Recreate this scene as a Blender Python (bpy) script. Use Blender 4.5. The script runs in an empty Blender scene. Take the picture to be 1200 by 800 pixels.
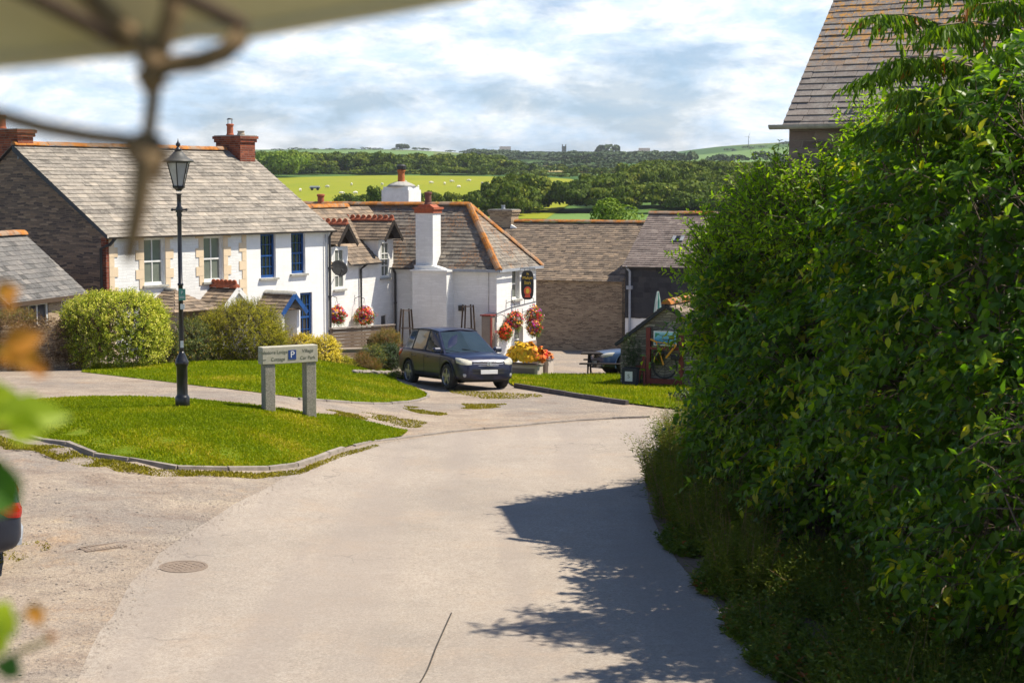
import bpy, bmesh, math, random
import numpy as np
from mathutils import Vector, Matrix
from mathutils.geometry import tessellate_polygon

random.seed(7); RNG = np.random.default_rng(7)
S = bpy.context.scene
COL = S.collection
PI = math.pi
R = math.radians

# ------------------------------------------------------------------ camera
CAMZ = 5.2
F = 2000.0
PITCH = math.atan(180/2000)
cam_d = bpy.data.cameras.new('camera'); cam = bpy.data.objects.new('camera', cam_d); COL.objects.link(cam)
cam.location = (0, 0, CAMZ); cam.rotation_euler = (PI/2-PITCH, 0, 0)
cam_d.sensor_width = 36; cam_d.lens = 60; cam_d.clip_start = .05; cam_d.clip_end = 20000
cam_d.dof.use_dof = True; cam_d.dof.focus_distance = 42; cam_d.dof.aperture_fstop = 5.0
S.camera = cam
cp, sp = math.cos(PITCH), math.sin(PITCH)

def ray(px, py):
    x = (px-600)/F; u = (400-py)/F
    return Vector((x, cp+u*sp, -sp+u*cp))
def at(px, py, Y):
    d = ray(px, py); t = Y/d.y
    return Vector((d.x*t, Y, CAMZ+d.z*t))

# ------------------------------------------------------------------ terrain
TY = np.array([-50, 0, 20, 30, 40, 47, 52, 58, 66, 75, 90, 120, 180, 250, 330, 400, 560, 700, 1000, 1500, 2500, 4000, 6000], float)
TZ = np.array([0, 0, 0, -.06, -.17, -.38, -.7, -1.1, -1.48, -1.95, -2.8, -4, -5.5, -4.5, -1, 1.2, 6.2, 9.0, 16, 29, 59, 42, 0], float)
_fy = np.linspace(-50, 130, 721)
_fz = np.interp(_fy, TY, TZ)
_k = np.ones(25)/25
_fz2 = np.convolve(np.pad(_fz, 12, mode='edge'), _k, 'valid')
def sst(t):
    t = np.clip(t, 0, 1); return t*t*(3-2*t)
def terr(x, y):
    x = np.asarray(x, float); y = np.asarray(y, float)
    z = np.where(y < 120, np.interp(y, _fy, _fz2), np.interp(y, TY, TZ))
    z = z + .78*sst((-x-2)/5)*sst((y-20)/14)*(1-sst((y-72)/30))
    z = z + .03*np.sin(x*.7+1)*np.sin(y*.45)*sst((y-5)/10)*(1-sst((y-90)/30))
    mw = sst((-x-4.6)/1.5)*(1-sst((-x-14)/4))*sst((y-21)/3)*(1-sst((y-31)/2.5))
    z = z + mw*(.05*np.sin(x*1.3+y*.9)+.035*np.sin(x*2.9-y*1.7+1)+.02*np.sin(x*5.3+y*4.1))
    hx = np.interp(x, [-900, -375, -150, 25, 200, 312, 420, 900], [6, 2, 0, -8, -6, 6, 12, 20])
    z = z + hx*sst((y-900)/1500)
    z = z + sst((y-300)/600)*1.5*np.sin(x*.011+y*.004)
    return z
def tz(x, y): return float(terr(x, y))
_gt = np.geomspace(4, 6000, 1500)
def G(px, py):
    d = ray(px, py); lo, hi = _gt[0], _gt[-1]; ts = _gt
    for _ in range(4):
        below = CAMZ+d.z*ts < terr(d.x*ts, d.y*ts)
        i = int(np.argmax(below)) if below.any() else len(ts)-1
        i = max(i, 1); ts = np.linspace(ts[i-1], ts[i], 40)
    t = float(ts[-1])
    return Vector((d.x*t, d.y*t, tz(d.x*t, d.y*t)))

# ------------------------------------------------------------------ object helpers
def tag(o, label=None, cat=None, group=None, kind=None):
    if label: o['label'] = label
    if cat: o['category'] = cat
    if group: o['group'] = group
    if kind: o['kind'] = kind
    return o
def thing(name, label, cat, loc=(0, 0, 0), rz=0, group=None):
    o = bpy.data.objects.new(name, None); COL.objects.link(o)
    o.location = loc; o.rotation_euler = (0, 0, rz); o.empty_display_size = .3
    return tag(o, label, cat, group)
def copy_tree(o, parent=None):
    c = o.copy(); COL.objects.link(c)
    if parent is not None: c.parent = parent
    for ch in list(o.children): copy_tree(ch, c)
    return c

def auto_uv(me):
    n = len(me.loops)
    if n == 0: return
    uv = me.uv_layers.new(name='UVMap')
    co = np.empty(len(me.vertices)*3); me.vertices.foreach_get('co', co); co = co.reshape(-1, 3)
    vi = np.empty(n, int); me.loops.foreach_get('vertex_index', vi)
    lt = np.empty(len(me.polygons), int); me.polygons.foreach_get('loop_total', lt)
    nr = np.empty(len(me.polygons)*3); me.polygons.foreach_get('normal', nr); nr = nr.reshape(-1, 3)
    t = np.cross(np.array([0, 0, 1.0]), nr); ln = np.linalg.norm(t, axis=1)
    flat = ln < .05
    t[flat] = (1, 0, 0); ln[flat] = 1
    t /= ln[:, None]
    b = np.cross(nr, t)
    pi = np.repeat(np.arange(len(lt)), lt)
    P = co[vi]
    out = np.empty((n, 2)); out[:, 0] = (P*t[pi]).sum(1); out[:, 1] = (P*b[pi]).sum(1)
    uv.data.foreach_set('uv', out.ravel())

IDM = Matrix.Identity(4)
class MB:
    def __init__(s): s.v = []; s.f = []; s.m = []; s.r = []; s.M = Matrix.Identity(4); s.mi = 0; s.rv = 0.5
    def add(s, vs, fs):
        o = len(s.v)
        if s.M == IDM: s.v.extend((q[0], q[1], q[2]) for q in vs)
        else:
            for q in vs: s.v.append(tuple(s.M @ Vector(q)))
        for q in fs: s.f.append(tuple(o+i for i in q)); s.m.append(s.mi); s.r.append(s.rv)
        return s
    def box(s, x0, x1, y0, y1, z0, z1):
        v = [(x0, y0, z0), (x1, y0, z0), (x1, y1, z0), (x0, y1, z0), (x0, y0, z1), (x1, y0, z1), (x1, y1, z1), (x0, y1, z1)]
        return s.add(v, [(3, 2, 1, 0), (4, 5, 6, 7), (0, 1, 5, 4), (1, 2, 6, 5), (2, 3, 7, 6), (3, 0, 4, 7)])
    def cbox(s, x0, x1, y0, y1, z0, z1, c=.02):      # chamfered box
        v = []
        for z, i in ((z0, c), (z0+c, 0), (z1-c, 0), (z1, c)):
            xa, xb, ya, yb = x0+i, x1-i, y0+i, y1-i
            k = c if i == 0 else 0
            v += [(xa+k, ya, z), (xb-k, ya, z), (xb, ya+k, z), (xb, yb-k, z), (xb-k, yb, z), (xa+k, yb, z), (xa, yb-k, z), (xa, ya+k, z)]
        f = [tuple(range(7, -1, -1)), tuple(range(24, 32))]
        for l in range(3):
            for i in range(8): f.append((l*8+i, l*8+(i+1) % 8, l*8+8+(i+1) % 8, l*8+8+i))
        return s.add(v, f)
    def prism(s, poly, a, b, axis='z'):
        n = len(poly)
        def mk(p, h):
            if axis == 'z': return (p[0], p[1], h)
            if axis == 'y': return (p[0], h, p[1])
            return (h, p[0], p[1])
        v = [mk(p, a) for p in poly]+[mk(p, b) for p in poly]
        f = [tuple(range(n-1, -1, -1)), tuple(range(n, 2*n))]
        for i in range(n): f.append((i, (i+1) % n, n+(i+1) % n, n+i))
        return s.add(v, f)
    def quad(s, a, b, c, d): return s.add([a, b, c, d], [(0, 1, 2, 3)])
    def tube(s, path, r, n=8, caps=True):
        path = [Vector(p) for p in path]
        rs = r if isinstance(r, (list, tuple)) else [r]*len(path)
        vs = []; fs = []
        up = Vector((0, 0, 1))
        for i, p in enumerate(path):
            t = (path[min(i+1, len(path)-1)]-path[max(i-1, 0)]).normalized()
            a = t.cross(up)
            if a.length < .05: a = t.cross(Vector((1, 0, 0)))
            a.normalize(); b = t.cross(a)
            for k in range(n):
                an = 2*PI*k/n; vs.append(p+(a*math.cos(an)+b*math.sin(an))*rs[i])
        for i in range(len(path)-1):
            for k in range(n):
                fs.append((i*n+k, i*n+(k+1) % n, (i+1)*n+(k+1) % n, (i+1)*n+k))
        if caps:
            fs.append(tuple(range(n-1, -1, -1))); fs.append(tuple((len(path)-1)*n+k for k in range(n)))
        return s.add(vs, fs)
    def lathe(s, prof, n=24, c=(0, 0, 0), phase=0, caps=True):
        vs = []; fs = []
        for r, z in prof:
            for k in range(n):
                a = 2*PI*k/n+phase; vs.append((c[0]+r*math.cos(a), c[1]+r*math.sin(a), c[2]+z))
        for i in range(len(prof)-1):
            for k in range(n): fs.append((i*n+k, i*n+(k+1) % n, (i+1)*n+(k+1) % n, (i+1)*n+k))
        if caps: fs.append(tuple(range(n-1, -1, -1))); fs.append(tuple((len(prof)-1)*n+k for k in range(n)))
        return s.add(vs, fs)
    def text(s, txt, size, M, ext=.003, align='CENTER'):
        cu = bpy.data.curves.new('t', 'FONT'); cu.body = txt; cu.size = size; cu.extrude = ext; cu.align_x = align; cu.align_y = 'CENTER'
        o = bpy.data.objects.new('t', cu); COL.objects.link(o)
        dg = bpy.context.evaluated_depsgraph_get(); me = bpy.data.meshes.new_from_object(o.evaluated_get(dg))
        old = s.M; s.M = old @ M
        s.add([v.co[:] for v in me.vertices], [tuple(p.vertices) for p in me.polygons]); s.M = old
        bpy.data.objects.remove(o); bpy.data.meshes.remove(me); bpy.data.curves.remove(cu)
        return s
    def build(s, name, mats, parent=None, smooth=False, loc=None, uv=True, rnd=False):
        me = bpy.data.meshes.new(name); me.from_pydata(s.v, [], s.f); me.validate(); me.update()
        if not isinstance(mats, (list, tuple)): mats = [mats]
        for m in mats: me.materials.append(m)
        if len(me.polygons) == len(s.m):
            if len(mats) > 1: me.polygons.foreach_set('material_index', s.m)
            a = me.attributes.new('rnd', 'FLOAT', 'FACE'); a.data.foreach_set('value', s.r)
        if smooth: me.polygons.foreach_set('use_smooth', [True]*len(me.polygons))
        if uv: auto_uv(me)
        o = bpy.data.objects.new(name, me); COL.objects.link(o)
        if parent is not None: o.parent = parent
        if loc: o.location = loc
        return o

def rotbox(mb, c, size, rz=0, rx=0, ry=0):
    old = mb.M
    mb.M = old @ Matrix.Translation(c) @ Matrix.Rotation(rz, 4, 'Z') @ Matrix.Rotation(ry, 4, 'Y') @ Matrix.Rotation(rx, 4, 'X')
    mb.box(-size[0]/2, size[0]/2, -size[1]/2, size[1]/2, -size[2]/2, size[2]/2); mb.M = old
def beam(mb, a, b, w, h=None):
    a = Vector(a); b = Vector(b); d = b-a; L = d.length; h = h or w
    old = mb.M
    mb.M = old @ Matrix.Translation(a) @ d.to_track_quat('X', 'Z').to_matrix().to_4x4()
    mb.box(0, L, -w/2, w/2, -h/2, h/2); mb.M = old

def quick_mesh(name, V, Fs, mats, fm=None, rnd=None, parent=None, smooth=False):
    """V (N,3); Fs list of (k, array(M,k)) sharing V"""
    me = bpy.data.meshes.new(name)
    nf = sum(len(a) for a in Fs); nl = sum(a.size for a in Fs)
    me.vertices.add(len(V)); me.vertices.foreach_set('co', np.ascontiguousarray(V, dtype=np.float32).ravel())
    me.loops.add(nl); me.polygons.add(nf)
    li = np.concatenate([a.ravel() for a in Fs]).astype(np.int32)
    ls = []; p = 0
    for a in Fs:
        k = a.shape[1]; ls.append(p+np.arange(len(a))*k); p += a.size
    me.loops.foreach_set('vertex_index', li)
    me.polygons.foreach_set('loop_start', np.concatenate(ls).astype(np.int32))
    if not isinstance(mats, (list, tuple)): mats = [mats]
    for m in mats: me.materials.append(m)
    if fm is not None: me.polygons.foreach_set('material_index', fm.astype(np.int32))
    if rnd is not None:
        a = me.attributes.new('rnd', 'FLOAT', 'FACE'); a.data.foreach_set('value', rnd.astype(np.float32))
    me.update(calc_edges=True)
    if smooth: me.polygons.foreach_set('use_smooth', [True]*nf)
    o = bpy.data.objects.new(name, me); COL.objects.link(o)
    if parent is not None: o.parent = parent
    return o

# ------------------------------------------------------------------ materials
def srgb(r, g, b):
    f = lambda c: ((c/255+.055)/1.055)**2.4 if c/255 > .04045 else c/255/12.92
    return (f(r), f(g), f(b), 1)
def c4(c): return tuple(c) if len(c) == 4 else (*c, 1)
class NT:
    def __init__(s, name):
        s.m = bpy.data.materials.new(name); s.m.use_nodes = True; s.t = s.m.node_tree; s.n = s.t.nodes
        s.b = s.n['Principled BSDF']; s.out = s.n['Material Output']
    def node(s, ty, **kw):
        x = s.n.new(ty)
        for k, v in kw.items():
            if k in x.inputs: x.inputs[k].default_value = v
            else: setattr(x, k, v)
        return x
    def l(s, a, b): s.t.links.new(a, b)
    def noise(s, vec, scale, detail=4, rough=.6, dist=0):
        x = s.node('ShaderNodeTexNoise'); x.inputs['Scale'].default_value = scale; x.inputs['Detail'].default_value = detail
        x.inputs['Roughness'].default_value = rough; x.inputs['Distortion'].default_value = dist
        if vec is not None: s.l(vec, x.inputs['Vector'])
        return x.outputs['Fac']
    def ramp(s, fac, stops, interp='LINEAR'):
        x = s.node('ShaderNodeValToRGB'); cr = x.color_ramp; cr.interpolation = interp
        while len(cr.elements) < len(stops): cr.elements.new(.5)
        for e, (p, c) in zip(cr.elements, stops): e.position = p; e.color = c4(c)
        s.l(fac, x.inputs['Fac']); return x.outputs['Color']
    def mix(s, fac, a, b, mode='MIX'):
        x = s.node('ShaderNodeMix'); x.data_type = 'RGBA'; x.blend_type = mode
        for i, q in ((0, fac), (6, a), (7, b)):
            if hasattr(q, 'type') and hasattr(q, 'links'): s.l(q, x.inputs[i])
            elif i == 0: x.inputs[0].default_value = q
            else: x.inputs[i].default_value = c4(q)
        return x.outputs[2]
    def math(s, op, a, b=0):
        x = s.node('ShaderNodeMath'); x.operation = op
        for i, q in ((0, a), (1, b)):
            if hasattr(q, 'links'): s.l(q, x.inputs[i])
            else: x.inputs[i].default_value = q
        return x.outputs[0]
    def bump(s, h, strength=.5, dist=.01, nrm=None):
        x = s.node('ShaderNodeBump'); x.inputs['Strength'].default_value = strength; x.inputs['Distance'].default_value = dist
        s.l(h, x.inputs['Height'])
        if nrm is not None: s.l(nrm, x.inputs['Normal'])
        return x.outputs['Normal']
    def obj(s): return s.node('ShaderNodeTexCoord').outputs['Object']
    def uv(s): return s.node('ShaderNodeTexCoord').outputs['UV']
    def rnd(s):
        x = s.node('ShaderNodeAttribute'); x.attribute_name = 'rnd'; return x.outputs['Fac']
    def scl(s, vec, sc):
        x = s.node('ShaderNodeVectorMath'); x.operation = 'MULTIPLY'; s.l(vec, x.inputs[0]); x.inputs[1].default_value = sc
        return x.outputs[0]
    def fin(s, col=None, rough=.8, nrm=None, spec=.5, metal=0):
        if col is not None:
            if hasattr(col, 'links'): s.l(col, s.b.inputs['Base Color'])
            else: s.b.inputs['Base Color'].default_value = c4(col)
        if hasattr(rough, 'links'): s.l(rough, s.b.inputs['Roughness'])
        else: s.b.inputs['Roughness'].default_value = rough
        s.b.inputs['Specular IOR Level'].default_value = spec; s.b.inputs['Metallic'].default_value = metal
        if nrm is not None: s.l(nrm, s.b.inputs['Normal'])
        return s.m

def simple(name, c1, c2=None, scale=8, rough=.6, bump=.15, bscale=40, spec=.5, metal=0, bd=.004):
    t = NT(name); v = t.obj()
    c2 = c2 or tuple(x*.75 for x in c1[:3])
    f = t.noise(v, scale, 5, .65)
    col = t.mix(t.ramp(f, [(.35, (0, 0, 0)), (.68, (1, 1, 1))]), c1, c2)
    n = t.bump(t.noise(v, bscale, 3), bump, bd) if bump else None
    return t.fin(col, rough, n, spec, metal)

M = {}
M['black_metal'] = simple('black_metal', (.012, .012, .014), (.02, .02, .022), 6, .3, .05, 30)
M['dark_pipe'] = simple('dark_pipe', (.02, .02, .022), (.035, .033, .03), 6, .45, .05)
M['grey_pipe'] = simple('grey_pipe', (.33, .36, .4), (.25, .27, .3), 6, .5, .05)
M['lamp_roof'] = simple('lamp_roof', (.05, .052, .05), (.09, .085, .07), 9, .5, .1)
M['white_paint'] = simple('white_paint', (.78, .78, .76), (.66, .66, .63), 5, .5, .05)
M['blue_paint'] = simple('blue_paint', (.006, .075, .27), (.005, .045, .17), 5, .45, .05)
M['grey_sill'] = simple('grey_sill', (.4, .39, .35), (.25, .25, .22), 9, .85, .3)
M['terracotta'] = simple('terracotta', (.42, .11, .045), (.24, .07, .035), 9, .85, .3)
M['chrome'] = simple('chrome', (.75, .75, .75), (.7, .7, .7), 5, .18, 0, metal=1)
M['tyre'] = simple('tyre', (.02, .02, .02), (.035, .033, .03), 10, .85, .2)
M['alloy'] = simple('alloy', (.42, .41, .4), (.33, .31, .29), 12, .38, .05, metal=.7)
M['plastic'] = simple('plastic', (.018, .018, .02), (.028, .028, .028), 10, .6, .1)
M['plate'] = simple('plate', (.75, .75, .72), (.7, .7, .68), 5, .4, 0)
M['red_lens'] = simple('red_lens', (.45, .01, .01), (.3, .005, .005), 5, .15, 0)
M['lead'] = simple('lead', (.28, .3, .32), (.2, .22, .24), 4, .6, .2)
M['dark_lead'] = simple('dark_lead', (.03, .034, .045), (.05, .05, .06), 4, .6, .2)
M['red_paint'] = simple('red_paint', (.2, .025, .018), (.12, .02, .015), 7, .6, .15)
M['yellow_paint'] = simple('yellow_paint', (.75, .33, .02), (.6, .25, .02), 7, .5, .1)
M['bark'] = simple('bark', (.12, .09, .06), (.07, .05, .035), 12, .95, .6, 30)
M['pale_bark'] = simple('pale_bark', (.3, .24, .17), (.18, .14, .1), 12, .9, .4, 30)
M['dry_stem'] = simple('dry_stem', (.3, .2, .09), (.16, .09, .05), 12, .9, .2, 30)
M['wool'] = simple('wool', (.75, .72, .64), (.6, .57, .5), 12, .95, .3, 30)
M['cable'] = simple('cable', (.03, .025, .022), (.06, .05, .04), 12, .9, .3, 30)

def m_paint(name, c, flake=.5):
    t = NT(name); v = t.obj(); f = t.noise(v, 3, 4)
    dust = t.ramp(f, [(.4, (0, 0, 0)), (.75, (1, 1, 1))])
    col = t.mix(t.math('MULTIPLY', dust, .08), c, (.16, .14, .12))
    m = t.fin(col, t.math('ADD', t.math('MULTIPLY', dust, .15), .28), None, .5, .15)
    t.b.inputs['Coat Weight'].default_value = .25; t.b.inputs['Coat Roughness'].default_value = .05
    return m
M['car_navy'] = m_paint('car_navy', (.012, .016, .045))
M['car_blue'] = m_paint('car_blue', (.04, .085, .17))
M['car_dark'] = m_paint('car_dark', (.015, .024, .045))

def m_glass(name, c, rough=.04):
    t = NT(name); v = t.obj()
    col = t.mix(t.noise(v, 2.5, 3), c, tuple(x*.45 for x in c))
    return t.fin(col, rough, None, .9)
M['car_glass'] = m_glass('car_glass', (.028, .045, .05))
M['window_glass'] = m_glass('window_glass', (.03, .032, .035), .08)
M['window_glass_pale'] = m_glass('window_glass_pale', (.2, .22, .19), .12)
M['lamp_glass'] = m_glass('lamp_glass', (.55, .56, .55), .25)
M['headlight'] = m_glass('headlight', (.65, .62, .5), .12)
M['fog_glass'] = m_glass('fog_glass', (.5, .5, .5), .12)

def m_slate(name, base, warm, lichen=(.5, .48, .42), amt=.35, orange=0.0, dark=.55):
    t = NT(name); v = t.obj(); r = t.rnd()
    c = t.ramp(r, [(0, tuple(x*dark for x in base)), (.35, base), (.7, tuple((a+b)/2 for a, b in zip(base, warm))), (1, warm)])
    n1 = t.noise(v, 1.1, 6, .7); n2 = t.noise(v, 9, 5, .75); n3 = t.noise(v, 38, 3, .7)
    c = t.mix(t.math('MULTIPLY', t.ramp(n2, [(.48, (0, 0, 0)), (.72, (1, 1, 1))]), amt), c, lichen)
    c = t.mix(t.math('MULTIPLY', t.ramp(n1, [(.5, (0, 0, 0)), (.75, (1, 1, 1))]), .45), c, tuple(x*.42 for x in base))
    c = t.mix(t.math('MULTIPLY', t.ramp(n3, [(.55, (0, 0, 0)), (.75, (1, 1, 1))]), .35), c, (.05, .045, .04))
    if orange:
        f = t.math('MULTIPLY', t.ramp(n1, [(.5-orange*.05, (0, 0, 0)), (.56, (1, 1, 1))]), t.ramp(t.noise(v, 14, 4, .8), [(.5, (0, 0, 0)), (.58, (1, 1, 1))]))
        c = t.mix(t.math('MULTIPLY', f, orange), c, (.55, .2, .02))
    nr = t.bump(n2, .5, .012, t.bump(n3, .3, .004))
    return t.fin(c, .85, nr, .25)
M['slate'] = m_slate('slate', (.22, .195, .165), (.36, .31, .25), (.55, .51, .43), amt=.5)
M['slate_brown'] = m_slate('slate_brown', (.16, .125, .095), (.34, .25, .17), (.42, .34, .24), .35, .0)
M['slate_pub'] = m_slate('slate_pub', (.15, .13, .11), (.27, .23, .18), (.42, .39, .33), .45, .35)
M['slate_barn'] = m_slate('slate_barn', (.17, .135, .12), (.27, .22, .19), (.36, .33, .29), .4, .0, .75)
M['slate_left'] = m_slate('slate_left', (.13, .125, .12), (.22, .2, .18), (.34, .33, .3), .3)
M['slate_hung'] = m_slate('slate_hung', (.04, .042, .048), (.06, .058, .06), (.09, .09, .095), .2)

def m_lichen(name):     # ridge tiles covered in orange lichen
    t = NT(name); v = t.obj()
    n = t.noise(v, 3.5, 6, .8); n2 = t.noise(v, 14, 4, .8)
    c = t.ramp(n, [(.36, (.13, .09, .06)), (.45, (.36, .13, .03)), (.53, (.5, .19, .03)), (.6, (.3, .2, .12)), (.72, (.42, .37, .3))])
    c = t.mix(t.ramp(t.noise(v, 1.3, 4), [(.48, (0, 0, 0)), (.6, (.8, .8, .8))]), c, (.27, .22, .17))
    c = t.mix(t.ramp(n2, [(.5, (0, 0, 0)), (.7, (.6, .6, .6))]), c, (.12, .08, .05))
    return t.fin(c, .9, t.bump(n2, .6, .015), .2)
M['lichen_ridge'] = m_lichen('lichen_ridge')
def m_roofspot(name):     # the near barn: slates with orange lichen towards the ridge
    t = NT(name); v = t.obj(); r = t.rnd()
    base = (.215, .185, .165)
    c = t.ramp(r, [(0, tuple(x*.8 for x in base)), (.5, base), (1, (.26, .22, .19))])
    n1 = t.noise(v, 1.6, 5, .7); n2 = t.noise(v, 8, 6, .75); n3 = t.noise(v, 45, 3, .7)
    c = t.mix(t.math('MULTIPLY', t.ramp(n2, [(.46, (0, 0, 0)), (.66, (1, 1, 1))]), .5), c, (.36, .34, .3))
    c = t.mix(t.math('MULTIPLY', t.ramp(n3, [(.5, (0, 0, 0)), (.7, (1, 1, 1))]), .45), c, (.07, .055, .045))
    sx = t.node('ShaderNodeSeparateXYZ'); t.l(v, sx.inputs[0])
    hz = t.node('ShaderNodeMapRange'); t.l(sx.outputs['Z'], hz.inputs[0]); hz.inputs[1].default_value = 7.1; hz.inputs[2].default_value = 7.9
    hx = t.node('ShaderNodeMapRange'); t.l(sx.outputs['X'], hx.inputs[0]); hx.inputs[1].default_value = 4.5; hx.inputs[2].default_value = 2.5
    f = t.math('MULTIPLY', hz.outputs[0], hx.outputs[0])
    f2 = t.math('MULTIPLY', f, t.ramp(t.noise(v, 6.5, 6, .8), [(.49, (0, 0, 0)), (.56, (1, 1, 1))]))
    c = t.mix(t.math('MULTIPLY', f2, .85), c, (.5, .24, .04))
    return t.fin(c, .88, t.bump(n2, .5, .012, t.bump(n3, .4, .004)), .25)
M['slate_near'] = m_roofspot('slate_near')

def m_stone(name, stops, bw=.34, rh=.085, mortar=(.2, .17, .13), msz=.012, bump=1.0, dist=.05, white=False, painted=0):
    t = NT(name); uv = t.uv()
    nz = t.node('ShaderNodeTexNoise'); nz.inputs['Scale'].default_value = 2.6; nz.inputs['Detail'].default_value = 3; t.l(uv, nz.inputs['Vector'])
    sb = t.node('ShaderNodeVectorMath'); sb.operation = 'SUBTRACT'; t.l(nz.outputs['Color'], sb.inputs[0]); sb.inputs[1].default_value = (.5, .5, .5)
    ml = t.node('ShaderNodeVectorMath'); ml.operation = 'SCALE'; t.l(sb.outputs[0], ml.inputs[0]); ml.inputs['Scale'].default_value = dist*3
    ad = t.node('ShaderNodeVectorMath'); ad.operation = 'ADD'; t.l(uv, ad.inputs[0]); t.l(ml.outputs[0], ad.inputs[1])
    br = t.node('ShaderNodeTexBrick'); t.l(ad.outputs[0], br.inputs['Vector'])
    br.inputs['Scale'].default_value = 1; br.inputs['Brick Width'].default_value = bw; br.inputs['Row Height'].default_value = rh
    br.inputs['Mortar Size'].default_value = msz; br.inputs['Mortar Smooth'].default_value = .4
    br.inputs['Color1'].default_value = (0, 0, 0, 1); br.inputs['Color2'].default_value = (1, 1, 1, 1); br.inputs['Mortar'].default_value = (.5, .5, .5, 1)
    br.offset = .43; br.squash = 1.35; br.squash_frequency = 3
    n1 = t.noise(uv, 1.1, 5, .7); n2 = t.noise(uv, 22, 4, .7)
    f = t.math('ADD', t.math('MULTIPLY', br.outputs['Color'], .7), t.math('MULTIPLY', t.math('SUBTRACT', n2, .35), .55))
    c = t.ramp(f, stops)
    c = t.mix(br.outputs['Fac'], c, mortar)
    c = t.mix(t.math('MULTIPLY', t.ramp(n1, [(.45, (0, 0, 0)), (.75, (1, 1, 1))]), .35), c, tuple(x*.5 for x in stops[1][1][:3]) if not white else (.6, .6, .56))
    if white:
        st = t.noise(t.scl(uv, (2.2, .35, 1)), 1.3, 6, .75); c = t.mix(t.math('MULTIPLY', t.ramp(st, [(.55, (0, 0, 0)), (.75, (1, 1, 1))]), .3), c, (.5, .49, .42))
    h = t.math('SUBTRACT', t.math('MULTIPLY', n2, .5), br.outputs['Fac'])
    h = t.math('ADD', h, t.math('MULTIPLY', br.outputs['Color'], .4))
    return t.fin(c, .9, t.bump(h, bump, .02), .2)
M['stone_dark'] = m_stone('stone_dark', [(0, (.08, .065, .06)), (.35, (.17, .125, .1)), (.6, (.28, .19, .13)), (.85, (.37, .27, .19)), (1, (.36, .17, .07))], .3, .07, (.24, .19, .15), .01)
M['stone_brown'] = m_stone('stone_brown', [(0, (.1, .07, .05)), (.35, (.28, .2, .135)), (.6, (.43, .32, .21)), (1, (.56, .43, .29))], .24, .06, (.42, .33, .23), .013, 1.0, .07)
M['stone_grey'] = m_stone('stone_grey', [(0, (.12, .11, .085)), (.4, (.27, .24, .19)), (.7, (.4, .36, .28)), (1, (.5, .45, .36))], .26, .07, (.16, .14, .11), .012, 1.0, .07)
M['stone_near'] = m_stone('stone_near', [(0, (.13, .1, .09)), (.4, (.22, .17, .15)), (.7, (.3, .24, .2)), (1, (.36, .3, .26))], .4, .13, (.27, .23, .2), .012, .8, .05)
M['white_stone'] = m_stone('white_stone', [(0, (.68, .68, .66)), (.5, (.76, .76, .74)), (1, (.8, .8, .78))], .3, .09, (.7, .7, .68), .012, .25, .06, True)
M['white_render'] = m_stone('white_render', [(0, (.76, .76, .75)), (.5, (.8, .8, .79)), (1, (.82, .82, .8))], .5, .16, (.78, .78, .77), .01, .2, .08, True)
M['brick'] = m_stone('brick', [(0, (.13, .035, .02)), (.4, (.22, .055, .03)), (.7, (.31, .085, .04)), (1, (.38, .13, .06))], .22, .075, (.2, .15, .12), .01, .6, .006)
M['cream'] = simple('cream', (.72, .58, .4), (.66, .52, .35), 3, .8, .1)

def m_ground():
    t = NT('gravel'); v = t.obj()
    big = t.noise(v, .22, 5, .65); mid = t.noise(v, 1.7, 6, .7); fine = t.noise(v, 26, 4, .8)
    vo = t.node('ShaderNodeTexVoronoi'); vo.inputs['Scale'].default_value = 22; t.l(v, vo.inputs['Vector'])
    c = t.ramp(mid, [(.3, (.29, .235, .18)), (.5, (.37, .3, .23)), (.7, (.43, .36, .28))])
    c = t.mix(t.math('MULTIPLY', t.ramp(big, [(.46, (0, 0, 0)), (.58, (1, 1, 1))]), .7), c, (.25, .225, .2))
    st = t.noise(t.scl(v, (.7, 1.5, 1)), 1.1, 7, .8)
    c = t.mix(t.math('MULTIPLY', t.ramp(st, [(.5, (0, 0, 0)), (.64, (1, 1, 1))]), .55), c, (.2, .14, .105))
    c = t.mix(t.math('MULTIPLY', t.ramp(st, [(.34, (1, 1, 1)), (.44, (0, 0, 0))]), .5), c, (.5, .42, .3))
    c = t.mix(t.math('MULTIPLY', t.ramp(t.noise(v, .55, 6, .8), [(.56, (0, 0, 0)), (.7, (1, 1, 1))]), .5), c, (.46, .29, .15))
    c = t.mix(t.math('MULTIPLY', t.ramp(fine, [(.4, (1, 1, 1)), (.55, (0, 0, 0))]), .6), c, (.13, .11, .1))
    c = t.mix(t.math('MULTIPLY', t.ramp(vo.outputs['Color'], [(.8, (0, 0, 0)), (.95, (1, 1, 1))]), .3), c, (.52, .45, .37))
    h = t.math('ADD', fine, t.math('MULTIPLY', mid, 1.5))
    return t.fin(c, .95, t.bump(h, .7, .03), .15)
M['gravel'] = m_ground()
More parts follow.
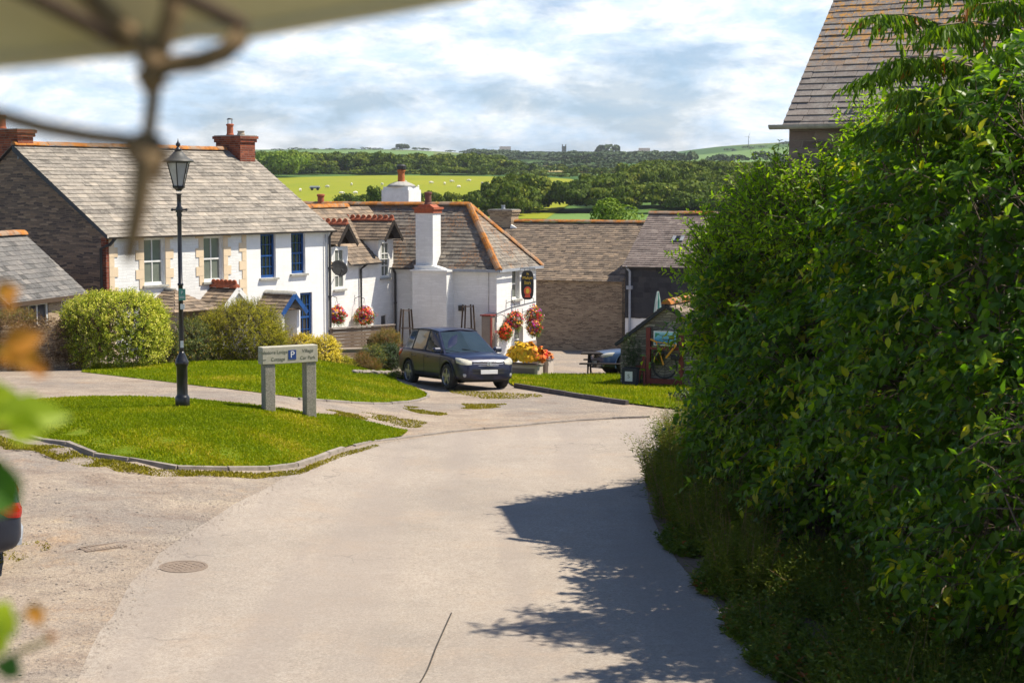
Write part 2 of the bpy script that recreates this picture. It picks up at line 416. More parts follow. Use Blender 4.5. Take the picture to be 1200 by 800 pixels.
def m_road():
    t = NT('road'); v = t.obj()
    big = t.noise(v, .3, 6, .68); mid = t.noise(v, 1.1, 6, .7); fine = t.noise(v, 42, 4, .85); dots = t.noise(v, 15, 3, .6)
    c = t.ramp(big, [(.3, (.28, .25, .215)), (.5, (.365, .32, .27)), (.7, (.42, .365, .305))])
    c = t.mix(t.math('MULTIPLY', t.ramp(mid, [(.45, (0, 0, 0)), (.75, (1, 1, 1))]), .4), c, (.32, .27, .22))
    med = t.noise(v, 5.5, 6, .8); grit = t.noise(v, 24, 3, .75)
    c = t.mix(t.math('MULTIPLY', t.ramp(med, [(.42, (1, 1, 1)), (.6, (0, 0, 0))]), .3), c, (.27, .215, .165))
    c = t.mix(t.math('MULTIPLY', t.ramp(grit, [(.38, (1, 1, 1)), (.5, (0, 0, 0))]), .4), c, (.2, .16, .13))
    c = t.mix(t.math('MULTIPLY', t.ramp(grit, [(.56, (0, 0, 0)), (.68, (1, 1, 1))]), .35), c, (.55, .47, .38))
    c = t.mix(t.math('MULTIPLY', t.ramp(t.noise(v, .5, 5, .75), [(.52, (0, 0, 0)), (.66, (1, 1, 1))]), .35), c, (.38, .29, .21))
    c = t.mix(t.math('MULTIPLY', t.ramp(fine, [(.38, (1, 1, 1)), (.5, (0, 0, 0))]), .5), c, (.16, .13, .11))
    c = t.mix(t.math('MULTIPLY', t.ramp(dots, [(.68, (0, 0, 0)), (.74, (1, 1, 1))]), .5), c, (.12, .1, .085))
    c = t.mix(t.math('MULTIPLY', t.ramp(fine, [(.58, (0, 0, 0)), (.7, (1, 1, 1))]), .4), c, (.55, .48, .4))
    # long faint wheel-worn bands running with the road
    w = t.noise(t.scl(v, (1.1, .07, 1)), 1.0, 3, .5)
    c = t.mix(t.math('MULTIPLY', t.ramp(w, [(.46, (0, 0, 0)), (.6, (1, 1, 1))]), .42), c, (.27, .23, .2))
    sp = t.noise(v, 2.3, 4, .6)
    c = t.mix(t.math('MULTIPLY', t.ramp(sp, [(.66, (0, 0, 0)), (.72, (1, 1, 1))]), .4), c, (.2, .17, .145))
    cr = t.node('ShaderNodeTexVoronoi'); cr.feature = 'DISTANCE_TO_EDGE'; cr.inputs['Scale'].default_value = .35
    nv = t.node('ShaderNodeTexNoise'); nv.inputs['Scale'].default_value = 1.5; t.l(v, nv.inputs['Vector'])
    ad = t.node('ShaderNodeVectorMath'); ad.operation = 'ADD'; t.l(v, ad.inputs[0]); t.l(nv.outputs['Color'], ad.inputs[1]); t.l(ad.outputs[0], cr.inputs['Vector'])
    ck = t.math('MULTIPLY', t.ramp(cr.outputs['Distance'], [(.0, (1, 1, 1)), (.006, (0, 0, 0))]), t.ramp(t.noise(v, .4, 2), [(.55, (0, 0, 0)), (.6, (.6, .6, .6))]))
    c = t.mix(ck, c, (.12, .1, .09))
    return t.fin(c, .92, t.bump(fine, .5, .012), .2)
M['road'] = m_road()
def m_lawn(name, a, b, c_, patch=.5):
    t = NT(name); v = t.obj()
    n = t.noise(v, .9, 6, .75); f = t.noise(v, 30, 4, .8)
    c = t.ramp(n, [(.3, a), (.5, b), (.68, c_)])
    c = t.mix(t.math('MULTIPLY', t.ramp(f, [(.35, (1, 1, 1)), (.6, (0, 0, 0))]), .6), c, tuple(x*.35 for x in a))
    return t.fin(c, .95, t.bump(f, .8, .03), .1)
M['lawn'] = m_lawn('lawn', (.1, .17, .01), (.17, .23, .012), (.3, .27, .03))
def m_far():
    t = NT('far_ground'); v = t.obj()
    vo = t.node('ShaderNodeTexVoronoi'); vo.inputs['Scale'].default_value = 1; t.l(t.scl(v, (.006, .0035, 0)), vo.inputs['Vector'])
    n = t.noise(v, .02, 6, .7); f = t.noise(v, .4, 4, .8)
    c = t.ramp(vo.outputs['Color'], [(.15, (.045, .11, .025)), (.4, (.09, .17, .04)), (.6, (.17, .2, .06)), (.75, (.06, .13, .025)), (.9, (.26, .22, .1))], 'CONSTANT')
    c = t.mix(t.math('MULTIPLY', n, .3), c, (.05, .09, .02))
    c = t.mix(t.math('MULTIPLY', f, .25), c, (.04, .07, .015))
    return t.fin(c, .95, None, .1)
M['far_ground'] = m_far()
def m_field(name, a, b):
    t = NT(name); v = t.obj()
    n = t.noise(t.scl(v, (1, .35, 1)), .05, 6, .7); f = t.noise(v, .8, 4, .8)
    c = t.ramp(n, [(.3, a), (.7, b)])
    c = t.mix(t.math('MULTIPLY', f, .3), c, tuple(x*.6 for x in a))
    return t.fin(c, .95, None, .1)
M['field'] = m_field('field', (.2, .24, .015), (.28, .28, .02))
M['field_green'] = m_field('field_green', (.11, .2, .05), (.16, .25, .07))

def m_leaf(name, stops, rough=.45, trans=.35, spec=.45, tint=1.25, vein=True):
    t = NT(name); r = t.rnd()
    c = t.ramp(r, stops)
    n = t.noise(t.obj(), 3.0, 3, .6)
    c = t.mix(t.math('MULTIPLY', n, .35), c, tuple(x*.55 for x in stops[len(stops)//2][1][:3]))
    t.fin(c, rough, None, spec)
    tr = t.node('ShaderNodeBsdfTranslucent'); c2 = t.mix(1.0, c, (tint, tint*1.05, .45), 'MULTIPLY'); t.l(c2, tr.inputs['Color'])
    mx = t.node('ShaderNodeMixShader'); mx.inputs[0].default_value = trans
    t.l(t.b.outputs[0], mx.inputs[1]); t.l(tr.outputs[0], mx.inputs[2]); t.l(mx.outputs[0], t.out.inputs['Surface'])
    return t.m
M['leaf_climber'] = m_leaf('leaf_climber', [(0, (.035, .085, .006)), (.4, (.06, .14, .008)), (.75, (.12, .21, .012)), (.95, (.27, .38, .02)), (1, (.36, .34, .02))], .38, .5, .3, 2.0)
M['leaf_elder'] = m_leaf('leaf_elder', [(0, (.1, .19, .006)), (.5, (.22, .36, .01)), (1, (.4, .52, .015))], .45, .48, .25, 2.0)
M['leaf_cherry'] = m_leaf('leaf_cherry', [(0, (.05, .11, .008)), (.5, (.1, .19, .01)), (.86, (.18, .27, .015)), (.95, (.32, .2, .03)), (1, (.25, .06, .02))], .45, .45, .25, 1.8)
M['leaf_weed'] = m_leaf('leaf_weed', [(0, (.08, .12, .01)), (.5, (.15, .2, .014)), (.85, (.24, .25, .025)), (1, (.32, .2, .05))], .6, .3, .25)
M['leaf_under'] = m_leaf('leaf_under', [(0, (.06, .1, .01)), (.5, (.1, .16, .013)), (.84, (.16, .2, .02)), (.94, (.24, .17, .03)), (1, (.3, .07, .02))], .6, .3, .25)
M['leaf_varieg'] = m_leaf('leaf_varieg', [(0, (.11, .19, .008)), (.3, (.3, .38, .015)), (.6, (.6, .6, .06)), (1, (.85, .8, .22))], .6, .3, .2)
M['leaf_olive'] = m_leaf('leaf_olive', [(0, (.12, .16, .008)), (.35, (.34, .33, .01)), (1, (.62, .52, .03))], .6, .3, .2)
M['leaf_olive_flower'] = m_leaf('leaf_olive_flower', [(0, (.05, .1, .015)), (.6, (.12, .17, .02)), (.86, (.2, .22, .03)), (.9, (.7, .5, .02)), (1, (.75, .45, .02))], .5, .3)
M['leaf_yellow'] = m_leaf('leaf_yellow', [(0, (.35, .32, .02)), (.3, (.78, .6, .03)), (1, (.9, .76, .08))], .5, .25)
M['leaf_rust'] = m_leaf('leaf_rust', [(0, (.08, .13, .01)), (.5, (.2, .2, .02)), (.75, (.34, .16, .02)), (1, (.42, .13, .02))], .6, .25)
M['leaf_dark'] = m_leaf('leaf_dark', [(0, (.018, .04, .01)), (.6, (.035, .075, .014)), (.9, (.06, .1, .02)), (1, (.16, .2, .1))], .5, .25)
M['leaf_creeper'] = m_leaf('leaf_creeper', [(0, (.035, .02, .012)), (.4, (.09, .045, .02)), (.75, (.16, .09, .03)), (1, (.3, .2, .06))], .6, .2, .3)
M['leaf_fore'] = m_leaf('leaf_fore', [(0, (.2, .34, .01)), (1, (.45, .55, .02))], .5, .5)
M['leaf_fore_dark'] = m_leaf('leaf_fore_dark', [(0, (.03, .11, .008)), (1, (.08, .2, .01))], .5, .4)
M['petal_orange'] = m_leaf('petal_orange', [(0, (.45, .14, .01)), (1, (.6, .26, .02))], .6, .3)
M['far_leaf'] = m_leaf('far_leaf', [(0, (.04, .075, .006)), (.5, (.085, .135, .008)), (.85, (.15, .19, .012)), (1, (.24, .25, .018))], .7, .2, .15)
M['far_leaf_light'] = m_leaf('far_leaf_light', [(0, (.09, .16, .01)), (.5, (.16, .25, .015)), (1, (.26, .33, .02))], .7, .2, .2)
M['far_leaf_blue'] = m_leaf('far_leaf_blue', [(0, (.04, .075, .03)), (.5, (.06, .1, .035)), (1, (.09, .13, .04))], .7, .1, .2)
M['grass_blade'] = m_leaf('grass_blade', [(0, (.12, .19, .003)), (.45, (.235, .31, .004)), (.82, (.4, .38, .008)), (1, (.66, .5, .09))], .7, .35, .12)
M['moss'] = m_leaf('moss', [(0, (.16, .17, .01)), (.5, (.32, .27, .02)), (1, (.36, .3, .04))], .8, .2, .2)
M['flowers'] = None
def m_flowers():
    t = NT('flowers'); r = t.rnd()
    c = t.ramp(r, [(0, (.5, .01, .015)), (.22, (.6, .03, .015)), (.4, (.4, .01, .1)), (.52, (.16, .02, .25)), (.62, (.65, .13, .02)), (.76, (.7, .42, .03)), (.88, (.6, .35, .4))], 'CONSTANT')
    return t.fin(c, .6, None, .3)
M['flowers'] = m_flowers()
def m_flowers2(name, stops):
    t = NT(name); r = t.rnd(); return t.fin(t.ramp(r, stops, 'CONSTANT'), .6, None, .3)
M['flowers_red'] = m_flowers2('flowers_red', [(0, (.65, .02, .01)), (.5, (.75, .06, .01)), (.85, (.75, .2, .03))])
M['flowers_yellow'] = m_flowers2('flowers_yellow', [(0, (.85, .55, .02)), (.6, (.85, .42, .02)), (.85, (.7, .16, .02))])

def m_wood(name, a, b):
    t = NT(name); v = t.obj(); n = t.noise(t.scl(v, (1, 1, 8)), 6, 5, .7); n2 = t.noise(v, 2, 4)
    c = t.mix(n, a, b); c = t.mix(t.math('MULTIPLY', n2, .4), c, tuple(x*.6 for x in b))
    return t.fin(c, .85, t.bump(n, .4, .006), .25)
M['wood_grey'] = m_wood('wood_grey', (.36, .31, .26), (.2, .16, .13))
M['wood_dark'] = m_wood('wood_dark', (.045, .035, .028), (.02, .017, .015))
M['wood_brown'] = m_wood('wood_brown', (.12, .08, .05), (.06, .04, .028))
M['wood_pale'] = m_wood('wood_pale', (.42, .36, .28), (.28, .22, .17))
M['wood_white'] = m_wood('wood_white', (.62, .56, .48), (.45, .38, .32))
M['granite'] = None
def m_granite():
    t = NT('granite'); v = t.obj(); n = t.noise(v, 45, 4, .8); n2 = t.noise(v, 3, 5, .7)
    c = t.ramp(n, [(.3, (.09, .08, .07)), (.5, (.27, .25, .21)), (.7, (.42, .39, .33))])
    c = t.mix(t.math('MULTIPLY', t.ramp(n2, [(.45, (0, 0, 0)), (.7, (1, 1, 1))]), .5), c, (.2, .2, .12))
    return t.fin(c, .9, t.bump(n, .6, .01), .3)
M['granite'] = m_granite()
M['sign_board'] = simple('sign_board', (.44, .41, .33), (.33, .32, .24), 9, .8, .3)
M['sign_text'] = simple('sign_text', (.09, .1, .07), (.15, .16, .11), 20, .8, 0)
M['sign_blue'] = simple('sign_blue', (.01, .05, .22), (.012, .045, .18), 20, .5, 0)
M['sign_black'] = simple('sign_black', (.012, .012, .012), (.02, .02, .018), 20, .45, 0)
M['sign_yellow'] = simple('sign_yellow', (.75, .5, .04), (.65, .42, .03), 20, .5, 0)
M['sign_red'] = simple('sign_red', (.6, .04, .02), (.7, .15, .05), 25, .5, 0)
M['sign_green'] = simple('sign_green', (.1, .33, .25), (.08, .28, .22), 20, .5, 0)
M['kerb'] = simple('kerb', (.3, .26, .22), (.18, .155, .13), 4, .9, .4)
M['kerb_dark'] = simple('kerb_dark', (.12, .1, .095), (.07, .06, .055), 4, .9, .4)
M['iron'] = simple('iron', (.17, .13, .1), (.24, .18, .13), 20, .8, .5)
M['rope'] = simple('rope', (.2, .13, .06), (.13, .08, .035), 60, .9, .6, 200)
M['earth'] = simple('earth', (.2, .13, .08), (.1, .07, .045), 5, .95, .6)
def m_canvas():
    t = NT('canvas'); v = t.obj(); n = t.noise(v, 90, 2)
    c = t.mix(n, (.72, .63, .38), (.64, .55, .32)); t.fin(c, .9, t.bump(n, .2, .001), .1)
    tr = t.node('ShaderNodeBsdfTranslucent'); tr.inputs['Color'].default_value = (.62, .54, .3, 1)
    mx = t.node('ShaderNodeMixShader'); mx.inputs[0].default_value = .45
    t.l(t.b.outputs[0], mx.inputs[1]); t.l(tr.outputs[0], mx.inputs[2]); t.l(mx.outputs[0], t.out.inputs['Surface'])
    return t.m
M['canvas'] = m_canvas()
M['parasol_white'] = simple('parasol_white', (.7, .74, .66), (.55, .62, .52), 5, .85, .1)
M['parasol_green'] = simple('parasol_green', (.1, .4, .28), (.08, .3, .2), 5, .85, .1)

# ------------------------------------------------------------------ world, sun
SUN_EL = 57.0
SAZ = Vector((.99, .14, 0)).normalized()
w = bpy.data.worlds.new('World'); S.world = w; w.use_nodes = True
nt = w.node_tree; nt.nodes.clear()
def wn(ty): return nt.nodes.new(ty)
sky = wn('ShaderNodeTexSky'); sky.sky_type = 'NISHITA'; sky.sun_disc = False; sky.sun_elevation = R(SUN_EL)
sky.sun_rotation = math.atan2(SAZ.x, SAZ.y); sky.air_density = 1.0; sky.dust_density = 1.0; sky.ozone_density = 1.5
tc = wn('ShaderNodeTexCoord'); sx = wn('ShaderNodeSeparateXYZ'); nt.links.new(tc.outputs['Generated'], sx.inputs[0])
def wm(op, a, b=0):
    x = wn('ShaderNodeMath'); x.operation = op
    for i, q in ((0, a), (1, b)):
        if hasattr(q, 'links'): nt.links.new(q, x.inputs[i])
        else: x.inputs[i].default_value = q
    return x.outputs[0]
zz = wm('ADD', wm('MAXIMUM', sx.outputs['Z'], 0), .05)
cx = wn('ShaderNodeCombineXYZ'); nt.links.new(wm('DIVIDE', sx.outputs['X'], zz), cx.inputs[0]); nt.links.new(wm('DIVIDE', sx.outputs['Y'], zz), cx.inputs[1])
def wnoise(sc, det, ro, off):
    mp = wn('ShaderNodeMapping'); mp.inputs['Location'].default_value = off; mp.inputs['Scale'].default_value = sc; nt.links.new(tc.outputs['Generated'], mp.inputs[0])
    x = wn('ShaderNodeTexNoise'); x.inputs['Scale'].default_value = 1; x.inputs['Detail'].default_value = det; x.inputs['Roughness'].default_value = ro; x.inputs['Distortion'].default_value = .25
    nt.links.new(mp.outputs[0], x.inputs['Vector']); return x.outputs['Fac']
def wramp(f, st):
    x = wn('ShaderNodeValToRGB'); cr = x.color_ramp
    while len(cr.elements) < len(st): cr.elements.new(.5)
    for e, (p, c) in zip(cr.elements, st): e.position = p; e.color = c4(c)
    nt.links.new(f, x.inputs[0]); return x.outputs[0]
n_a = wnoise((7, 7, 24), 9, .6, (3.1, 1.7, .4)); n_b = wnoise((22, 22, 60), 8, .62, (7.3, 2.2, .2))
cov = wm('ADD', wm('MULTIPLY', n_a, .62), wm('MULTIPLY', n_b, .38))
mask = wramp(cov, [(.42, (.35, .35, .35)), (.5, (.75, .75, .75)), (.57, (1, 1, 1))])
elev = wn('ShaderNodeMapRange'); elev.interpolation_type = 'SMOOTHSTEP'; nt.links.new(sx.outputs['Z'], elev.inputs[0]); elev.inputs[1].default_value = .11; elev.inputs[2].default_value = .36; elev.inputs[3].default_value = 1; elev.inputs[4].default_value = .05
mask = wm('MULTIPLY', mask, elev.outputs[0])
shade = wramp(wnoise((16, 16, 44), 8, .66, (1.2, 5.1, .3)), [(.38, (13, 16.8, 20.8)), (.48, (17.5, 19.7, 22)), (.58, (23.5, 23.7, 23.5))])
mxn = wn('ShaderNodeMix'); mxn.data_type = 'RGBA'; nt.links.new(mask, mxn.inputs[0])
tint = wn('ShaderNodeMix'); tint.data_type = 'RGBA'; tint.blend_type = 'MULTIPLY'; tint.inputs[0].default_value = 1; tint.inputs[7].default_value = (1.15, 1.6, 2.25, 1)
nt.links.new(sky.outputs[0], tint.inputs[6]); nt.links.new(tint.outputs[2], mxn.inputs[6]); nt.links.new(shade, mxn.inputs[7])
bg = wn('ShaderNodeBackground'); bg.inputs['Strength'].default_value = .036; nt.links.new(mxn.outputs[2], bg.inputs[0])
wo = wn('ShaderNodeOutputWorld'); nt.links.new(bg.outputs[0], wo.inputs[0])
sl = bpy.data.lights.new('sun', 'SUN'); sl.energy = 5.0; sl.angle = R(.53); sl.color = (1, .91, .76)
so = bpy.data.objects.new('sun', sl); COL.objects.link(so)
sd = Vector((SAZ.x*math.cos(R(SUN_EL)), SAZ.y*math.cos(R(SUN_EL)), math.sin(R(SUN_EL))))
so.rotation_euler = sd.to_track_quat('Z', 'Y').to_euler(); so.location = sd*50
S.view_settings.view_transform = 'Standard'; S.view_settings.look = 'None'; S.view_settings.exposure = 0.66; S.view_settings.gamma = 1
S.render.engine = 'CYCLES'
# ================================================================== GROUND
def grid_mesh(xs, ys, off, name, mat, kind='structure'):
    X, Y = np.meshgrid(xs, ys); Z = terr(X, Y)+off
    V = np.stack([X, Y, Z], -1).reshape(-1, 3); nx = len(xs); ny = len(ys)
    i = np.arange(ny-1)[:, None]*nx+np.arange(nx-1)[None, :]
    Fq = np.stack([i, i+1, i+nx+1, i+nx], -1).reshape(-1, 4)
    o = quick_mesh(name, V, [Fq], mat, smooth=True); return tag(o, kind=kind)
ys_far = np.concatenate([np.arange(-30, 100, 1.0), np.arange(100, 200, 5), np.geomspace(200, 6000, 110)])
xs_far = np.concatenate([-np.geomspace(60, 3000, 40)[::-1], np.arange(-50, 51, 1.0), np.geomspace(60, 3000, 40)])
o = grid_mesh(xs_far, ys_far, -.06, 'terrain', M['far_ground'])
def sheet(name, poly, mat, off, step=.6, kind='structure'):
    poly = [Vector((p[0], p[1], 0)) for p in poly]
    tris = tessellate_polygon([poly])
    bm = bmesh.new(); vs = [bm.verts.new(p) for p in poly]
    for t in tris:
        try: bm.faces.new([vs[i] for i in t])
        except ValueError: pass
    x0 = min(p.x for p in poly); x1 = max(p.x for p in poly); y0 = min(p.y for p in poly); y1 = max(p.y for p in poly)
    for ax, a, b in ((0, x0, x1), (1, y0, y1)):
        t = math.floor(a/step)*step+step
        while t < b:
            co = [0, 0, 0]; no = [0, 0, 0]; co[ax] = t; no[ax] = 1
            bmesh.ops.bisect_plane(bm, geom=bm.verts[:]+bm.edges[:]+bm.faces[:], plane_co=co, plane_no=no)
            t += step
    for f in bm.faces:
        if f.normal.z < 0: f.normal_flip()
    for v in bm.verts: v.co.z = tz(v.co.x, v.co.y)+off
    me = bpy.data.meshes.new(name); bm.to_mesh(me); bm.free(); me.materials.append(mat)
    me.polygons.foreach_set('use_smooth', [True]*len(me.polygons))
    o = bpy.data.objects.new(name, me); COL.objects.link(o)
    if kind: tag(o, kind=kind)
    return o
def GP(l): return [G(*p) for p in l]
def smooth_line(pts, n=6):
    out = []
    P = [Vector(p[:2]).to_3d() for p in pts]
    for i in range(len(P)-1):
        p0 = P[max(i-1, 0)]; p1 = P[i]; p2 = P[i+1]; p3 = P[min(i+2, len(P)-1)]
        for k in range(n):
            t = k/n
            out.append(.5*((2*p1)+(-p0+p2)*t+(2*p0-5*p1+4*p2-p3)*t*t+(-p0+3*p1-3*p2+p3)*t**3))
    out.append(P[-1]); return out

grid_mesh(np.arange(-24, 20.1, .6), np.arange(-4, 79, .6), 0, 'gravel_yard', M['gravel'])
def wob(l, amp, sd):
    r = random.Random(sd); return [Vector((p[0]+amp*(math.sin(i*1.3+sd)*.5+r.uniform(-.6, .6)), p[1]+amp*r.uniform(-.5, .5), 0)) for i, p in enumerate(l)]
left_edge = smooth_line([Vector((-4.2, 4, 0)), Vector((-4.3, 14, 0)), G(118, 740), G(175, 660), G(260, 600), G(330, 562), G(395, 533), G(440, 520), G(520, 509), G(600, 502), G(660, 496), G(720, 492), G(800, 489), Vector((8, 40.5, 0)), Vector((14, 38.5, 0))])
right_edge = smooth_line([Vector((14, 33, 0)), Vector((8, 34, 0)), G(850, 515), G(775, 530), G(757, 560), G(770, 620), G(832, 700), G(905, 790), Vector((2.9, 14, 0)), Vector((3.2, 4, 0))])
left_edge = wob(left_edge[:36], .035, 3)+left_edge[36:]; right_edge = wob(right_edge, .03, 5)
sheet('road', left_edge+right_edge, M['road'], .005)

isl = [(-60, 520), (0, 505), (40, 514), (100, 529), (160, 541), (220, 548.5), (290, 550), (345, 546), (385, 532), (415, 522), (470, 512), (478, 506), (440, 497), (400, 490), (370, 486), (330, 480), (250, 471), (150, 466), (60, 468), (0, 478), (-60, 484)]
isl_front = smooth_line(GP(isl[:11])); isl_back = smooth_line(GP(isl[11:]))
island = isl_front+isl_back
sheet('lawn', island, M['lawn'], .03)
back = [(95, 436), (140, 441), (200, 448), (270, 456), (350, 466), (420, 471), (478, 470), (500, 464), (492, 457), (480, 452), (466, 447), (462, 438), (440, 425), (330, 420), (200, 424), (110, 428)]
backp = smooth_line(GP(back)); sheet('lawn', backp, M['lawn'], .012)
rl = [(596, 448), (604, 453), (640, 459), (700, 468.5), (745, 474.5), (800, 481), (860, 486), (960, 488), (960, 448), (850, 444), (760, 440), (690, 440), (596, 440)]
rlp = smooth_line(GP(rl[:7]))+smooth_line(GP(rl[7:])); sheet('lawn', rlp, M['lawn'], .04)
# thin mossy strips in the gravel
strips = [[(428, 484), (450, 486), (490, 494), (500, 499), (470, 500), (440, 493)], [(385, 481), (410, 484), (425, 490), (400, 492), (380, 488)],
          [(528, 457), (570, 459), (600, 461), (632, 462), (625, 466), (580, 468), (548, 465)], [(478, 477), (515, 484), (512, 487), (480, 480)], [(545, 474), (585, 473), (580, 477), (548, 479)],
          [(0, 640), (22, 636), (48, 640), (40, 650), (10, 656), (-8, 660)]]

def grass(name, poly, n, off, mat, hmin=.03, hmax=.08, ragged=True):
    P = np.array([(p[0], p[1]) for p in poly]); x0, y0 = P.min(0); x1, y1 = P.max(0)
    pts = np.empty((0, 2))
    while len(pts) < n:
        q = RNG.random((n*2, 2))*(x1-x0, y1-y0)+(x0, y0)
        inside = np.zeros(len(q), bool); j = len(P)-1
        for i in range(len(P)):
            c = ((P[i, 1] > q[:, 1]) != (P[j, 1] > q[:, 1])) & (q[:, 0] < (P[j, 0]-P[i, 0])*(q[:, 1]-P[i, 1])/(P[j, 1]-P[i, 1]+1e-12)+P[i, 0])
            inside ^= c; j = i
        pts = np.concatenate([pts, q[inside]])
    pts = pts[:n]; z = terr(pts[:, 0], pts[:, 1])+off
    a = RNG.random(n)*2*PI
    clump = .5+.5*np.sin(pts[:, 0]*2.1+1.3*np.sin(pts[:, 1]*1.7))*np.sin(pts[:, 1]*1.9+2)
    h = hmin+(hmax-hmin)*RNG.random(n)*(.5+.8*clump); wd = .012+.012*RNG.random(n)
    dx = np.cos(a)*wd; dy = np.sin(a)*wd
    lx = RNG.normal(0, .35, n)*h; ly = RNG.normal(0, .35, n)*h
    V = np.empty((n, 3, 3))
    V[:, 0] = np.stack([pts[:, 0]-dx, pts[:, 1]-dy, z], -1); V[:, 1] = np.stack([pts[:, 0]+dx, pts[:, 1]+dy, z], -1)
    V[:, 2] = np.stack([pts[:, 0]+lx, pts[:, 1]+ly, z+h], -1)
    worn = .5+.5*np.sin(pts[:, 0]*.9+2*np.sin(pts[:, 1]*.6+1))*np.sin(pts[:, 1]*1.1+.8*np.sin(pts[:, 0]*1.4))
    rn = np.clip(.2+.25*clump+.45*worn**2+RNG.normal(0, .17, n), 0, 1)
    o = quick_mesh(name, V.reshape(-1, 3), [np.arange(n*3).reshape(-1, 3)], mat, rnd=rn)
    return tag(o, kind='stuff')
grass('grass', island, 90000, .025, M['grass_blade'], .02, .06)
grass('grass', backp, 60000, .008, M['grass_blade'], .025, .07)
grass('grass', rlp, 60000, .035, M['grass_blade'], .04, .11)
for i_, s_ in enumerate(strips):
    grass('grass_tuft', wob(smooth_line(GP(s_)+[G(*s_[0])], 4), .3, 2), 1700 if i_ < 5 else 350, 0, M['moss'], .01, .045)
# ragged verge of dry grass under the island kerb
vg = GP([(-40, 508), (60, 522), (150, 543), (230, 552), (300, 555), (350, 551), (400, 531), (440, 521), (445, 523), (400, 536), (352, 556), (300, 561), (225, 558), (140, 553), (50, 532), (-40, 516)])
grass('verge_grass', vg, 11000, 0, M['moss'], .015, .05)

def kerb(name, line, w, h, mat, step=.9, inset=0):
    mb = MB(); L = [Vector((p[0], p[1], 0)) for p in line]
    # resample
    pts = [L[0]]; acc = 0
    for a, b in zip(L, L[1:]):
        d = (b-a).length
        while acc+d >= step:
            t = (step-acc)/d; a = a+(b-a)*t; pts.append(a); d = (b-a).length; acc = 0
            if d < 1e-6: break
        acc += d
    for a, b in zip(pts, pts[1:]):
        d = (b-a).normalized(); n = Vector((-d.y, d.x, 0)); a2 = a+d*.012; b2 = b-d*.012
        j = random.uniform(-.008, .008); v = []
        for p, s_ in ((a2, -1), (b2, -1), (b2, 1), (a2, 1)):
            q = p+n*(w/2*s_); v.append((q.x, q.y, tz(q.x, q.y)-.08))
        for p, s_ in ((a2, -1), (b2, -1), (b2, 1), (a2, 1)):
            q = p+n*((w/2-.012)*s_); v.append((q.x, q.y, tz(q.x, q.y)+h+j+random.uniform(-.003, .003)))
        mb.add(v, [(3, 2, 1, 0), (4, 5, 6, 7), (0, 1, 5, 4), (1, 2, 6, 5), (2, 3, 7, 6), (3, 0, 4, 7)])
    return tag(mb.build(name, mat), kind='structure')
kerb('kerb', smooth_line(GP([(-60, 521), (0, 506), (40, 515), (100, 530), (160, 542), (220, 549.5), (290, 551), (345, 547), (385, 533), (415, 523)])), .1, .065, M['kerb'])
kerb('kerb', smooth_line(GP([(415, 523), (440, 517), (520, 507), (600, 500), (660, 494), (720, 490.5), (765, 489)])), .1, .035, M['kerb'])
kerb('kerb', smooth_line(GP([(350, 468), (420, 473), (478, 472), (503, 465), (494, 457)])), .1, .05, M['kerb'])
kerb('kerb', smooth_line(GP([(604, 454), (640, 460), (700, 469.5), (745, 475.5)])), .12, .12, M['kerb_dark'])

# manhole, drain patch and the cable lying on the road
p = G(215, 664); t = thing('manhole_cover', 'round rusty iron manhole cover set in the pale road', 'manhole cover', (p.x, p.y, tz(p.x, p.y)))
mb = MB()
def tilt(p):   # slope of ground
    e = .5; return Vector((-(tz(p.x+e, p.y)-tz(p.x-e, p.y)), -(tz(p.x, p.y+e)-tz(p.x, p.y-e)), 1)).normalized()
t.rotation_mode = 'QUATERNION'; t.rotation_quaternion = Vector((0, 0, 1)).rotation_difference(tilt(p))
mb.lathe([(.33, 0), (.33, .012), (.29, .012), (.288, .004)], 40); mb.build('frame', M['iron'], t)
mb = MB(); mb.lathe([(.284, 0), (.284, .010)], 40)
for i in range(-4, 5):
    for j in range(-4, 5):
        if i*i+j*j < 18 and (i+j) % 2 == 0: rotbox(mb, (i*.06, j*.06, .012), (.045, .02, .006), R(45 if i % 2 else -45))
mb.build('cover', M['iron'], t)
p = G(120, 641); t = thing('drain_grate', 'small rectangular rusty drain grate in the gravel', 'drain grate', (p.x, p.y, tz(p.x, p.y)), R(28))
t.rotation_euler = (0, 0, 0); t.rotation_mode = 'QUATERNION'; t.rotation_quaternion = Vector((0, 0, 1)).rotation_difference(tilt(p)) @ Matrix.Rotation(R(35), 4, 'Z').to_quaternion()
mb = MB()
for a in ((-.3, .3, -.17, -.14), (-.3, .3, .14, .17), (-.3, -.27, -.14, .14), (.27, .3, -.14, .14)): mb.box(a[0], a[1], a[2], a[3], -.01, .012)
mb.build('frame', M['iron'], t)
mb = MB()
for i in range(9): mb.box(-.26+i*.058, -.235+i*.058, -.138, .138, -.01, .009)
mb.build('bars', M['iron'], t)
mb = MB(); pts = smooth_line([G(529, 719), G(512, 757), G(494, 798), Vector((-1.25, 16.0, 0))], 8)
mb.tube([(q.x, q.y, tz(q.x, q.y)+.014) for i, q in enumerate(pts)], .009, 6)
tag(mb.build('cable', M['cable'], smooth=True), 'thin dark cable lying on the pale road', 'cable')
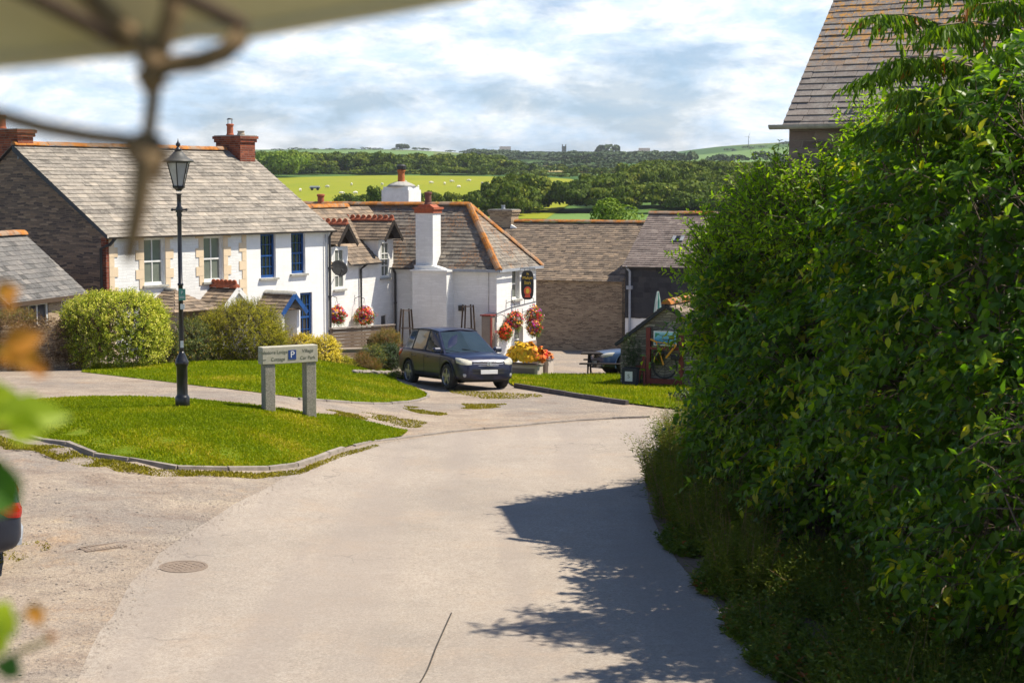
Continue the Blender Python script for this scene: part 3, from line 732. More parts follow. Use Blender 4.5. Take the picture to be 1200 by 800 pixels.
# loose stones on the gravel
V = []; Fq = []
edge_pts = [p for p in left_edge if p.y < 36]
for i in range(6500):
    px = random.uniform(-60, 330) if random.random() < .75 else random.uniform(430, 800)
    py = random.uniform(520, 800) if px < 330 else random.uniform(470, 500)
    if px > 60 and py > 720-(px-60)*.55 and px < 330: continue
    q = G(px, py) if i <= 2600 else None; s_ = random.uniform(.008, .03)
    if i > 2600:
        j = random.randrange(len(edge_pts)-1); e_ = edge_pts[j].lerp(edge_pts[j+1], random.random()); dd_ = random.gauss(0, .22)
        q = Vector((e_.x+dd_*.8, e_.y+dd_*.5, 0)); q.z = tz(q.x, q.y)+.005; s_ = random.uniform(.005, .018)
    b = len(V); a = random.random()*6
    for k in range(6):
        u = [(1, 0, .1), (0, 1, .1), (-1, 0, .1), (0, -1, .1), (.1, .1, .6), (0, 0, -.4)][k]
        V.append((q.x+s_*(u[0]*math.cos(a)-u[1]*math.sin(a)), q.y+s_*(u[0]*math.sin(a)+u[1]*math.cos(a))*.7, q.z+.008+s_*u[2]))
    for x in ((0, 1, 4), (1, 2, 4), (2, 3, 4), (3, 0, 4)): Fq.append([b+y for y in x])
o = quick_mesh('pebbles', np.array(V), [np.array(Fq)], simple('pebble', (.34, .28, .22), (.2, .17, .15), 3, .9, .2)); tag(o, kind='stuff')

# ================================================================== FOLIAGE
LEAF = {   # unit leaf along +y, width along x, normal +z
 'full': (np.array([(0, 0, 0), (-.36, .22, .09), (-.4, .48, .1), (-.2, .8, .04), (0, 1, -.08), (.2, .8, .04), (.4, .48, .1), (.36, .22, .09), (0, .3, 0), (0, .66, -.01)]),
          [np.array([(0, 8, 1), (0, 7, 8), (3, 9, 4), (4, 9, 5)]), np.array([(1, 8, 9, 2), (7, 6, 9, 8)]), np.array([(2, 9, 3), (6, 5, 9)])]),
 'fold': (np.array([(0, 0, 0), (-.35, .45, .1), (0, 1, -.05), (.35, .45, .1)]), [np.array([(0, 2, 1), (0, 3, 2)])]),
 'quad': (np.array([(-.5, 0, 0), (.5, 0, 0), (.5, 1, 0), (-.5, 1, 0)]), [np.array([(0, 1, 2, 3)])]),
 'tri': (np.array([(-.4, 0, 0), (.4, 0, 0), (0, 1, 0)]), [np.array([(0, 1, 2)])]),
}
def nrmz(a): return a/(np.linalg.norm(a, axis=-1, keepdims=True)+1e-9)
def leaf_arrays(pos, d, n, L, W, kind='full'):
    """pos, d (growth dir), n (approx normal) (N,3); L,W (N,)"""
    d = nrmz(d); x = nrmz(np.cross(d, n)); z = np.cross(x, d)
    T, Fs = LEAF[kind]; k = len(T)
    V = pos[:, None, :]+(T[None, :, 0:1]*W[:, None, None])*x[:, None, :]+(T[None, :, 1:2]*L[:, None, None])*d[:, None, :]+(T[None, :, 2:3]*L[:, None, None])*z[:, None, :]
    N = len(pos); off = (np.arange(N)*k)[:, None, None]
    out = [(f[None]+off).reshape(-1, f.shape[1]) for f in Fs]
    cnt = [len(f) for f in Fs]
    return V.reshape(-1, 3), out, cnt
def sphere_dirs(n):
    return nrmz(RNG.normal(size=(n, 3)))
def blob_points(ells, n, rmin=.7, rmax=1.03, amp=.12, power=2.0, zmin=-1.0, cull=True, bias=None):
    """ells: (cx,cy,cz,rx,ry,rz). returns positions, outward normals"""
    E = np.array([e[:6] for e in ells], float); w_ = (E[:, 3]*E[:, 4]+E[:, 4]*E[:, 5]+E[:, 3]*E[:, 5]); w_ /= w_.sum()
    Ps = []; Ns = []; tot = 0
    while tot < n:
        m = n*2
        k = RNG.choice(len(E), m, p=w_); d = sphere_dirs(m)
        if power != 2.0: d = d/((np.abs(d)**power).sum(1)**(1/power))[:, None]
        r = rmin+(rmax-rmin)*RNG.random(m)**.6
        lump = np.sin(d[:, 0]*5+k*2)*np.sin(d[:, 1]*5+k)*np.cos(d[:, 2]*6+k*3)+.6*np.sin(d[:, 0]*11+k)*np.sin(d[:, 2]*12)*np.sin(d[:, 1]*9)
        r = r*(1+amp*lump)
        P = E[k, :3]+d*E[k, 3:6]*r[:, None]; N = nrmz(d/E[k, 3:6])
        ok = d[:, 2] > zmin
        if cull and len(E) > 1:
            for j in range(len(E)):
                q = (((P-E[j, :3])/E[j, 3:6])**2).sum(1); ok &= ~((q < .6) & (k != j))
        P = P[ok]; N = N[ok]; Ps.append(P); Ns.append(N); tot += len(P)
    return np.concatenate(Ps)[:n], np.concatenate(Ns)[:n]
def shoots(ells, n_sh, per, sh_len, leafL, aspect, kind='full', up=.5, out=1.0, droop=.3, amp=.12, power=2.0, rmin=.62, rmax=.98, zmin=-.9, hang=.0, spread=.8, ground=True, clumpv=.25):
    B, N = blob_points(ells, n_sh, rmin, rmax, amp, power, zmin)
    D = nrmz(N*out+np.array([0, 0, up])+RNG.normal(0, .45, (n_sh, 3)))
    ln = sh_len*(.5+.8*RNG.random(n_sh))
    t = (np.arange(per)+.6)/per
    t = t[None, :]+RNG.normal(0, .05, (n_sh, per))
    curve = np.zeros((n_sh, per, 3)); curve[..., 2] = -droop*(t**2)*ln[:, None]
    P = B[:, None]+D[:, None]*(t*ln[:, None])[..., None]+curve
    a = nrmz(np.cross(D, RNG.normal(size=(n_sh, 3)))); b = np.cross(D, a)
    ang = np.arange(per)[None]*2.4+RNG.random((n_sh, 1))*6.28
    side = a[:, None]*np.cos(ang)[..., None]+b[:, None]*np.sin(ang)[..., None]
    d = side*spread+D[:, None]*.45+np.array([0, 0, -hang])+RNG.normal(0, .15, (n_sh, per, 3))
    nn = np.array([0, 0, 1.0])+N[:, None]*.6+RNG.normal(0, .35, (n_sh, per, 3))
    L = leafL*(.55+.6*RNG.random((n_sh, per)))*(1.05-.35*np.clip(t, 0, 1))
    rn = np.clip(.4+RNG.normal(0, clumpv, (n_sh, 1))+RNG.normal(0, .15, (n_sh, per))+.12*t, 0, 1)
    P = P.reshape(-1, 3); keep = np.ones(len(P), bool)
    if ground: keep = P[:, 2] > terr(P[:, 0], P[:, 1])+.02
    V, Fs, cnt = leaf_arrays(P[keep], d.reshape(-1, 3)[keep], nn.reshape(-1, 3)[keep], L.ravel()[keep], (L*aspect).ravel()[keep], kind)
    return V, Fs, rn.ravel()[keep], cnt, (B, D, ln, droop)
def fol_mesh(name, sets, mats, parent=None):
    """sets: list of (V,Fs,rn,cnt,material_index)"""
    Vs = []; by = {}; o = 0
    for V, Fs, rn, cnt, mi in sets:
        for f, c in zip(Fs, cnt):
            by.setdefault(f.shape[1], []).append((f+o, np.repeat(rn, c) if rn is not None else np.full(len(f), .5), np.full(len(f), mi)))
        Vs.append(V); o += len(V)
    FL = []; RN = []; MI = []
    for k, l in by.items():
        FL.append(np.concatenate([x[0] for x in l])); RN.append(np.concatenate([x[1] for x in l])); MI.append(np.concatenate([x[2] for x in l]))
    return quick_mesh(name, np.concatenate(Vs), FL, mats, fm=np.concatenate(MI), rnd=np.concatenate(RN), parent=parent)
def stem_set(info, mi, r=.004, every=1):
    B, D, ln, droop = info; B = B[::every]; D = D[::every]; ln = ln[::every]; n = len(B)
    a = nrmz(np.cross(D, np.array([.3, .2, .9]))); b = np.cross(D, a)
    T = B+D*ln[:, None]+np.array([0, 0, -1.0])*droop*ln[:, None]; Mi = B+D*(ln*.5)[:, None]+np.array([0, 0, -1.0])*droop*.25*ln[:, None]
    Bk = B-D*(ln*.8)[:, None]
    V = np.empty((n, 9, 3))
    for j, (c, rr) in enumerate(((Bk, r*1.6), (Mi, r), (T, r*.4))):
        for k in range(3):
            an = k*2.094; V[:, j*3+k] = c+(a*math.cos(an)+b*math.sin(an))*rr
    f = []
    for j in (0, 1):
        for k in range(3): f.append((j*3+k, j*3+(k+1) % 3, j*3+3+(k+1) % 3, j*3+3+k))
    f = np.array(f); off = (np.arange(n)*9)[:, None, None]
    return V.reshape(-1, 3), [(f[None]+off).reshape(-1, 4)], None, [6], mi
def bush(name, label, cat, ells, n_sh, per, sl, ll, asp, mat, kind='fold', group=None, stem=None, parent=None, base=None, **kw):
    V, Fs, rn, cnt, info = shoots(ells, n_sh, per, sl, ll, asp, kind, **kw)
    sets = [(V, Fs, rn, cnt, 0)]
    if stem: sets.append(stem_set(info, 1, max(.0022, ll*.05)))
    mats = [mat]+([stem] if stem else [])
    if parent is None:
        x, y = ells[0][0], ells[0][1]; z = tz(x, y) if base is None else base
        for i in range(len(sets)): sets[i] = (sets[i][0]-np.array([x, y, z]),)+sets[i][1:]
        o = fol_mesh(name, sets, mats); o.location = (x, y, z); tag(o, label, cat, group)
    else: o = fol_mesh(name, sets, mats, parent)
    return o
def px_ell(px, py, Y, rpx, rpz, ry=None):
    c = at(px, py, Y); s_ = Y/F; rx = rpx*s_; rz = rpz*s_
    return (c.x, c.y, c.z, rx, ry or rx, rz)
# ================================================================== BUILDINGS
def slate_roof(mb, O, U, V, poly, sw=.3, sh=.2, th=.016, jit=.006, seed=1):
    """lay real slates on the plane O + u*U + v*V inside the convex polygon poly [(u,v)..]"""
    rs = random.Random(seed); O = Vector(O); U = Vector(U).normalized(); V = Vector(V).normalized(); N = U.cross(V)
    vmin = min(p[1] for p in poly); vmax = max(p[1] for p in poly)
    def ext(v):
        xs = []
        for i in range(len(poly)):
            a = poly[i]; b = poly[(i+1) % len(poly)]
            if abs(a[1]-b[1]) < 1e-9: 
                if abs(v-a[1]) < 1e-6: xs += [a[0], b[0]]
                continue
            t = (v-a[1])/(b[1]-a[1])
            if -1e-6 <= t <= 1+1e-6: xs.append(a[0]+t*(b[0]-a[0]))
        return (min(xs), max(xs)) if xs else None
    # deck below
    mb.mi = 1; mb.rv = .5
    vs = [O+U*p[0]+V*p[1]+N*(-.01) for p in poly]; mb.add(vs, [tuple(range(len(vs)))]); mb.mi = 0
    v = vmin; row = 0
    while v < vmax-.02:
        h = min(sh*(1+rs.uniform(-.04, .04)), vmax-v); e0 = ext(min(v+.001, vmax)); e1 = ext(min(v+h, vmax))
        if e0 and e1:
            u = e0[0]-rs.uniform(0, 1)*sw; rowr = rs.gauss(0, .12)
            while u < e0[1]:
                w_ = sw*rs.uniform(.8, 1.2); g = .004
                a0 = max(u+g, e0[0]); b0 = min(u+w_-g, e0[1]); a1 = max(u+g, e1[0]); b1 = min(u+w_-g, e1[1])
                if b0-a0 > .02:
                    a1 = min(a1, e1[1]); b1 = max(b1, a1)
                    b1 = max(b1, min(a1+.001, e1[1]))
                    dz = rs.uniform(0, jit); tz_ = th+dz+rs.uniform(-.3, .3)*jit; dv = rs.uniform(-.012, .01)
                    top = .004
                    P = []
                    for (uu, vv, nn) in ((a0, v-.02+dv, tz_), (b0, v-.02+dv, tz_+rs.uniform(-.3, .3)*jit), (b1, v+h, top), (a1, v+h, top), (a0, v-.02+dv, tz_-th), (b0, v-.02+dv, tz_-th)):
                        P.append(O+U*uu+V*vv+N*nn)
                    mb.rv = min(1, max(0, .45+rowr+rs.gauss(0, .2)))
                    mb.add(P, [(0, 1, 2, 3), (4, 5, 1, 0), (4, 0, 3), (5, 2, 1)])
                u += w_
        v += h; row += 1
    mb.rv = .5; mb.mi = 0
def ridge_tiles(mb, a, b, w=.16, h=.08, L=.42, seed=3):
    rs = random.Random(seed); a = Vector(a); b = Vector(b); d = b-a; n = max(1, round(d.length/L)); d.normalize()
    s_ = d.cross(Vector((0, 0, 1))).normalized(); u = s_.cross(d)
    st = (b-a).length/n
    for i in range(n):
        p = a+d*(i*st+.005); q = a+d*((i+1)*st-.005+.0); j = rs.uniform(0, .015); sec = []
        for c in (p, q):
            for k in range(7):
                an = PI*k/6; sec.append(c+s_*(w*math.cos(an))+u*(h*math.sin(an)-.05+j+.05*(1-abs(math.cos(an)))))
            j += rs.uniform(-.004, .004)
        f = [(k, k+1, 8+k, 7+k) for k in range(6)]+[tuple(range(6, -1, -1)), tuple(range(7, 14))]
        mb.rv = rs.random(); mb.add(sec, f)
    mb.rv = .5
def wall_panel(mb, O, U, N, w, z0, z1, holes=(), depth=.2, top=None):
    """wall face in plane through O spanned by U and Z, outward normal N; holes (x0,x1,za,zb). reveals go inwards"""
    O = Vector(O); U = Vector(U).normalized(); N = Vector(N).normalized(); Z = Vector((0, 0, 1))
    xs = sorted({0, w, *[h[0] for h in holes], *[h[1] for h in holes]}); zs = sorted({z0, z1, *[h[2] for h in holes], *[h[3] for h in holes]})
    P = lambda x, z, d=0: O+U*x+Z*z-N*d
    flip = U.cross(Z).dot(N) < 0
    def Q(a, b, c, d): mb.add([a, b, c, d] if not flip else [d, c, b, a], [(0, 1, 2, 3)])
    for i in range(len(xs)-1):
        for k in range(len(zs)-1):
            cx_, cz = (xs[i]+xs[i+1])/2, (zs[k]+zs[k+1])/2
            if any(h[0] < cx_ < h[1] and h[2] < cz < h[3] for h in holes): continue
            Q(P(xs[i], zs[k]), P(xs[i+1], zs[k]), P(xs[i+1], zs[k+1]), P(xs[i], zs[k+1]))
    for a, b, c, d in holes:
        Q(P(a, c), P(a, c, depth), P(a, d, depth), P(a, d)); Q(P(b, c, depth), P(b, c), P(b, d), P(b, d, depth))
        Q(P(a, c), P(b, c), P(b, c, depth), P(a, c, depth)); Q(P(a, d, depth), P(b, d, depth), P(b, d), P(a, d))
        Q(P(a, c, depth+.02), P(b, c, depth+.02), P(b, d, depth+.02), P(a, d, depth+.02))
def window(parent, O, U, N, hole, mat, pane_mat, depth=.14, cols=2, rows=2, fw=.055, bar=.022, sill=None, sash=True, sill_drop=.0, label=None):
    x0, x1, z0, z1 = hole; O = Vector(O); U = Vector(U).normalized(); N = Vector(N).normalized()
    B = Matrix((U, -N, Vector((0, 0, 1)))).transposed().to_4x4(); B.translation = O
    mb = MB(); mb.M = B; d = depth
    mb.box(x0, x0+fw, d-.04, d+.03, z0, z1); mb.box(x1-fw, x1, d-.04, d+.03, z0, z1); mb.box(x0+fw, x1-fw, d-.04, d+.03, z1-fw, z1); mb.box(x0+fw, x1-fw, d-.045, d+.03, z0, z0+fw*1.3)
    for i in range(1, cols): c = x0+(x1-x0)*i/cols; mb.box(c-bar/2, c+bar/2, d-.02, d+.015, z0+fw*1.3, z1-fw)
    for i in range(1, rows):
        c = z0+(z1-z0)*i/rows; b_ = fw*.8 if (sash and i*2 == rows) else bar
        mb.box(x0+fw, x1-fw, d-.028, d+.012, c-b_/2, c+b_/2)
    w_ = mb.build('window', mat, parent)
    if label: w_['label'] = label
    mb = MB(); mb.M = B; mb.quad((x0+fw*.5, d+.005, z0+fw*.5), (x1-fw*.5, d+.005, z0+fw*.5), (x1-fw*.5, d+.005, z1-fw*.5), (x0+fw*.5, d+.005, z1-fw*.5)); mb.build('pane', pane_mat, w_)
    if sill is not None:
        mb = MB(); mb.M = B; mb.box(x0-.08, x1+.08, -.09, d-.05, z0-.07, z0-.003); mb.build('window_sill', sill, w_)
    return w_
def pipe(parent, pts, r=.04, mat=None, name='downpipe', clips=()):
    mb = MB(); mb.tube(pts, r, 8)
    for z in clips: mb.tube([(pts[-1][0], pts[-1][1], z-.03), (pts[-1][0], pts[-1][1], z+.03)], r*1.35, 8)
    return mb.build(name, mat or M['dark_pipe'], parent, smooth=False)
def gutter(parent, a, b, r=.06, mat=None):
    a = Vector(a); b = Vector(b); d = (b-a).normalized(); s_ = d.cross(Vector((0, 0, 1))); mb = MB(); v = []
    for p in (a, b):
        for rr in (r, r*.8):
            for k in range(7): an = PI+PI*k/6; v.append(p+s_*(rr*math.cos(an))+Vector((0, 0, rr*math.sin(an))))
    f = [(k, k+1, 15+k, 14+k) for k in range(6)]+[(7+k+1, 7+k, 21+k, 22+k) for k in range(6)]+[(0, 7, 21, 14), (6, 20, 27, 13), tuple([0, 1, 2, 3, 4, 5, 6, 13, 12, 11, 10, 9, 8, 7]), tuple([14, 21, 22, 23, 24, 25, 26, 27, 20, 19, 18, 17, 16, 15])]
    mb.add(v, f); return mb.build('gutter', mat or M['dark_pipe'], parent)
def pot(parent, c, r=.13, h=.4, mat=None, cowl=False):
    mb = MB(); mb.lathe([(r*.95, 0), (r, .04), (r*.85, .08), (r*.8, h*.8), (r, h*.85), (r, h*.95), (r*.8, h), (r*.55, h), (r*.55, h*.7)], 16, c)
    o = mb.build('chimney_pot', mat or M['terracotta'], parent, smooth=False)
    if cowl:
        mb = MB()
        for k in range(4): a = k*PI/2; mb.tube([(c[0]+r*.7*math.cos(a), c[1]+r*.7*math.sin(a), c[2]+h-.02), (c[0]+r*.7*math.cos(a), c[1]+r*.7*math.sin(a), c[2]+h+.16)], .012, 5)
        mb.lathe([(r*.9, h+.15), (r*.5, h+.2)], 12, c); mb.build('cowl', M['dark_pipe'], o)
    return o

# ---------------------------------------------------------------- the row of two cottages
HZ = -1.0
C1 = at(124, 275, 51.5); C2 = at(387, 267.5, 59.9)
d1 = Vector((C2.x-C1.x, C2.y-C1.y, 0)); HL = d1.length; HA = math.atan2(d1.y, d1.x)
cot = thing('cottage_row', 'white cottage pair under one grey slate roof, blue windows at its right end', 'cottage', (C1.x, C1.y, HZ), HA)
EZ = (C1.z+C2.z)/2-HZ; HW = 4.06; RZ = EZ+2.72
X = Vector((1, 0, 0)); Yv = Vector((0, 1, 0)); Zv = Vector((0, 0, 1))
def loc_px(obj, px, py, plane='y', val=0.0):
    """point in obj's local frame where the pixel ray meets a local plane"""
    Mi = (Matrix.Translation(obj.location) @ Matrix.Rotation(obj.rotation_euler.z, 4, 'Z')).inverted()
    o_ = Mi @ Vector((0, 0, CAMZ)); d_ = Mi.to_3x3() @ ray(px, py)
    k = {'x': 0, 'y': 1, 'z': 2}[plane]; t_ = (val-o_[k])/d_[k]; return o_+d_*t_
def hole_px(obj, px0, px1, py0, py1):
    a = loc_px(obj, px0, py0); b = loc_px(obj, px1, py1); return (a.x, b.x, b.z, a.z)
h1 = hole_px(cot, 168, 194, 279, 333); h2 = hole_px(cot, 238, 262, 277, 329); h3 = hole_px(cot, 305, 323.5, 272, 325); h4 = hole_px(cot, 341, 358, 271, 320)
def fixh(h, w_=None, zt=None): return (h[0], h[1] if w_ is None else h[0]+w_, h[2], min(h[3], EZ-.12))
hs = [fixh(h) for h in (h1, h2, h3, h4)]
split = loc_px(cot, 289, 300).x
mb = MB(); wall_panel(mb, (0, 0, 0), X, -Yv, split, 0, EZ, hs[:2], .18); mb.build('wall', M['white_stone'], cot)
gl = [(split+2.6, split+2.95, .1, 2.0)]
mb = MB(); hs2 = [(h[0]-split, h[1]-split, h[2], h[3]) for h in hs[2:]]
dx0 = loc_px(cot, 352, 380).x-split
hd = (dx0, dx0+.62, .9, 2.6)
wall_panel(mb, (split, 0, 0), X, -Yv, HL-split, 0, EZ, hs2+[hd], .18); mb.build('wall', M['white_render'], cot)
# gables and back
mb = MB(); mb.prism([(0, 0), (2*HW, 0), (2*HW, EZ), (HW, RZ), (0, EZ)], .0, .35, 'x'); mb.M = Matrix.Translation((.003, .003, 0))
g = mb.build('gable_wall', M['stone_dark'], cot); g.location = (-.002, .004, -.004); g['label'] = 'dark rubble stone gable wall'
mb = MB(); mb.prism([(0, 0), (2*HW, 0), (2*HW, EZ), (HW, RZ), (0, EZ)], HL-.35, HL-.002, 'x'); g = mb.build('gable_wall', M['white_render'], cot); g.location = (0, .005, -.004)
mb = MB(); mb.box(.35, HL-.35, 2*HW-.3, 2*HW-.01, 0, EZ-.01); mb.build('wall', M['white_render'], cot)
mb = MB(); wall_mat = M['brick']; mb.box(-.015, .09, -.012, .2, 0, EZ-.1); mb.build('brick_corner', M['brick'], cot)
# roofs
mb = MB(); sl_ = math.hypot(HW, RZ-EZ); ov = .22
up = Vector((0, HW, RZ-EZ)).normalized(); dn = Vector((0, -HW, RZ-EZ)).normalized()
slate_roof(mb, Vector((-.12, 0, EZ+.02))-up*ov, X, up, [(0, 0), (HL+.2, 0), (HL+.2, sl_+ov), (0, sl_+ov)], .34, .215, .02, .01, 11)
slate_roof(mb, Vector((HL+.08, 2*HW, EZ+.02))-dn*ov, -X, dn, [(0, 0), (HL+.2, 0), (HL+.2, sl_+ov), (0, sl_+ov)], .34, .215, .02, .01, 12)
rf = mb.build('roof', [M['slate'], M['dark_lead']], cot)
mb = MB(); ridge_tiles(mb, (-.1, HW, RZ+.07), (HL-1.0, HW, RZ+.07), .13, .075, .45); mb.build('ridge', M['lichen_ridge'], rf)
mb = MB()
mb.quad((-.14, -.2, EZ-.13), (-.14, -.2, EZ-.01), (-.14, HW, RZ+.02), (-.14, HW, RZ-.16)); mb.quad((-.12, -.2, EZ-.01), (-.12, -.2, EZ-.13), (-.12, HW, RZ-.16), (-.12, HW, RZ+.02))
mb.build('verge_board', M['dark_lead'], rf)
gutter(cot, (-.1, -.2, EZ-.07), (HL+.08, -.2, EZ-.07), .06, M['dark_pipe'])
# lichen clumps near ridge handled by material; chimneys
def stack(parent, x0, x1, y0, y1, z0, z1, mat, cap=True, name='chimney'):
    mb = MB(); mb.box(x0, x1, y0, y1, z0, z1-.22); c = mb.build(name, mat, parent)
    mb = MB(); mb.box(x0-.05, x1+.05, y0-.05, y1+.05, z1-.22, z1-.1); mb.box(x0-.09, x1+.09, y0-.09, y1+.09, z1-.1, z1); 
    mb.build('corbel', mat, c)
    if cap: 
        mb = MB(); mb.prism([(x0-.05, y0-.05), (x1+.05, y0-.05), (x1+.05, y1+.05), (x0-.05, y1+.05)], z1+.001, z1+.03); mb.build('flaunching', M['grey_sill'], c)
    return c
cz = at(290, 160, 62).z-HZ
c = stack(cot, HL-.86, HL-.1, HW-.62, HW+.58, RZ-1.2, cz, M['brick'])
pot(c, (HL-.5, HW+.22, cz+.03), .14, .42, None, True); pot(c, (HL-.5, HW-.32, cz+.03), .14, .16, M['wood_pale'])
cz = at(20, 152, 54).z-HZ
c = stack(cot, .02, .62, HW-.1, HW+1.5, RZ-1.5, cz, M['brick'])
mb = MB(); mb.box(.62, .66, HW-.15, HW+1.2, RZ-.42, RZ-.02); mb.box(-.02, .64, HW-.16, HW-.1, RZ-.42, RZ-.1); mb.build('flashing', M['lead'], c)
pot(c, (.3, HW+1.0, cz+.03), .15, .45)
mb = MB(); mb.box(0, .62, HW-.6, HW+2, RZ-1.6, RZ-.95) if False else None
# cream quoins and window surrounds
mb = MB()
def quoin(x, side, z0, z1):
    z = z0; k = 0
    while z < z1-.02:
        h = min(.3, z1-z); w_ = .34 if k % 2 else .2
        mb.box(x if side > 0 else x-w_, x+w_ if side > 0 else x, -.022, .0 if True else 0, z+.004, z+h-.004); z += h; k += 1
quoin(.1, 1, .2, EZ-.12)
for h in hs[:2]: quoin(h[0]-.004, -1, h[2]-.1, EZ-.1); quoin(h[1]+.004, 1, h[2]-.1, EZ-.1)
quoin(split-.02, -1, .2, EZ-.12)
tag(mb.build('quoins', M['cream'], cot), kind='stuff')
for i, h in enumerate(hs[:2]): window(cot, (0, 0, 0), X, -Yv, h, M['white_paint'], M['window_glass_pale'], .13, 2, 2, .07, .035, M['grey_sill'])
for i, h in enumerate(hs[2:]): window(cot, (0, 0, 0), X, -Yv, h, M['blue_paint'], M['window_glass'], .13, 4, 4, .07, .018, M['grey_sill'], label='blue painted small-paned sash window')
window(cot, (split, 0, 0), X, -Yv, hd, M['blue_paint'], M['window_glass'], .1, 3, 4, .08, .02, None, label='blue small-paned ground floor window')
x_ = HL-.12
pipe(cot, [(x_, -.2, EZ-.1), (x_, -.07, EZ-.3), (x_, -.07, .1)], .045, M['dark_pipe'], clips=(1.2, 2.4, 3.4))
pipe(cot, [(x_-.2, -.06, EZ-.2), (x_-.2, -.06, .1)], .02, M['grey_pipe'])
pipe(cot, [(.2, -.2, EZ-.1), (.05, -.12, EZ-.3), (-.1, .12, EZ-.42), (-.1, .12, .2)], .05, M['dark_pipe'])
pipe(cot, [(split-.35, -.06, 2.7), (split-.35, -.06, 2.0)], .03, M['white_paint'], 'vent_pipe')
# porches
def porch(xc, w_, ze, zr, dep, crest=False, blue=False, hip=False, n=1):
    mb = MB(); a, b = xc-w_/2, xc+w_/2
    mb.box(a+.08, a+.2, -dep+.08, -.004, 0, ze); mb.box(b-.2, b-.08, -dep+.08, -.004, 0, ze)
    pw = mb.build('porch', M['white_render'] if not hip else M['wood_pale'], cot)
    mb = MB(); hh = zr-ze; hw_ = w_/2+.12; L_ = math.hypot(hw_, hh)
    for s_ in (-1, 1):
        O_ = Vector((xc-s_*hw_, -dep-.1 if s_ > 0 else -.003, ze-.05)); U_ = Vector((0, 1, 0)) if s_ < 0 else Vector((0, 1, 0))
        Vd = Vector((s_*hw_, 0, hh)).normalized()
        if s_ > 0: slate_roof(mb, (xc-hw_, -.003, ze-.05), (0, -1, 0), Vd, [(0, 0), (dep+.1, 0), (dep+.1-(hw_ if hip else 0), L_), (0, L_)], .28, .16, .022, .008, 20+n)
        else: slate_roof(mb, (xc+hw_, -dep-.1, ze-.05), (0, 1, 0), Vd, [(0, 0), (dep+.1, 0), (dep+.1, L_), (hw_ if hip else 0, L_)], .28, .16, .022, .008, 30+n)
    if hip:
        Vd = Vector((0, hw_, hh)).normalized(); slate_roof(mb, (xc-hw_, -dep-.1, ze-.05), X, Vd, [(0, 0), (2*hw_, 0), (hw_, math.hypot(hw_, hh))], .28, .16, .02, .008, 41)
    r_ = mb.build('porch_roof', [M['slate_brown'], M['dark_lead']], pw)
    if not hip:
        mb = MB()
        for s_ in (-1, 1):
            beam(mb, (xc+s_*(hw_-.02), -dep-.12, ze-.13), (xc+s_*.0, -dep-.12, zr-.08), .04, .15)
        mb.build('bargeboard', M['blue_paint'] if blue else M['white_paint'], pw)
        mb = MB(); mb.add([(xc-hw_*.8, -dep-.05, ze+.02), (xc+hw_*.8, -dep-.05, ze+.02), (xc, -dep-.05, zr-.15)], [(0, 1, 2)]) if not blue else mb.tube([(xc-.3, -dep-.03, ze+.02), (xc+.3, -dep-.03, ze+.02)], .03)
        mb.build('tie', M['white_paint'] if not blue else M['wood_brown'], pw)
    mb = MB()
    if crest:
        ridge_tiles(mb, (xc, -dep-.1, zr), (xc, -.01, zr), .1, .09, .3)
        for i in range(6):
            y = -dep-.04+i*(dep/6); mb.lathe([(.0, 0), (.1, 0), (.1, .04), (0, .04)], 12, (0, 0, 0)) if False else None
            old = mb.M; mb.M = Matrix.Translation((xc, y+.1, zr+.12)) @ Matrix.Rotation(PI/2, 4, 'Y'); mb.lathe([(.05, -.02), (.1, -.02), (.1, .02), (.05, .02), (.05, -.02)], 12); mb.M = old
        mb.build('crested_ridge', M['terracotta'], r_)
    else:
        if hip: mb.box(xc-.08, xc+.08, -dep-.1+hw_, -.004, zr-.09, zr-.02)
        else: ridge_tiles(mb, (xc, -dep-.12, zr-.02), (xc, -.01, zr-.02), .13, .07, .3)
        mb.build('ridge', M['grey_sill'], r_)
    return pw
pb = loc_px(cot, 362, 352, 'y', -1.2)
pe = loc_px(cot, 345, 345, 'y', -1.25)
# blue porch: apex near px 348,342 ; right eave px 357,362 ; left post px 331
ap = loc_px(cot, 345, 343, 'y', -1.3); le = loc_px(cot, 330, 366, 'y', -1.3)
porch(ap.x, (ap.x-le.x)*2-.25, le.z+.05, ap.z, 1.2, False, True, n=1)
ap = loc_px(cot, 279, 336, 'y', -1.2); le = loc_px(cot, 264, 358, 'y', -1.2)
porch(ap.x, 1.3, ap.z-.62, ap.z, 1.1, True, False, n=2)
ap = loc_px(cot, 200, 338, 'y', -.5)
porch(ap.x+.25, 1.75, ap.z-.62, ap.z, 1.3, False, False, True, n=3)

# ---------------------------------------------------------------- low slate-roofed outbuilding at the far left
A1 = at(8, 356, 45.6); A2 = at(101, 342, 50.0)
dd = Vector((A2.x-A1.x, A2.y-A1.y, 0)); LL = dd.length
low = thing('outbuilding', 'low dark stone outbuilding with slate roof and white window frames', 'outbuilding', (A1.x, A1.y, .2), math.atan2(dd.y, dd.x))
ez = (A1.z+A2.z)/2-.2+.02; rz_ = at(28, 275, 50.4).z-.2; wv = 1.95
wh = [hole_px(low, 33, 57, 353, 382), hole_px(low, 72, 84, 350, 382)]
wh = [(h[0], h[1], .55, ez-.12) for h in wh]
mb = MB(); wall_panel(mb, (0, 0, 0), X, -Yv, LL, -.6, ez, wh, .12)
mb.prism([(0.003, -.6), (2*wv, -.6), (2*wv, ez), (wv, rz_), (0.003, ez)], .0, .28, 'x')
mb.prism([(0.003, -.6), (2*wv, -.6), (2*wv, ez), (wv, rz_), (0.003, ez)], LL-.28, LL-.003, 'x'); mb.box(.28, LL-.28, 2*wv-.3, 2*wv-.003, -.6, ez-.02)
mb.build('wall', M['stone_brown'], low)
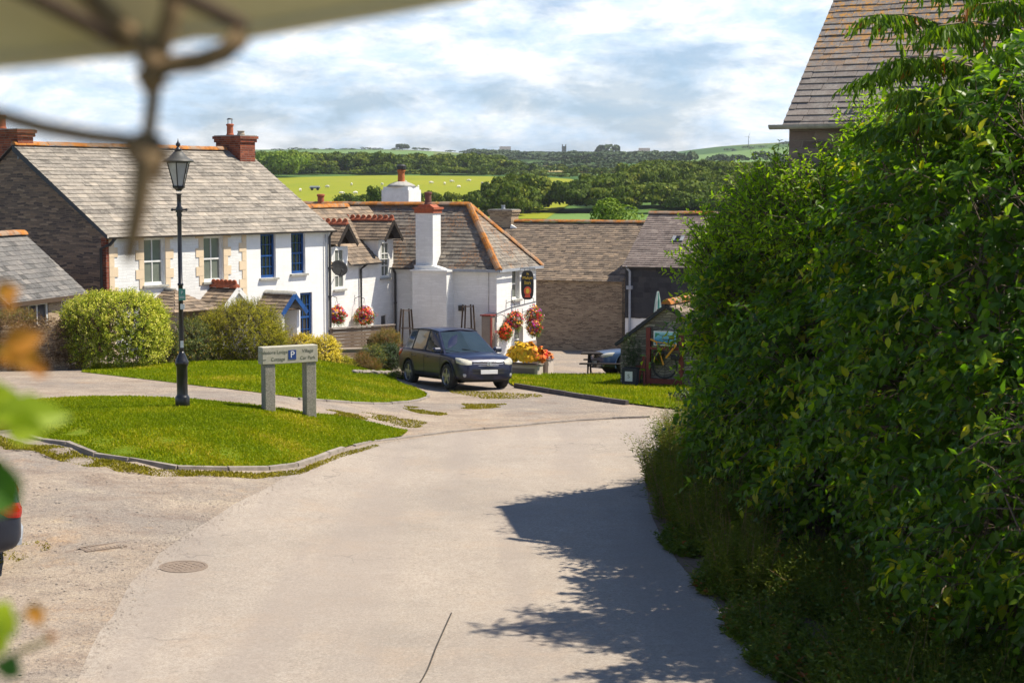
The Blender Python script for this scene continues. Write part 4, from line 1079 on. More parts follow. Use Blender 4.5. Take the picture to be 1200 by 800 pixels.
for h in wh: window(low, (0, 0, 0), X, -Yv, h, M['white_paint'], M['window_glass'], .06, 2, 1, .07, .06, None)
mb = MB(); up = Vector((0, wv, rz_-ez)).normalized(); sl2 = math.hypot(wv, rz_-ez); dn = Vector((0, -wv, rz_-ez)).normalized()
slate_roof(mb, Vector((-.1, 0, ez+.02))-up*.2, X, up, [(0, 0), (LL+.1, 0), (LL+.1, sl2+.2), (0, sl2+.2)], .28, .19, .016, .006, 50)
slate_roof(mb, Vector((LL, 2*wv, ez+.02))-dn*.2, -X, dn, [(0, 0), (LL+.1, 0), (LL+.1, sl2+.2), (0, sl2+.2)], .28, .19, .016, .006, 51)
r_ = mb.build('roof', [M['slate_left'], M['dark_lead']], low)
mb = MB(); ridge_tiles(mb, (-.1, wv, rz_+.05), (LL, wv, rz_+.05), .14, .09, .4); mb.build('ridge', M['lichen_ridge'], r_)
mb = MB(); mb.box(-.1, LL, -.19, -.15, ez-.14, ez-.02); mb.build('fascia', M['wood_brown'], low)

# ---------------------------------------------------------------- the inn (hipped main range, wing with dormers)
PZ = -1.75; PA = R(65)
P0 = at(582, 312, 63.0)
pub = thing('inn', 'white painted stone inn with hipped slate roof, tall white chimney and dormer wing', 'inn', (P0.x, P0.y, PZ), PA)
pe_ = P0.z-PZ; PW = 3.55; PL = 9.6; pr = at(550, 241.5, 65.4).z-PZ
# local: end wall y=0 (x 0..PW); front wall x=0 (y 0..)
we = [hole_px(pub, 600, 609, 316, 350), hole_px(pub, 603, 613, 384, 412)]
we = [(max(h[0], .9), min(h[1], 2.6), h[2], min(h[3], pe_-.15)) for h in we]
mb = MB(); wall_panel(mb, (0, 0, 0), X, -Yv, PW, 0, pe_, we, .22)
wall_panel(mb, (0, 0, 0), Yv, -X, PL, 0, pe_, [], .1); wall_panel(mb, (PW, 0, 0), Yv, X, PL, 0, pe_, [], .1); wall_panel(mb, (0, PL, 0), X, Yv, PW, 0, pe_, [], .1)
mb.build('wall', M['white_stone'], pub)
mb = MB(); mb.box(PW-1.2, PW+.02, -.02, -.003, .2, 1.05); mb.build('plinth', M['stone_near'], pub)
for h in we: window(pub, (0, 0, 0), X, -Yv, h, M['white_paint'], M['window_glass_pale'], .16, 1, 2, .06, .02, M['grey_sill'])
HP = 2.0; ov = .2; hw_ = PW/2; rise = pr-pe_
mb = MB()
up = Vector((hw_, 0, rise)).normalized(); s1 = math.hypot(hw_, rise); O_ = Vector((0, PL, pe_+.02))-up*ov
slate_roof(mb, O_, -Yv, up, [(0, 0), (PL+ov, 0), (PL-HP, s1+ov), (0, s1+ov)], .26, .17, .018, .01, 60)
upb = Vector((-hw_, 0, rise)).normalized(); slate_roof(mb, Vector((PW, -ov, pe_+.02))-upb*ov, Yv, upb, [(0, 0), (PL+ov, 0), (PL+ov, s1+ov), (HP+ov, s1+ov)], .26, .17, .018, .01, 61)
ue = Vector((0, HP, rise)).normalized(); s2 = math.hypot(HP, rise); slate_roof(mb, Vector((-ov, 0, pe_+.02))-ue*ov, X, ue, [(0, 0), (PW+2*ov, 0), (hw_+ov, s2+ov)], .26, .17, .018, .01, 62)
r_ = mb.build('roof', [M['slate_pub'], M['dark_lead']], pub)
mb = MB(); apx = Vector((hw_, HP, pr+.06)); ridge_tiles(mb, apx, (hw_, PL, pr+.06), .13, .09, .4, 5)
ridge_tiles(mb, (-ov*1.0, -ov*1.0, pe_-.12), apx, .14, .1, .36, 6); ridge_tiles(mb, (PW+ov, -ov, pe_-.12), apx, .12, .08, .36, 7)
mb.build('ridge', M['lichen_ridge'], r_)
mb = MB(); mb.box(-ov-.04, -ov+.0, -ov, 2.1, pe_-.22, pe_-.12); mb.box(-ov, PW+ov, -ov-.04, -ov, pe_-.22, pe_-.12); mb.build('fascia', M['grey_pipe'], pub)
gutter(pub, (-ov-.06, 3.4, pe_-.12), (-ov-.06, 4.6, pe_-.12), .06)
# big chimney breast and stack on the front wall
def ypx(px, x=0): return loc_px(pub, px, 330, 'x', x).y
ya, yb = ypx(524, -.55), ypx(484, -.55)
zt = loc_px(pub, 500, 318, 'x', -.55).z
mb = MB(); mb.box(-.6, .0, ya, yb, 0, zt); mb.box(-.68, .0, ya-.07, yb+.07, zt+.001, zt+.06)
cs = .0; ys0, ys1 = ypx(508, -.3), ypx(488, -.3); zc = loc_px(pub, 500, 241, 'x', -.3).z
mb.prism([(ya+.05, zt+.06), (yb-.05, zt+.06), (ys1, zt+.22), (ys0, zt+.22)], -.5, .15, 'x')
br_ = mb.build('chimney_breast', M['white_stone'], pub)
mb = MB(); mb.box(-.34, .3, ys0, ys1, zt+.2, zc-.28); c = mb.build('chimney', M['white_stone'], br_)
mb = MB(); mb.box(-.38, .34, ys0-.04, ys1+.04, zc-.28, zc-.14); mb.box(-.43, .39, ys0-.09, ys1+.09, zc-.139, zc-.06); mb.prism([(ys0, zc-.06), (ys1, zc-.06), (ys1-.15, zc+.04), (ys0+.15, zc+.04)], -.3, .25, 'x'); mb.build('corbel', M['terracotta'], br_)
pot(br_, (-.02, (ys0+ys1)/2, zc+.03), .15, .48, simple('pot_brown', (.17, .07, .05), (.11, .05, .04), 6, .85, .3))
# back chimney
q = loc_px(pub, 470, 240, 'x', PW+.4); w2 = .62; zb = loc_px(pub, 470, 219, 'x', PW+.4).z
mb = MB(); mb.box(PW-.1, PW+.95, q.y-w2, q.y+w2, 0, zb-.75); mb.box(PW-.04, PW+.89, q.y-w2+.06, q.y+w2-.06, zb-.75, zb-.65); mb.box(PW-.1, PW+.95, q.y-w2, q.y+w2, zb-.65, zb-.12); mb.box(PW-.05, PW+.9, q.y-w2+.05, q.y+w2-.05, zb-.12, zb)
c = mb.build('chimney', M['white_paint'], pub)
mb = MB(); mb.lathe([(.62, 0), (.5, .1), (.25, .2), (.1, .22)], 16, (PW+.43, q.y, zb)); mb.build('flaunching', M['grey_sill'], c, smooth=True)
pot(c, (PW+.43, q.y, zb+.15), .17, .55, simple('pot_orange', (.5, .15, .04), (.3, .09, .03), 6, .85, .2)); mb = MB(); mb.lathe([(.19, .0), (.2, .14), (.12, .2)], 14, (PW+.43, q.y, zb+.7)); mb.build('pot_cap', M['dark_pipe'], c)
q = loc_px(pub, 376, 240, 'x', hw_); pot(pub, (hw_, q.y, pr-.1), .16, .55)
# wing
WY = loc_px(pub, 461, 330, 'x', 0).y; WX = 5.4; wz = loc_px(pub, 428, 305, 'y', WY).z; wd = 4.0; wr = pr-.05
wing = (WY,)
dxa, dxb = loc_px(pub, 402, 262, 'y', WY-.15), loc_px(pub, 456, 257.5, 'y', WY-.15)
DA, DB = dxa.x, min(dxb.x, -.5); DW = 1.1
wA = (DA-.42, DA+.28, loc_px(pub, 395, 339, 'y', WY).z, loc_px(pub, 395, 291, 'y', WY).z)
wB = (DB-.42, DB+.24, wA[2]+.25, wA[3]+.15)
wC = (DB-.4, DB+.1, 1.35, 2.2)
mb = MB()
ht = [(h[0]+WX, h[1]+WX, h[2], min(h[3], wz-.02)) for h in (wA, wB)]+[(wC[0]+WX, wC[1]+WX, wC[2], wC[3])]
wall_panel(mb, (-WX, WY, 0), X, -Yv, WX, 0, wz, ht, .15)
for dc, h in ((DA, wA), (DB, wB)):   # wall dormer fronts
    z1 = max(h[3]+.06, wz+.3)
    wall_panel(mb, (dc-DW/2, WY, 0), X, -Yv, DW, wz, z1, [(h[0]-dc+DW/2, h[1]-dc+DW/2, wz, h[3])] if h[3] < z1 else [], .15)
    for s_ in (-1, 1): mb.box(dc+s_*DW/2-.02, dc+s_*DW/2+.02, WY+.002, WY+1.6, wz, z1)
mb.prism([(WY, 0), (WY+wd, 0), (WY+wd, wz), (WY+wd/2, wr), (WY+.003, wz)], -WX, -WX+.3, 'x')
mb.box(-WX+.3, -.01, WY+wd-.3, WY+wd, 0, wz-.01)
mb.build('wing_wall', M['white_stone'], pub)
mb = MB(); upw = Vector((0, wd/2, wr-wz)).normalized(); sw_ = math.hypot(wd/2, wr-wz); O_ = Vector((0, WY, wz+.02))-upw*.22
xs_ = [(-WX, DA-DW/2), (DA+DW/2, DB-DW/2)]
for a, b in xs_: slate_roof(mb, O_+X*a, X, upw, [(0, 0), (b-a, 0), (b-a, .9), (0, .9)], .3, .19, .02, .01, 70)
slate_roof(mb, O_+X*(-WX)+upw*.9, X, upw, [(0, 0), (WX+hw_, 0), (WX+hw_, sw_+.22-.9), (0, sw_+.22-.9)], .3, .19, .02, .01, 71)
dnw = Vector((0, -wd/2, wr-wz)).normalized(); slate_roof(mb, Vector((hw_, WY+wd, wz+.02))-dnw*.2, -X, dnw, [(0, 0), (WX+hw_, 0), (WX+hw_, sw_+.2), (0, sw_+.2)], .3, .19, .02, .01, 72)
r_ = mb.build('wing_roof', [M['slate_brown'], M['dark_lead']], pub)
mb = MB(); ridge_tiles(mb, (-WX, WY+wd/2, wr+.05), (0, WY+wd/2, wr+.05), .13, .09, .4); mb.build('ridge', M['lichen_ridge'], r_)
for dc, az, h in ((DA, dxa.z, wA), (DB, dxb.z, wB)):
    mb = MB(); hh = .72; hwd = DW/2+.14; L_ = math.hypot(hwd, hh)
    dl = 2.2
    slate_roof(mb, (dc-hwd, WY+dl, az-hh), (0, -1, 0), (hwd, 0, hh), [(0, 0), (dl+.35, 0), (dl+.35, L_), (0, L_)], .28, .15, .018, .008, 80)
    slate_roof(mb, (dc+hwd, WY-.35, az-hh), (0, 1, 0), (-hwd, 0, hh), [(0, 0), (dl+.35, 0), (dl+.35, L_), (0, L_)], .28, .15, .018, .008, 81)
    dr = mb.build('dormer_roof', [M['slate_brown'], M['dark_lead']], pub)
    mb = MB(); ridge_tiles(mb, (dc, WY-.35, az), (dc, WY+dl, az), .1, .08, .3)
    for i in range(10):
        y = WY-.25+i*.24; old = mb.M; mb.M = Matrix.Translation((dc, y, az+.1)) @ Matrix.Rotation(PI/2, 4, 'Y'); mb.lathe([(.0, -.02), (.09, -.02), (.09, .02), (0, .02)], 10); mb.M = old
    mb.build('crested_ridge', M['terracotta'], dr)
    mb = MB()
    for s_ in (-1, 1): beam(mb, (dc+s_*hwd, WY-.36, az-hh-.06), (dc, WY-.36, az-.06), .03, .13)
    mb.add([(dc-hwd+.05, WY-.02, az-hh), (dc+hwd-.05, WY-.02, az-hh), (dc, WY-.02, az-.1)], [(0, 1, 2)])
    mb.build('bargeboard', M['wood_dark'], dr)
    zt_ = h[3]
    window(pub, (0, WY, 0), X, -Yv, (h[0], h[1], h[2], zt_), M['white_paint'], M['window_glass_pale'], .03, 2, 3, .07, .03, M['grey_sill'], False)
window(pub, (0, WY, 0), X, -Yv, wC, M['white_paint'], M['window_glass'], .08, 1, 2, .05, .03, None)
gutter(pub, (DA+DW/2, WY-.24, wz-.1), (DB-DW/2, WY-.24, wz-.1), .055)
xp = loc_px(pub, 423, 340, 'y', WY-.06).x
pipe(pub, [(xp+.15, WY-.24, wz-.12), (xp, WY-.07, wz-.3), (xp, WY-.07, .2)], .045)
pipe(pub, [(xp+.25, WY-.06, 1.6), (xp+.25, WY-.06, .2)], .04)
yp = WY-.12
pipe(pub, [(-.26, yp, pe_-.14), (-.07, yp, pe_-.35), (-.07, yp, .2)], .045, clips=(1.5, 2.6))
q = loc_px(pub, 553, 366, 'x', -.08) if False else loc_px(pub, 540.5, 361, 'x', -.05)
mb = MB(); mb.box(-.1, -.003, q.y-.1, q.y+.1, q.z-.1, q.z+.1); mb.build('wall_lamp', M['black_metal'], pub)
mb = MB(); yy = loc_px(pub, 573, 360, 'x', 0).y
mb.tube([(-.02, 0.03, pe_-1.75), (-.02, yy, pe_-1.7), (-.02, yy, pe_-.2)], .008, 5); mb.tube([(0.0, -.02, pe_-1.75), (1.2, -.02, pe_-1.6), (PW, -.02, pe_-1.5)], .01, 5); mb.build('wall_cable', M['dark_pipe'], pub)

# ---------------------------------------------------------------- long slate roofed barn behind
BA = R(-25)
B0 = at(729, 327.5, 74.0); bl = 9.5
bo = Vector((B0.x, B0.y, 0))-Vector((math.cos(BA), math.sin(BA), 0))*bl
barn = thing('stone_barn', 'long brown rubble stone barn with slate roof and orange lichened ridge', 'barn', (bo.x, bo.y, -2.6), BA)
ez = B0.z+2.6; rz_ = at(766, 262, 77.2).z+2.6; bw_ = 3.5
mb = MB(); wall_panel(mb, (0, 0, 0), X, -Yv, bl, 0, ez, [], .1)
mb.prism([(.003, 0), (2*bw_, 0), (2*bw_, ez), (bw_, rz_), (.003, ez)], 0, .4, 'x'); mb.prism([(.003, 0), (2*bw_, 0), (2*bw_, ez), (bw_, rz_), (.003, ez)], bl-.4, bl-.003, 'x'); mb.box(.4, bl-.4, 2*bw_-.3, 2*bw_-.01, 0, ez-.02)
mb.build('wall', M['stone_brown'], barn)
def gable_roof(parent, L_, w_, ez, rz_, mat, sw, sh, ov=.2, x0=0, seed=90, ridge=True, th=.02, rm='lichen_ridge'):
    mb = MB(); up = Vector((0, w_, rz_-ez)).normalized(); dn = Vector((0, -w_, rz_-ez)).normalized(); s_ = math.hypot(w_, rz_-ez)
    slate_roof(mb, Vector((x0-.08, 0, ez+.02))-up*ov, X, up, [(0, 0), (L_+.16, 0), (L_+.16, s_+ov), (0, s_+ov)], sw, sh, th, .01, seed)
    slate_roof(mb, Vector((x0+L_+.08, 2*w_, ez+.02))-dn*ov, -X, dn, [(0, 0), (L_+.16, 0), (L_+.16, s_+ov), (0, s_+ov)], sw, sh, th, .01, seed+1)
    r_ = mb.build('roof', [mat, M['dark_lead']], parent)
    if ridge: mb = MB(); ridge_tiles(mb, (x0-.08, w_, rz_+.07), (x0+L_+.08, w_, rz_+.07), .13, .075, .45); mb.build('ridge', M[rm], r_)
    return r_
gable_roof(barn, bl, bw_, ez, rz_, M['slate_brown'], .25, .15)
# stone chimney at its left end
q = loc_px(barn, 592, 262, 'y', bw_); zc = loc_px(barn, 592, 246, 'y', bw_).z
c = stack(barn, q.x-.62, q.x+.5, bw_-.4, bw_+.4, rz_-1.2, zc, M['stone_brown']); pot(c, (q.x-.1, bw_, zc+.02), .1, .2, M['lead'])
mb = MB(); mb.prism([(q.x+.3, rz_-1.1), (q.x+.9, rz_-.9), (q.x+.9, rz_-.3), (q.x+.5, rz_-.1)], bw_-.45, bw_-.3, 'y'); mb.build('flashing', M['white_stone'], c)

S0 = at(733, 309.5, 72.0)
sh_ = thing('slate_hung_building', 'dark slate-hung building with slate roof beside the brown stone barn', 'building', (S0.x, S0.y, -2.6), BA)
ez = S0.z+2.6; rz_ = at(770, 251, 75.2).z+2.6; sL = 6.5
mb = MB(); wall_panel(mb, (0, 0, 0), X, -Yv, sL, 0, ez, [], .1); mb.prism([(.003, 0), (6, 0), (6, ez), (3, rz_), (.003, ez)], 0, .3, 'x'); mb.prism([(.003, 0), (6, 0), (6, ez), (3, rz_), (.003, ez)], sL-.3, sL-.003, 'x'); mb.box(.3, sL-.3, 5.7, 5.99, 0, ez-.02)
mb.build('wall', M['white_render'], sh_)
mb = MB(); zs = loc_px(sh_, 745, 372, 'y', 0).z
slate_roof(mb, (0, -.02, zs), X, (0, 0, 1), [(0, 0), (sL, 0), (sL, ez-zs-.02), (0, ez-zs-.02)], .3, .22, .012, .003, 95)
mb.build('slate_cladding', [M['slate_hung'], M['dark_lead']], sh_)
r_ = gable_roof(sh_, sL, 3.0, ez, rz_, M['slate_barn'], .28, .15, seed=97)
q = loc_px(sh_, 795, 283, 'y', 1.4); k = (rz_-ez)/3.0
mb = MB(); old = mb.M; mb.M = Matrix.Translation((q.x, 1.45, ez+1.45*k+.06)) @ Matrix.Rotation(math.atan(k), 4, 'X'); mb.box(-.22, .22, -.16, .16, 0, .04); mb.box(-.3, -.24, -.2, .2, 0, .02); mb.mi = 1; mb.box(-.1, .08, -.09, .09, .041, .1); mb.build('roof_vent', [M['lead'], M['black_metal']], r_)
q = loc_px(sh_, 738, 340, 'y', -.1)
pipe(sh_, [(.1, -.22, ez-.1), (q.x, -.1, ez-.3), (q.x, -.1, .3)], .055, M['grey_pipe'], clips=(ez-.95,))
gutter(sh_, (-.05, -.22, ez-.1), (sL, -.22, ez-.1), .06, M['dark_pipe'])
mb = MB(); mb.box(q.x-.12, q.x+.12, -.2, -.02, ez-1.05, ez-.9); mb.build('hopper', M['grey_pipe'], sh_)

# ---------------------------------------------------------------- small stone shed with the poster frame
T0 = G(727, 452)
shed = thing('stone_shed', 'small grey stone shed with gable, slate verge and tiled roof', 'shed', (T0.x, T0.y, T0.z-.15), BA)
le = loc_px(shed, 727, 399, 'y', 0).z; ap = loc_px(shed, 782, 357, 'y', 0); sW = 4.1; re = le-.1
gp = [(0, 0), (sW, 0), (sW, ap.z-(sW-ap.x)*.62), (ap.x, ap.z), (0, le)]
mb = MB(); mb.prism(gp, 0, 3.2, 'y'); mb.build('wall', M['stone_grey'], shed)
mb = MB(); dL = Vector((ap.x, 0, ap.z-le)); L_ = dL.length; dR = Vector((-(sW-ap.x), 0, (sW-ap.x)*.62)); L2 = dR.length
slate_roof(mb, Vector((0, 3.3, le+.03))-dL.normalized()*.15, (0, -1, 0), dL, [(0, 0), (3.42, 0), (3.42, L_+.15), (0, L_+.15)], .3, .2, .02, .01, 101)
slate_roof(mb, Vector((sW, -.12, gp[2][1]+.03))-dR.normalized()*.15, (0, 1, 0), dR, [(0, 0), (3.42, 0), (3.42, L2+.15), (0, L2+.15)], .3, .2, .02, .01, 102)
r_ = mb.build('roof', [M['slate_brown'], M['dark_lead']], shed)
mb = MB(); ridge_tiles(mb, (ap.x, -.12, ap.z+.07), (ap.x, 3.3, ap.z+.07), .15, .1, .4); mb.build('ridge', M['lichen_ridge'], r_)
mb = MB(); n_ = dL.normalized(); beam(mb, Vector((0, -.1, le-.03))-n_*.15, Vector((ap.x, -.1, ap.z-.03)), .1, .09); beam(mb, Vector((sW, -.1, gp[2][1]-.03)), Vector((ap.x, -.1, ap.z-.03)), .1, .09); mb.build('verge_board', M['slate_hung'], shed)

# ---------------------------------------------------------------- near barn at the upper right
NA = R(-30)
N0 = at(925, 143, 26.0)
nb = thing('near_barn', 'large stone barn at the right with heavy slate roof spotted with orange lichen', 'barn', (N0.x, N0.y, -.2), NA)
ez = N0.z+.2; bw_ = 3.05; rz_ = ez+bw_*.94; nL = 11
mb = MB(); wall_panel(mb, (0, 0, 0), X, -Yv, nL, 0, ez, [], .1)
mb.prism([(.003, 0), (2*bw_, 0), (2*bw_, ez), (bw_, rz_), (.003, ez)], 0, .5, 'x'); mb.prism([(.003, 0), (2*bw_, 0), (2*bw_, ez), (bw_, rz_), (.003, ez)], nL-.5, nL-.003, 'x'); mb.box(.5, nL-.5, 2*bw_-.3, 2*bw_-.01, 0, ez-.02)
mb.build('wall', M['stone_near'], nb)
r_ = gable_roof(nb, nL, bw_, ez, rz_, M['slate_near'], .42, .145, .16, seed=110, th=.015)
gutter(nb, (-.22, -.24, ez-.05), (nL, -.24, ez-.05), .07, M['grey_sill'])
# ================================================================== STREET FURNITURE
def slope_z(p): return tz(p.x, p.y)
# ---- lamp post
p = G(214, 478); LZ = p.z
lamp = thing('street_lamp', 'black cast iron heritage lamp post with glass lantern on the grass island', 'street lamp', (p.x, p.y, LZ))
zt = lambda py: at(213, py, p.y).z-LZ
H = zt(165)
mb = MB(); mb.lathe([(.15, -.1), (.15, .22), (.135, .25), (.118, .27), (.112, .3), (.112, .86), (.125, .88), (.14, .92), (.14, .97), (.12, 1.0), (.1, 1.06), (.06, 1.14), (.05, 1.18)], 20)
mb.build('base', M['black_metal'], lamp, smooth=True)
zb = zt(243)
mb = MB(); mb.lathe([(.05, 1.15), (.052, 1.2), (.05, 1.6), (.048, zt(335)), (.062, zt(335)+.01), (.062, zt(335)+.05), (.045, zt(335)+.06), (.045, zt(252)-.05), (.06, zt(252)), (.045, zt(252)+.06), (.05, zb-.08), (.062, zb), (.045, zb+.03), (.045, zt(222)-.12), (.075, zt(222)-.09)], 16); mb.build('post', M['black_metal'], lamp, smooth=True)
mb = MB(); z_ = zt(246); mb.tube([(-.13, 0, z_), (.13, 0, z_)], .016, 8); mb.lathe([(.07, z_-.05), (.075, z_), (.07, z_+.05)], 12)
for s_ in (-1, 1): mb.lathe([(.0, z_-.03), (.028, z_-.015), (.028, z_+.015), (.0, z_+.03)], 8, (s_*.145, 0, 0))
mb.build('ladder_bar', M['black_metal'], lamp)
z0, z1 = zt(218.5), zt(190); rb, rt = .11, .235
lan = MB(); old = PI/4
for k in range(6):
    a = k*PI/3+PI/6; lan.tube([(rb*math.cos(a), rb*math.sin(a), z0), (rt*math.cos(a), rt*math.sin(a), z1)], .0115, 6)
lan.lathe([(.05, z0-.1), (.09, z0-.05), (rb+.02, z0-.03), (rb+.025, z0+.01), (rb, z0+.015)], 6, phase=PI/6); lan.lathe([(rt+.005, z1-.02), (rt+.02, z1-.02), (rt+.02, z1+.01), (rt, z1+.01)], 6, phase=PI/6)
lf = lan.build('lantern', M['black_metal'], lamp)
mb = MB(); mb.lathe([(rb-.004, z0+.01), (rt-.006, z1-.01)], 6, phase=PI/6); mb.build('glass', M['lamp_glass'], lf)
zr = zt(177)
mb = MB(); mb.lathe([(rt+.07, z1-.0), (rt+.085, z1+.015), (rt+.06, z1+.04), (.2, z1+.09), (.12, z1+.17), (.07, zr)], 24); mb.build('lantern_roof', M['lamp_roof'], lf, smooth=True)
mb = MB(); mb.lathe([(.06, zr-.01), (.085, zr+.02), (.045, zr+.06), (.02, zr+.08), (.045, zr+.11), (.05, zr+.14), (.02, zr+.18), (.012, zr+.2), (.004, zr+.25)], 14); mb.build('finial', M['black_metal'], lf, smooth=True)
mb = MB(); z_ = zt(345); mb.box(-.03, .11, -.062, -.052, z_-.12, z_+.12); pl = mb.build('notice_plate', M['sign_green'], lamp)
mb = MB(); mb.text('P', .09, Matrix.Translation((.04, -.064, z_+.04)) @ Matrix.Rotation(PI/2, 4, 'X'), .001); mb.box(-.01, .09, -.066, -.0622, z_-.07, z_-.06); mb.box(-.01, .09, -.066, -.0622, z_-.045, z_-.035); mb.build('lettering', M['white_paint'], pl)
mb = MB(); z_ = zt(357); mb.box(.0, .09, -.06, -.052, z_-.09, z_+.02); mb.build('sticker', M['plate'], lamp); mb = MB(); z_ = zt(403); mb.box(-.01, .05, -.07, -.058, z_-.07, z_+.07); mb.build('sticker', M['plate'], lamp)
mb = MB(); z_ = zt(224); mb.lathe([(.052, z_-.01), (.052, z_+.01)], 12); mb.build('band', M['plate'], lamp)

# ---- direction sign
pa = G(316, 483); pb_ = G(362, 489); dv = Vector((pb_.x-pa.x, pb_.y-pa.y, 0)); SL = dv.length
sa = math.atan2(dv.y, dv.x)
sg = thing('direction_sign', 'weathered sign board with blue parking square on two granite posts', 'sign', (pa.x, pa.y, pa.z), sa)
zc = lambda py, px=316, Y=pa.y: at(px, py, Y).z-pa.z
zb_, zt2 = zc(426.5), zc(406)
mb = MB(); mb.cbox(-.14, .1, -.1, .12, -.3, zb_, .015); mb.build('post', M['granite'], sg)
mb = MB(); mb.cbox(SL-.1, SL+.14, -.1, .12, -.4, zb_, .015); mb.build('post', M['granite'], sg)
mb = MB(); mb.cbox(-.2, SL+.17, -.12, .12, zb_+.003, zt2, .012); bd = mb.build('sign_board', M['sign_board'], sg)
cx_ = (SL)/2+.03; hz = (zb_+zt2)/2
RX = Matrix.Rotation(PI/2, 4, 'X')
mb = MB(); mb.box(cx_-.09, cx_+.09, -.128, -.1205, hz-.1, hz+.1); pq = mb.build('parking_square', M['sign_blue'], bd)
mb = MB(); mb.text('P', .2, Matrix.Translation((cx_, -.13, hz)) @ RX, .002); mb.build('lettering', M['plate'], pq)
mb = MB()
mb.text('Meledore Lodge', .1, Matrix.Translation((cx_-.44, -.122, hz+.07)) @ RX, .002); mb.text('Cottage', .1, Matrix.Translation((cx_-.33, -.122, hz-.08)) @ RX, .002)
mb.box(cx_-.78, cx_-.6, -.125, -.1205, hz-.085, hz-.075); mb.add([(cx_-.8, -.1235, hz-.08), (cx_-.75, -.1235, hz-.105), (cx_-.75, -.1235, hz-.055)], [(0, 1, 2)])
mb.text('Village', .1, Matrix.Translation((cx_+.36, -.122, hz+.07)) @ RX, .002); mb.text('Car Park', .1, Matrix.Translation((cx_+.36, -.122, hz-.08)) @ RX, .002)
mb.build('lettering', M['sign_text'], bd)

# ================================================================== CARS
def patch(mb, A, B, C, D, s0, s1, t0, t1, off, n=4, bulge=0):
    """sub-rectangle of bilinear quad A(s0,t0) B(s1,t0) C(s1,t1) D(s0,t1), pushed out by off"""
    A, B, C, D = map(Vector, (A, B, C, D)); N = (B-A).cross(D-A).normalized()
    def P(s, t): return (A*(1-s)+B*s)*(1-t)+(D*(1-s)+C*s)*t+N*(off+bulge*4*s*(1-s))
    vs = [P(s0+(s1-s0)*i/n, t0+(t1-t0)*j/n) for j in range(n+1) for i in range(n+1)]
    fs = [(j*(n+1)+i, j*(n+1)+i+1, (j+1)*(n+1)+i+1, (j+1)*(n+1)+i) for j in range(n) for i in range(n)]
    mb.add(vs, fs)
def shell(mb, bvh, cols, dr, s_, hz_, n=5, off=.012):
    # lamp lens: columns of (low, high) points projected onto the body, lofted slightly proud
    d = Vector((dr[0], s_*dr[1], dr[2])).normalized(); rows = []
    C_ = []
    for k in range(len(cols)-1):
        for j in range(3): t = j/3; C_.append((Vector(cols[k][0]).lerp(Vector(cols[k+1][0]), t), Vector(cols[k][1]).lerp(Vector(cols[k+1][1]), t)))
    C_.append((Vector(cols[-1][0]), Vector(cols[-1][1])))
    for a, b in C_:
        r_ = []
        for j in range(n+1):
            p = a.lerp(b, j/n); p = Vector((p.x, s_*p.y, p.z*hz_)); h = bvh.ray_cast(p-d*.6, d)[0]
            r_.append((h if h is not None else p)-d*(off+.014*math.sin(PI*j/n)))
        rows.append(r_)
    m = n+1; vs = [q for r_ in rows for q in r_]+[q+d*.03 for r_ in rows for q in r_]; N = len(rows)*m
    f = [(i*m+j, i*m+j+1, (i+1)*m+j+1, (i+1)*m+j) for i in range(len(rows)-1) for j in range(n)]
    rim = [i*m for i in range(len(rows))]+[(len(rows)-1)*m+j for j in range(1, m)]+[i*m+n for i in range(len(rows)-2, -1, -1)]+[j for j in range(n-1, 0, -1)]
    f += [(rim[k], rim[(k+1) % len(rim)], rim[(k+1) % len(rim)]+N, rim[k]+N) for k in range(len(rim))]
    mb.add(vs, f)
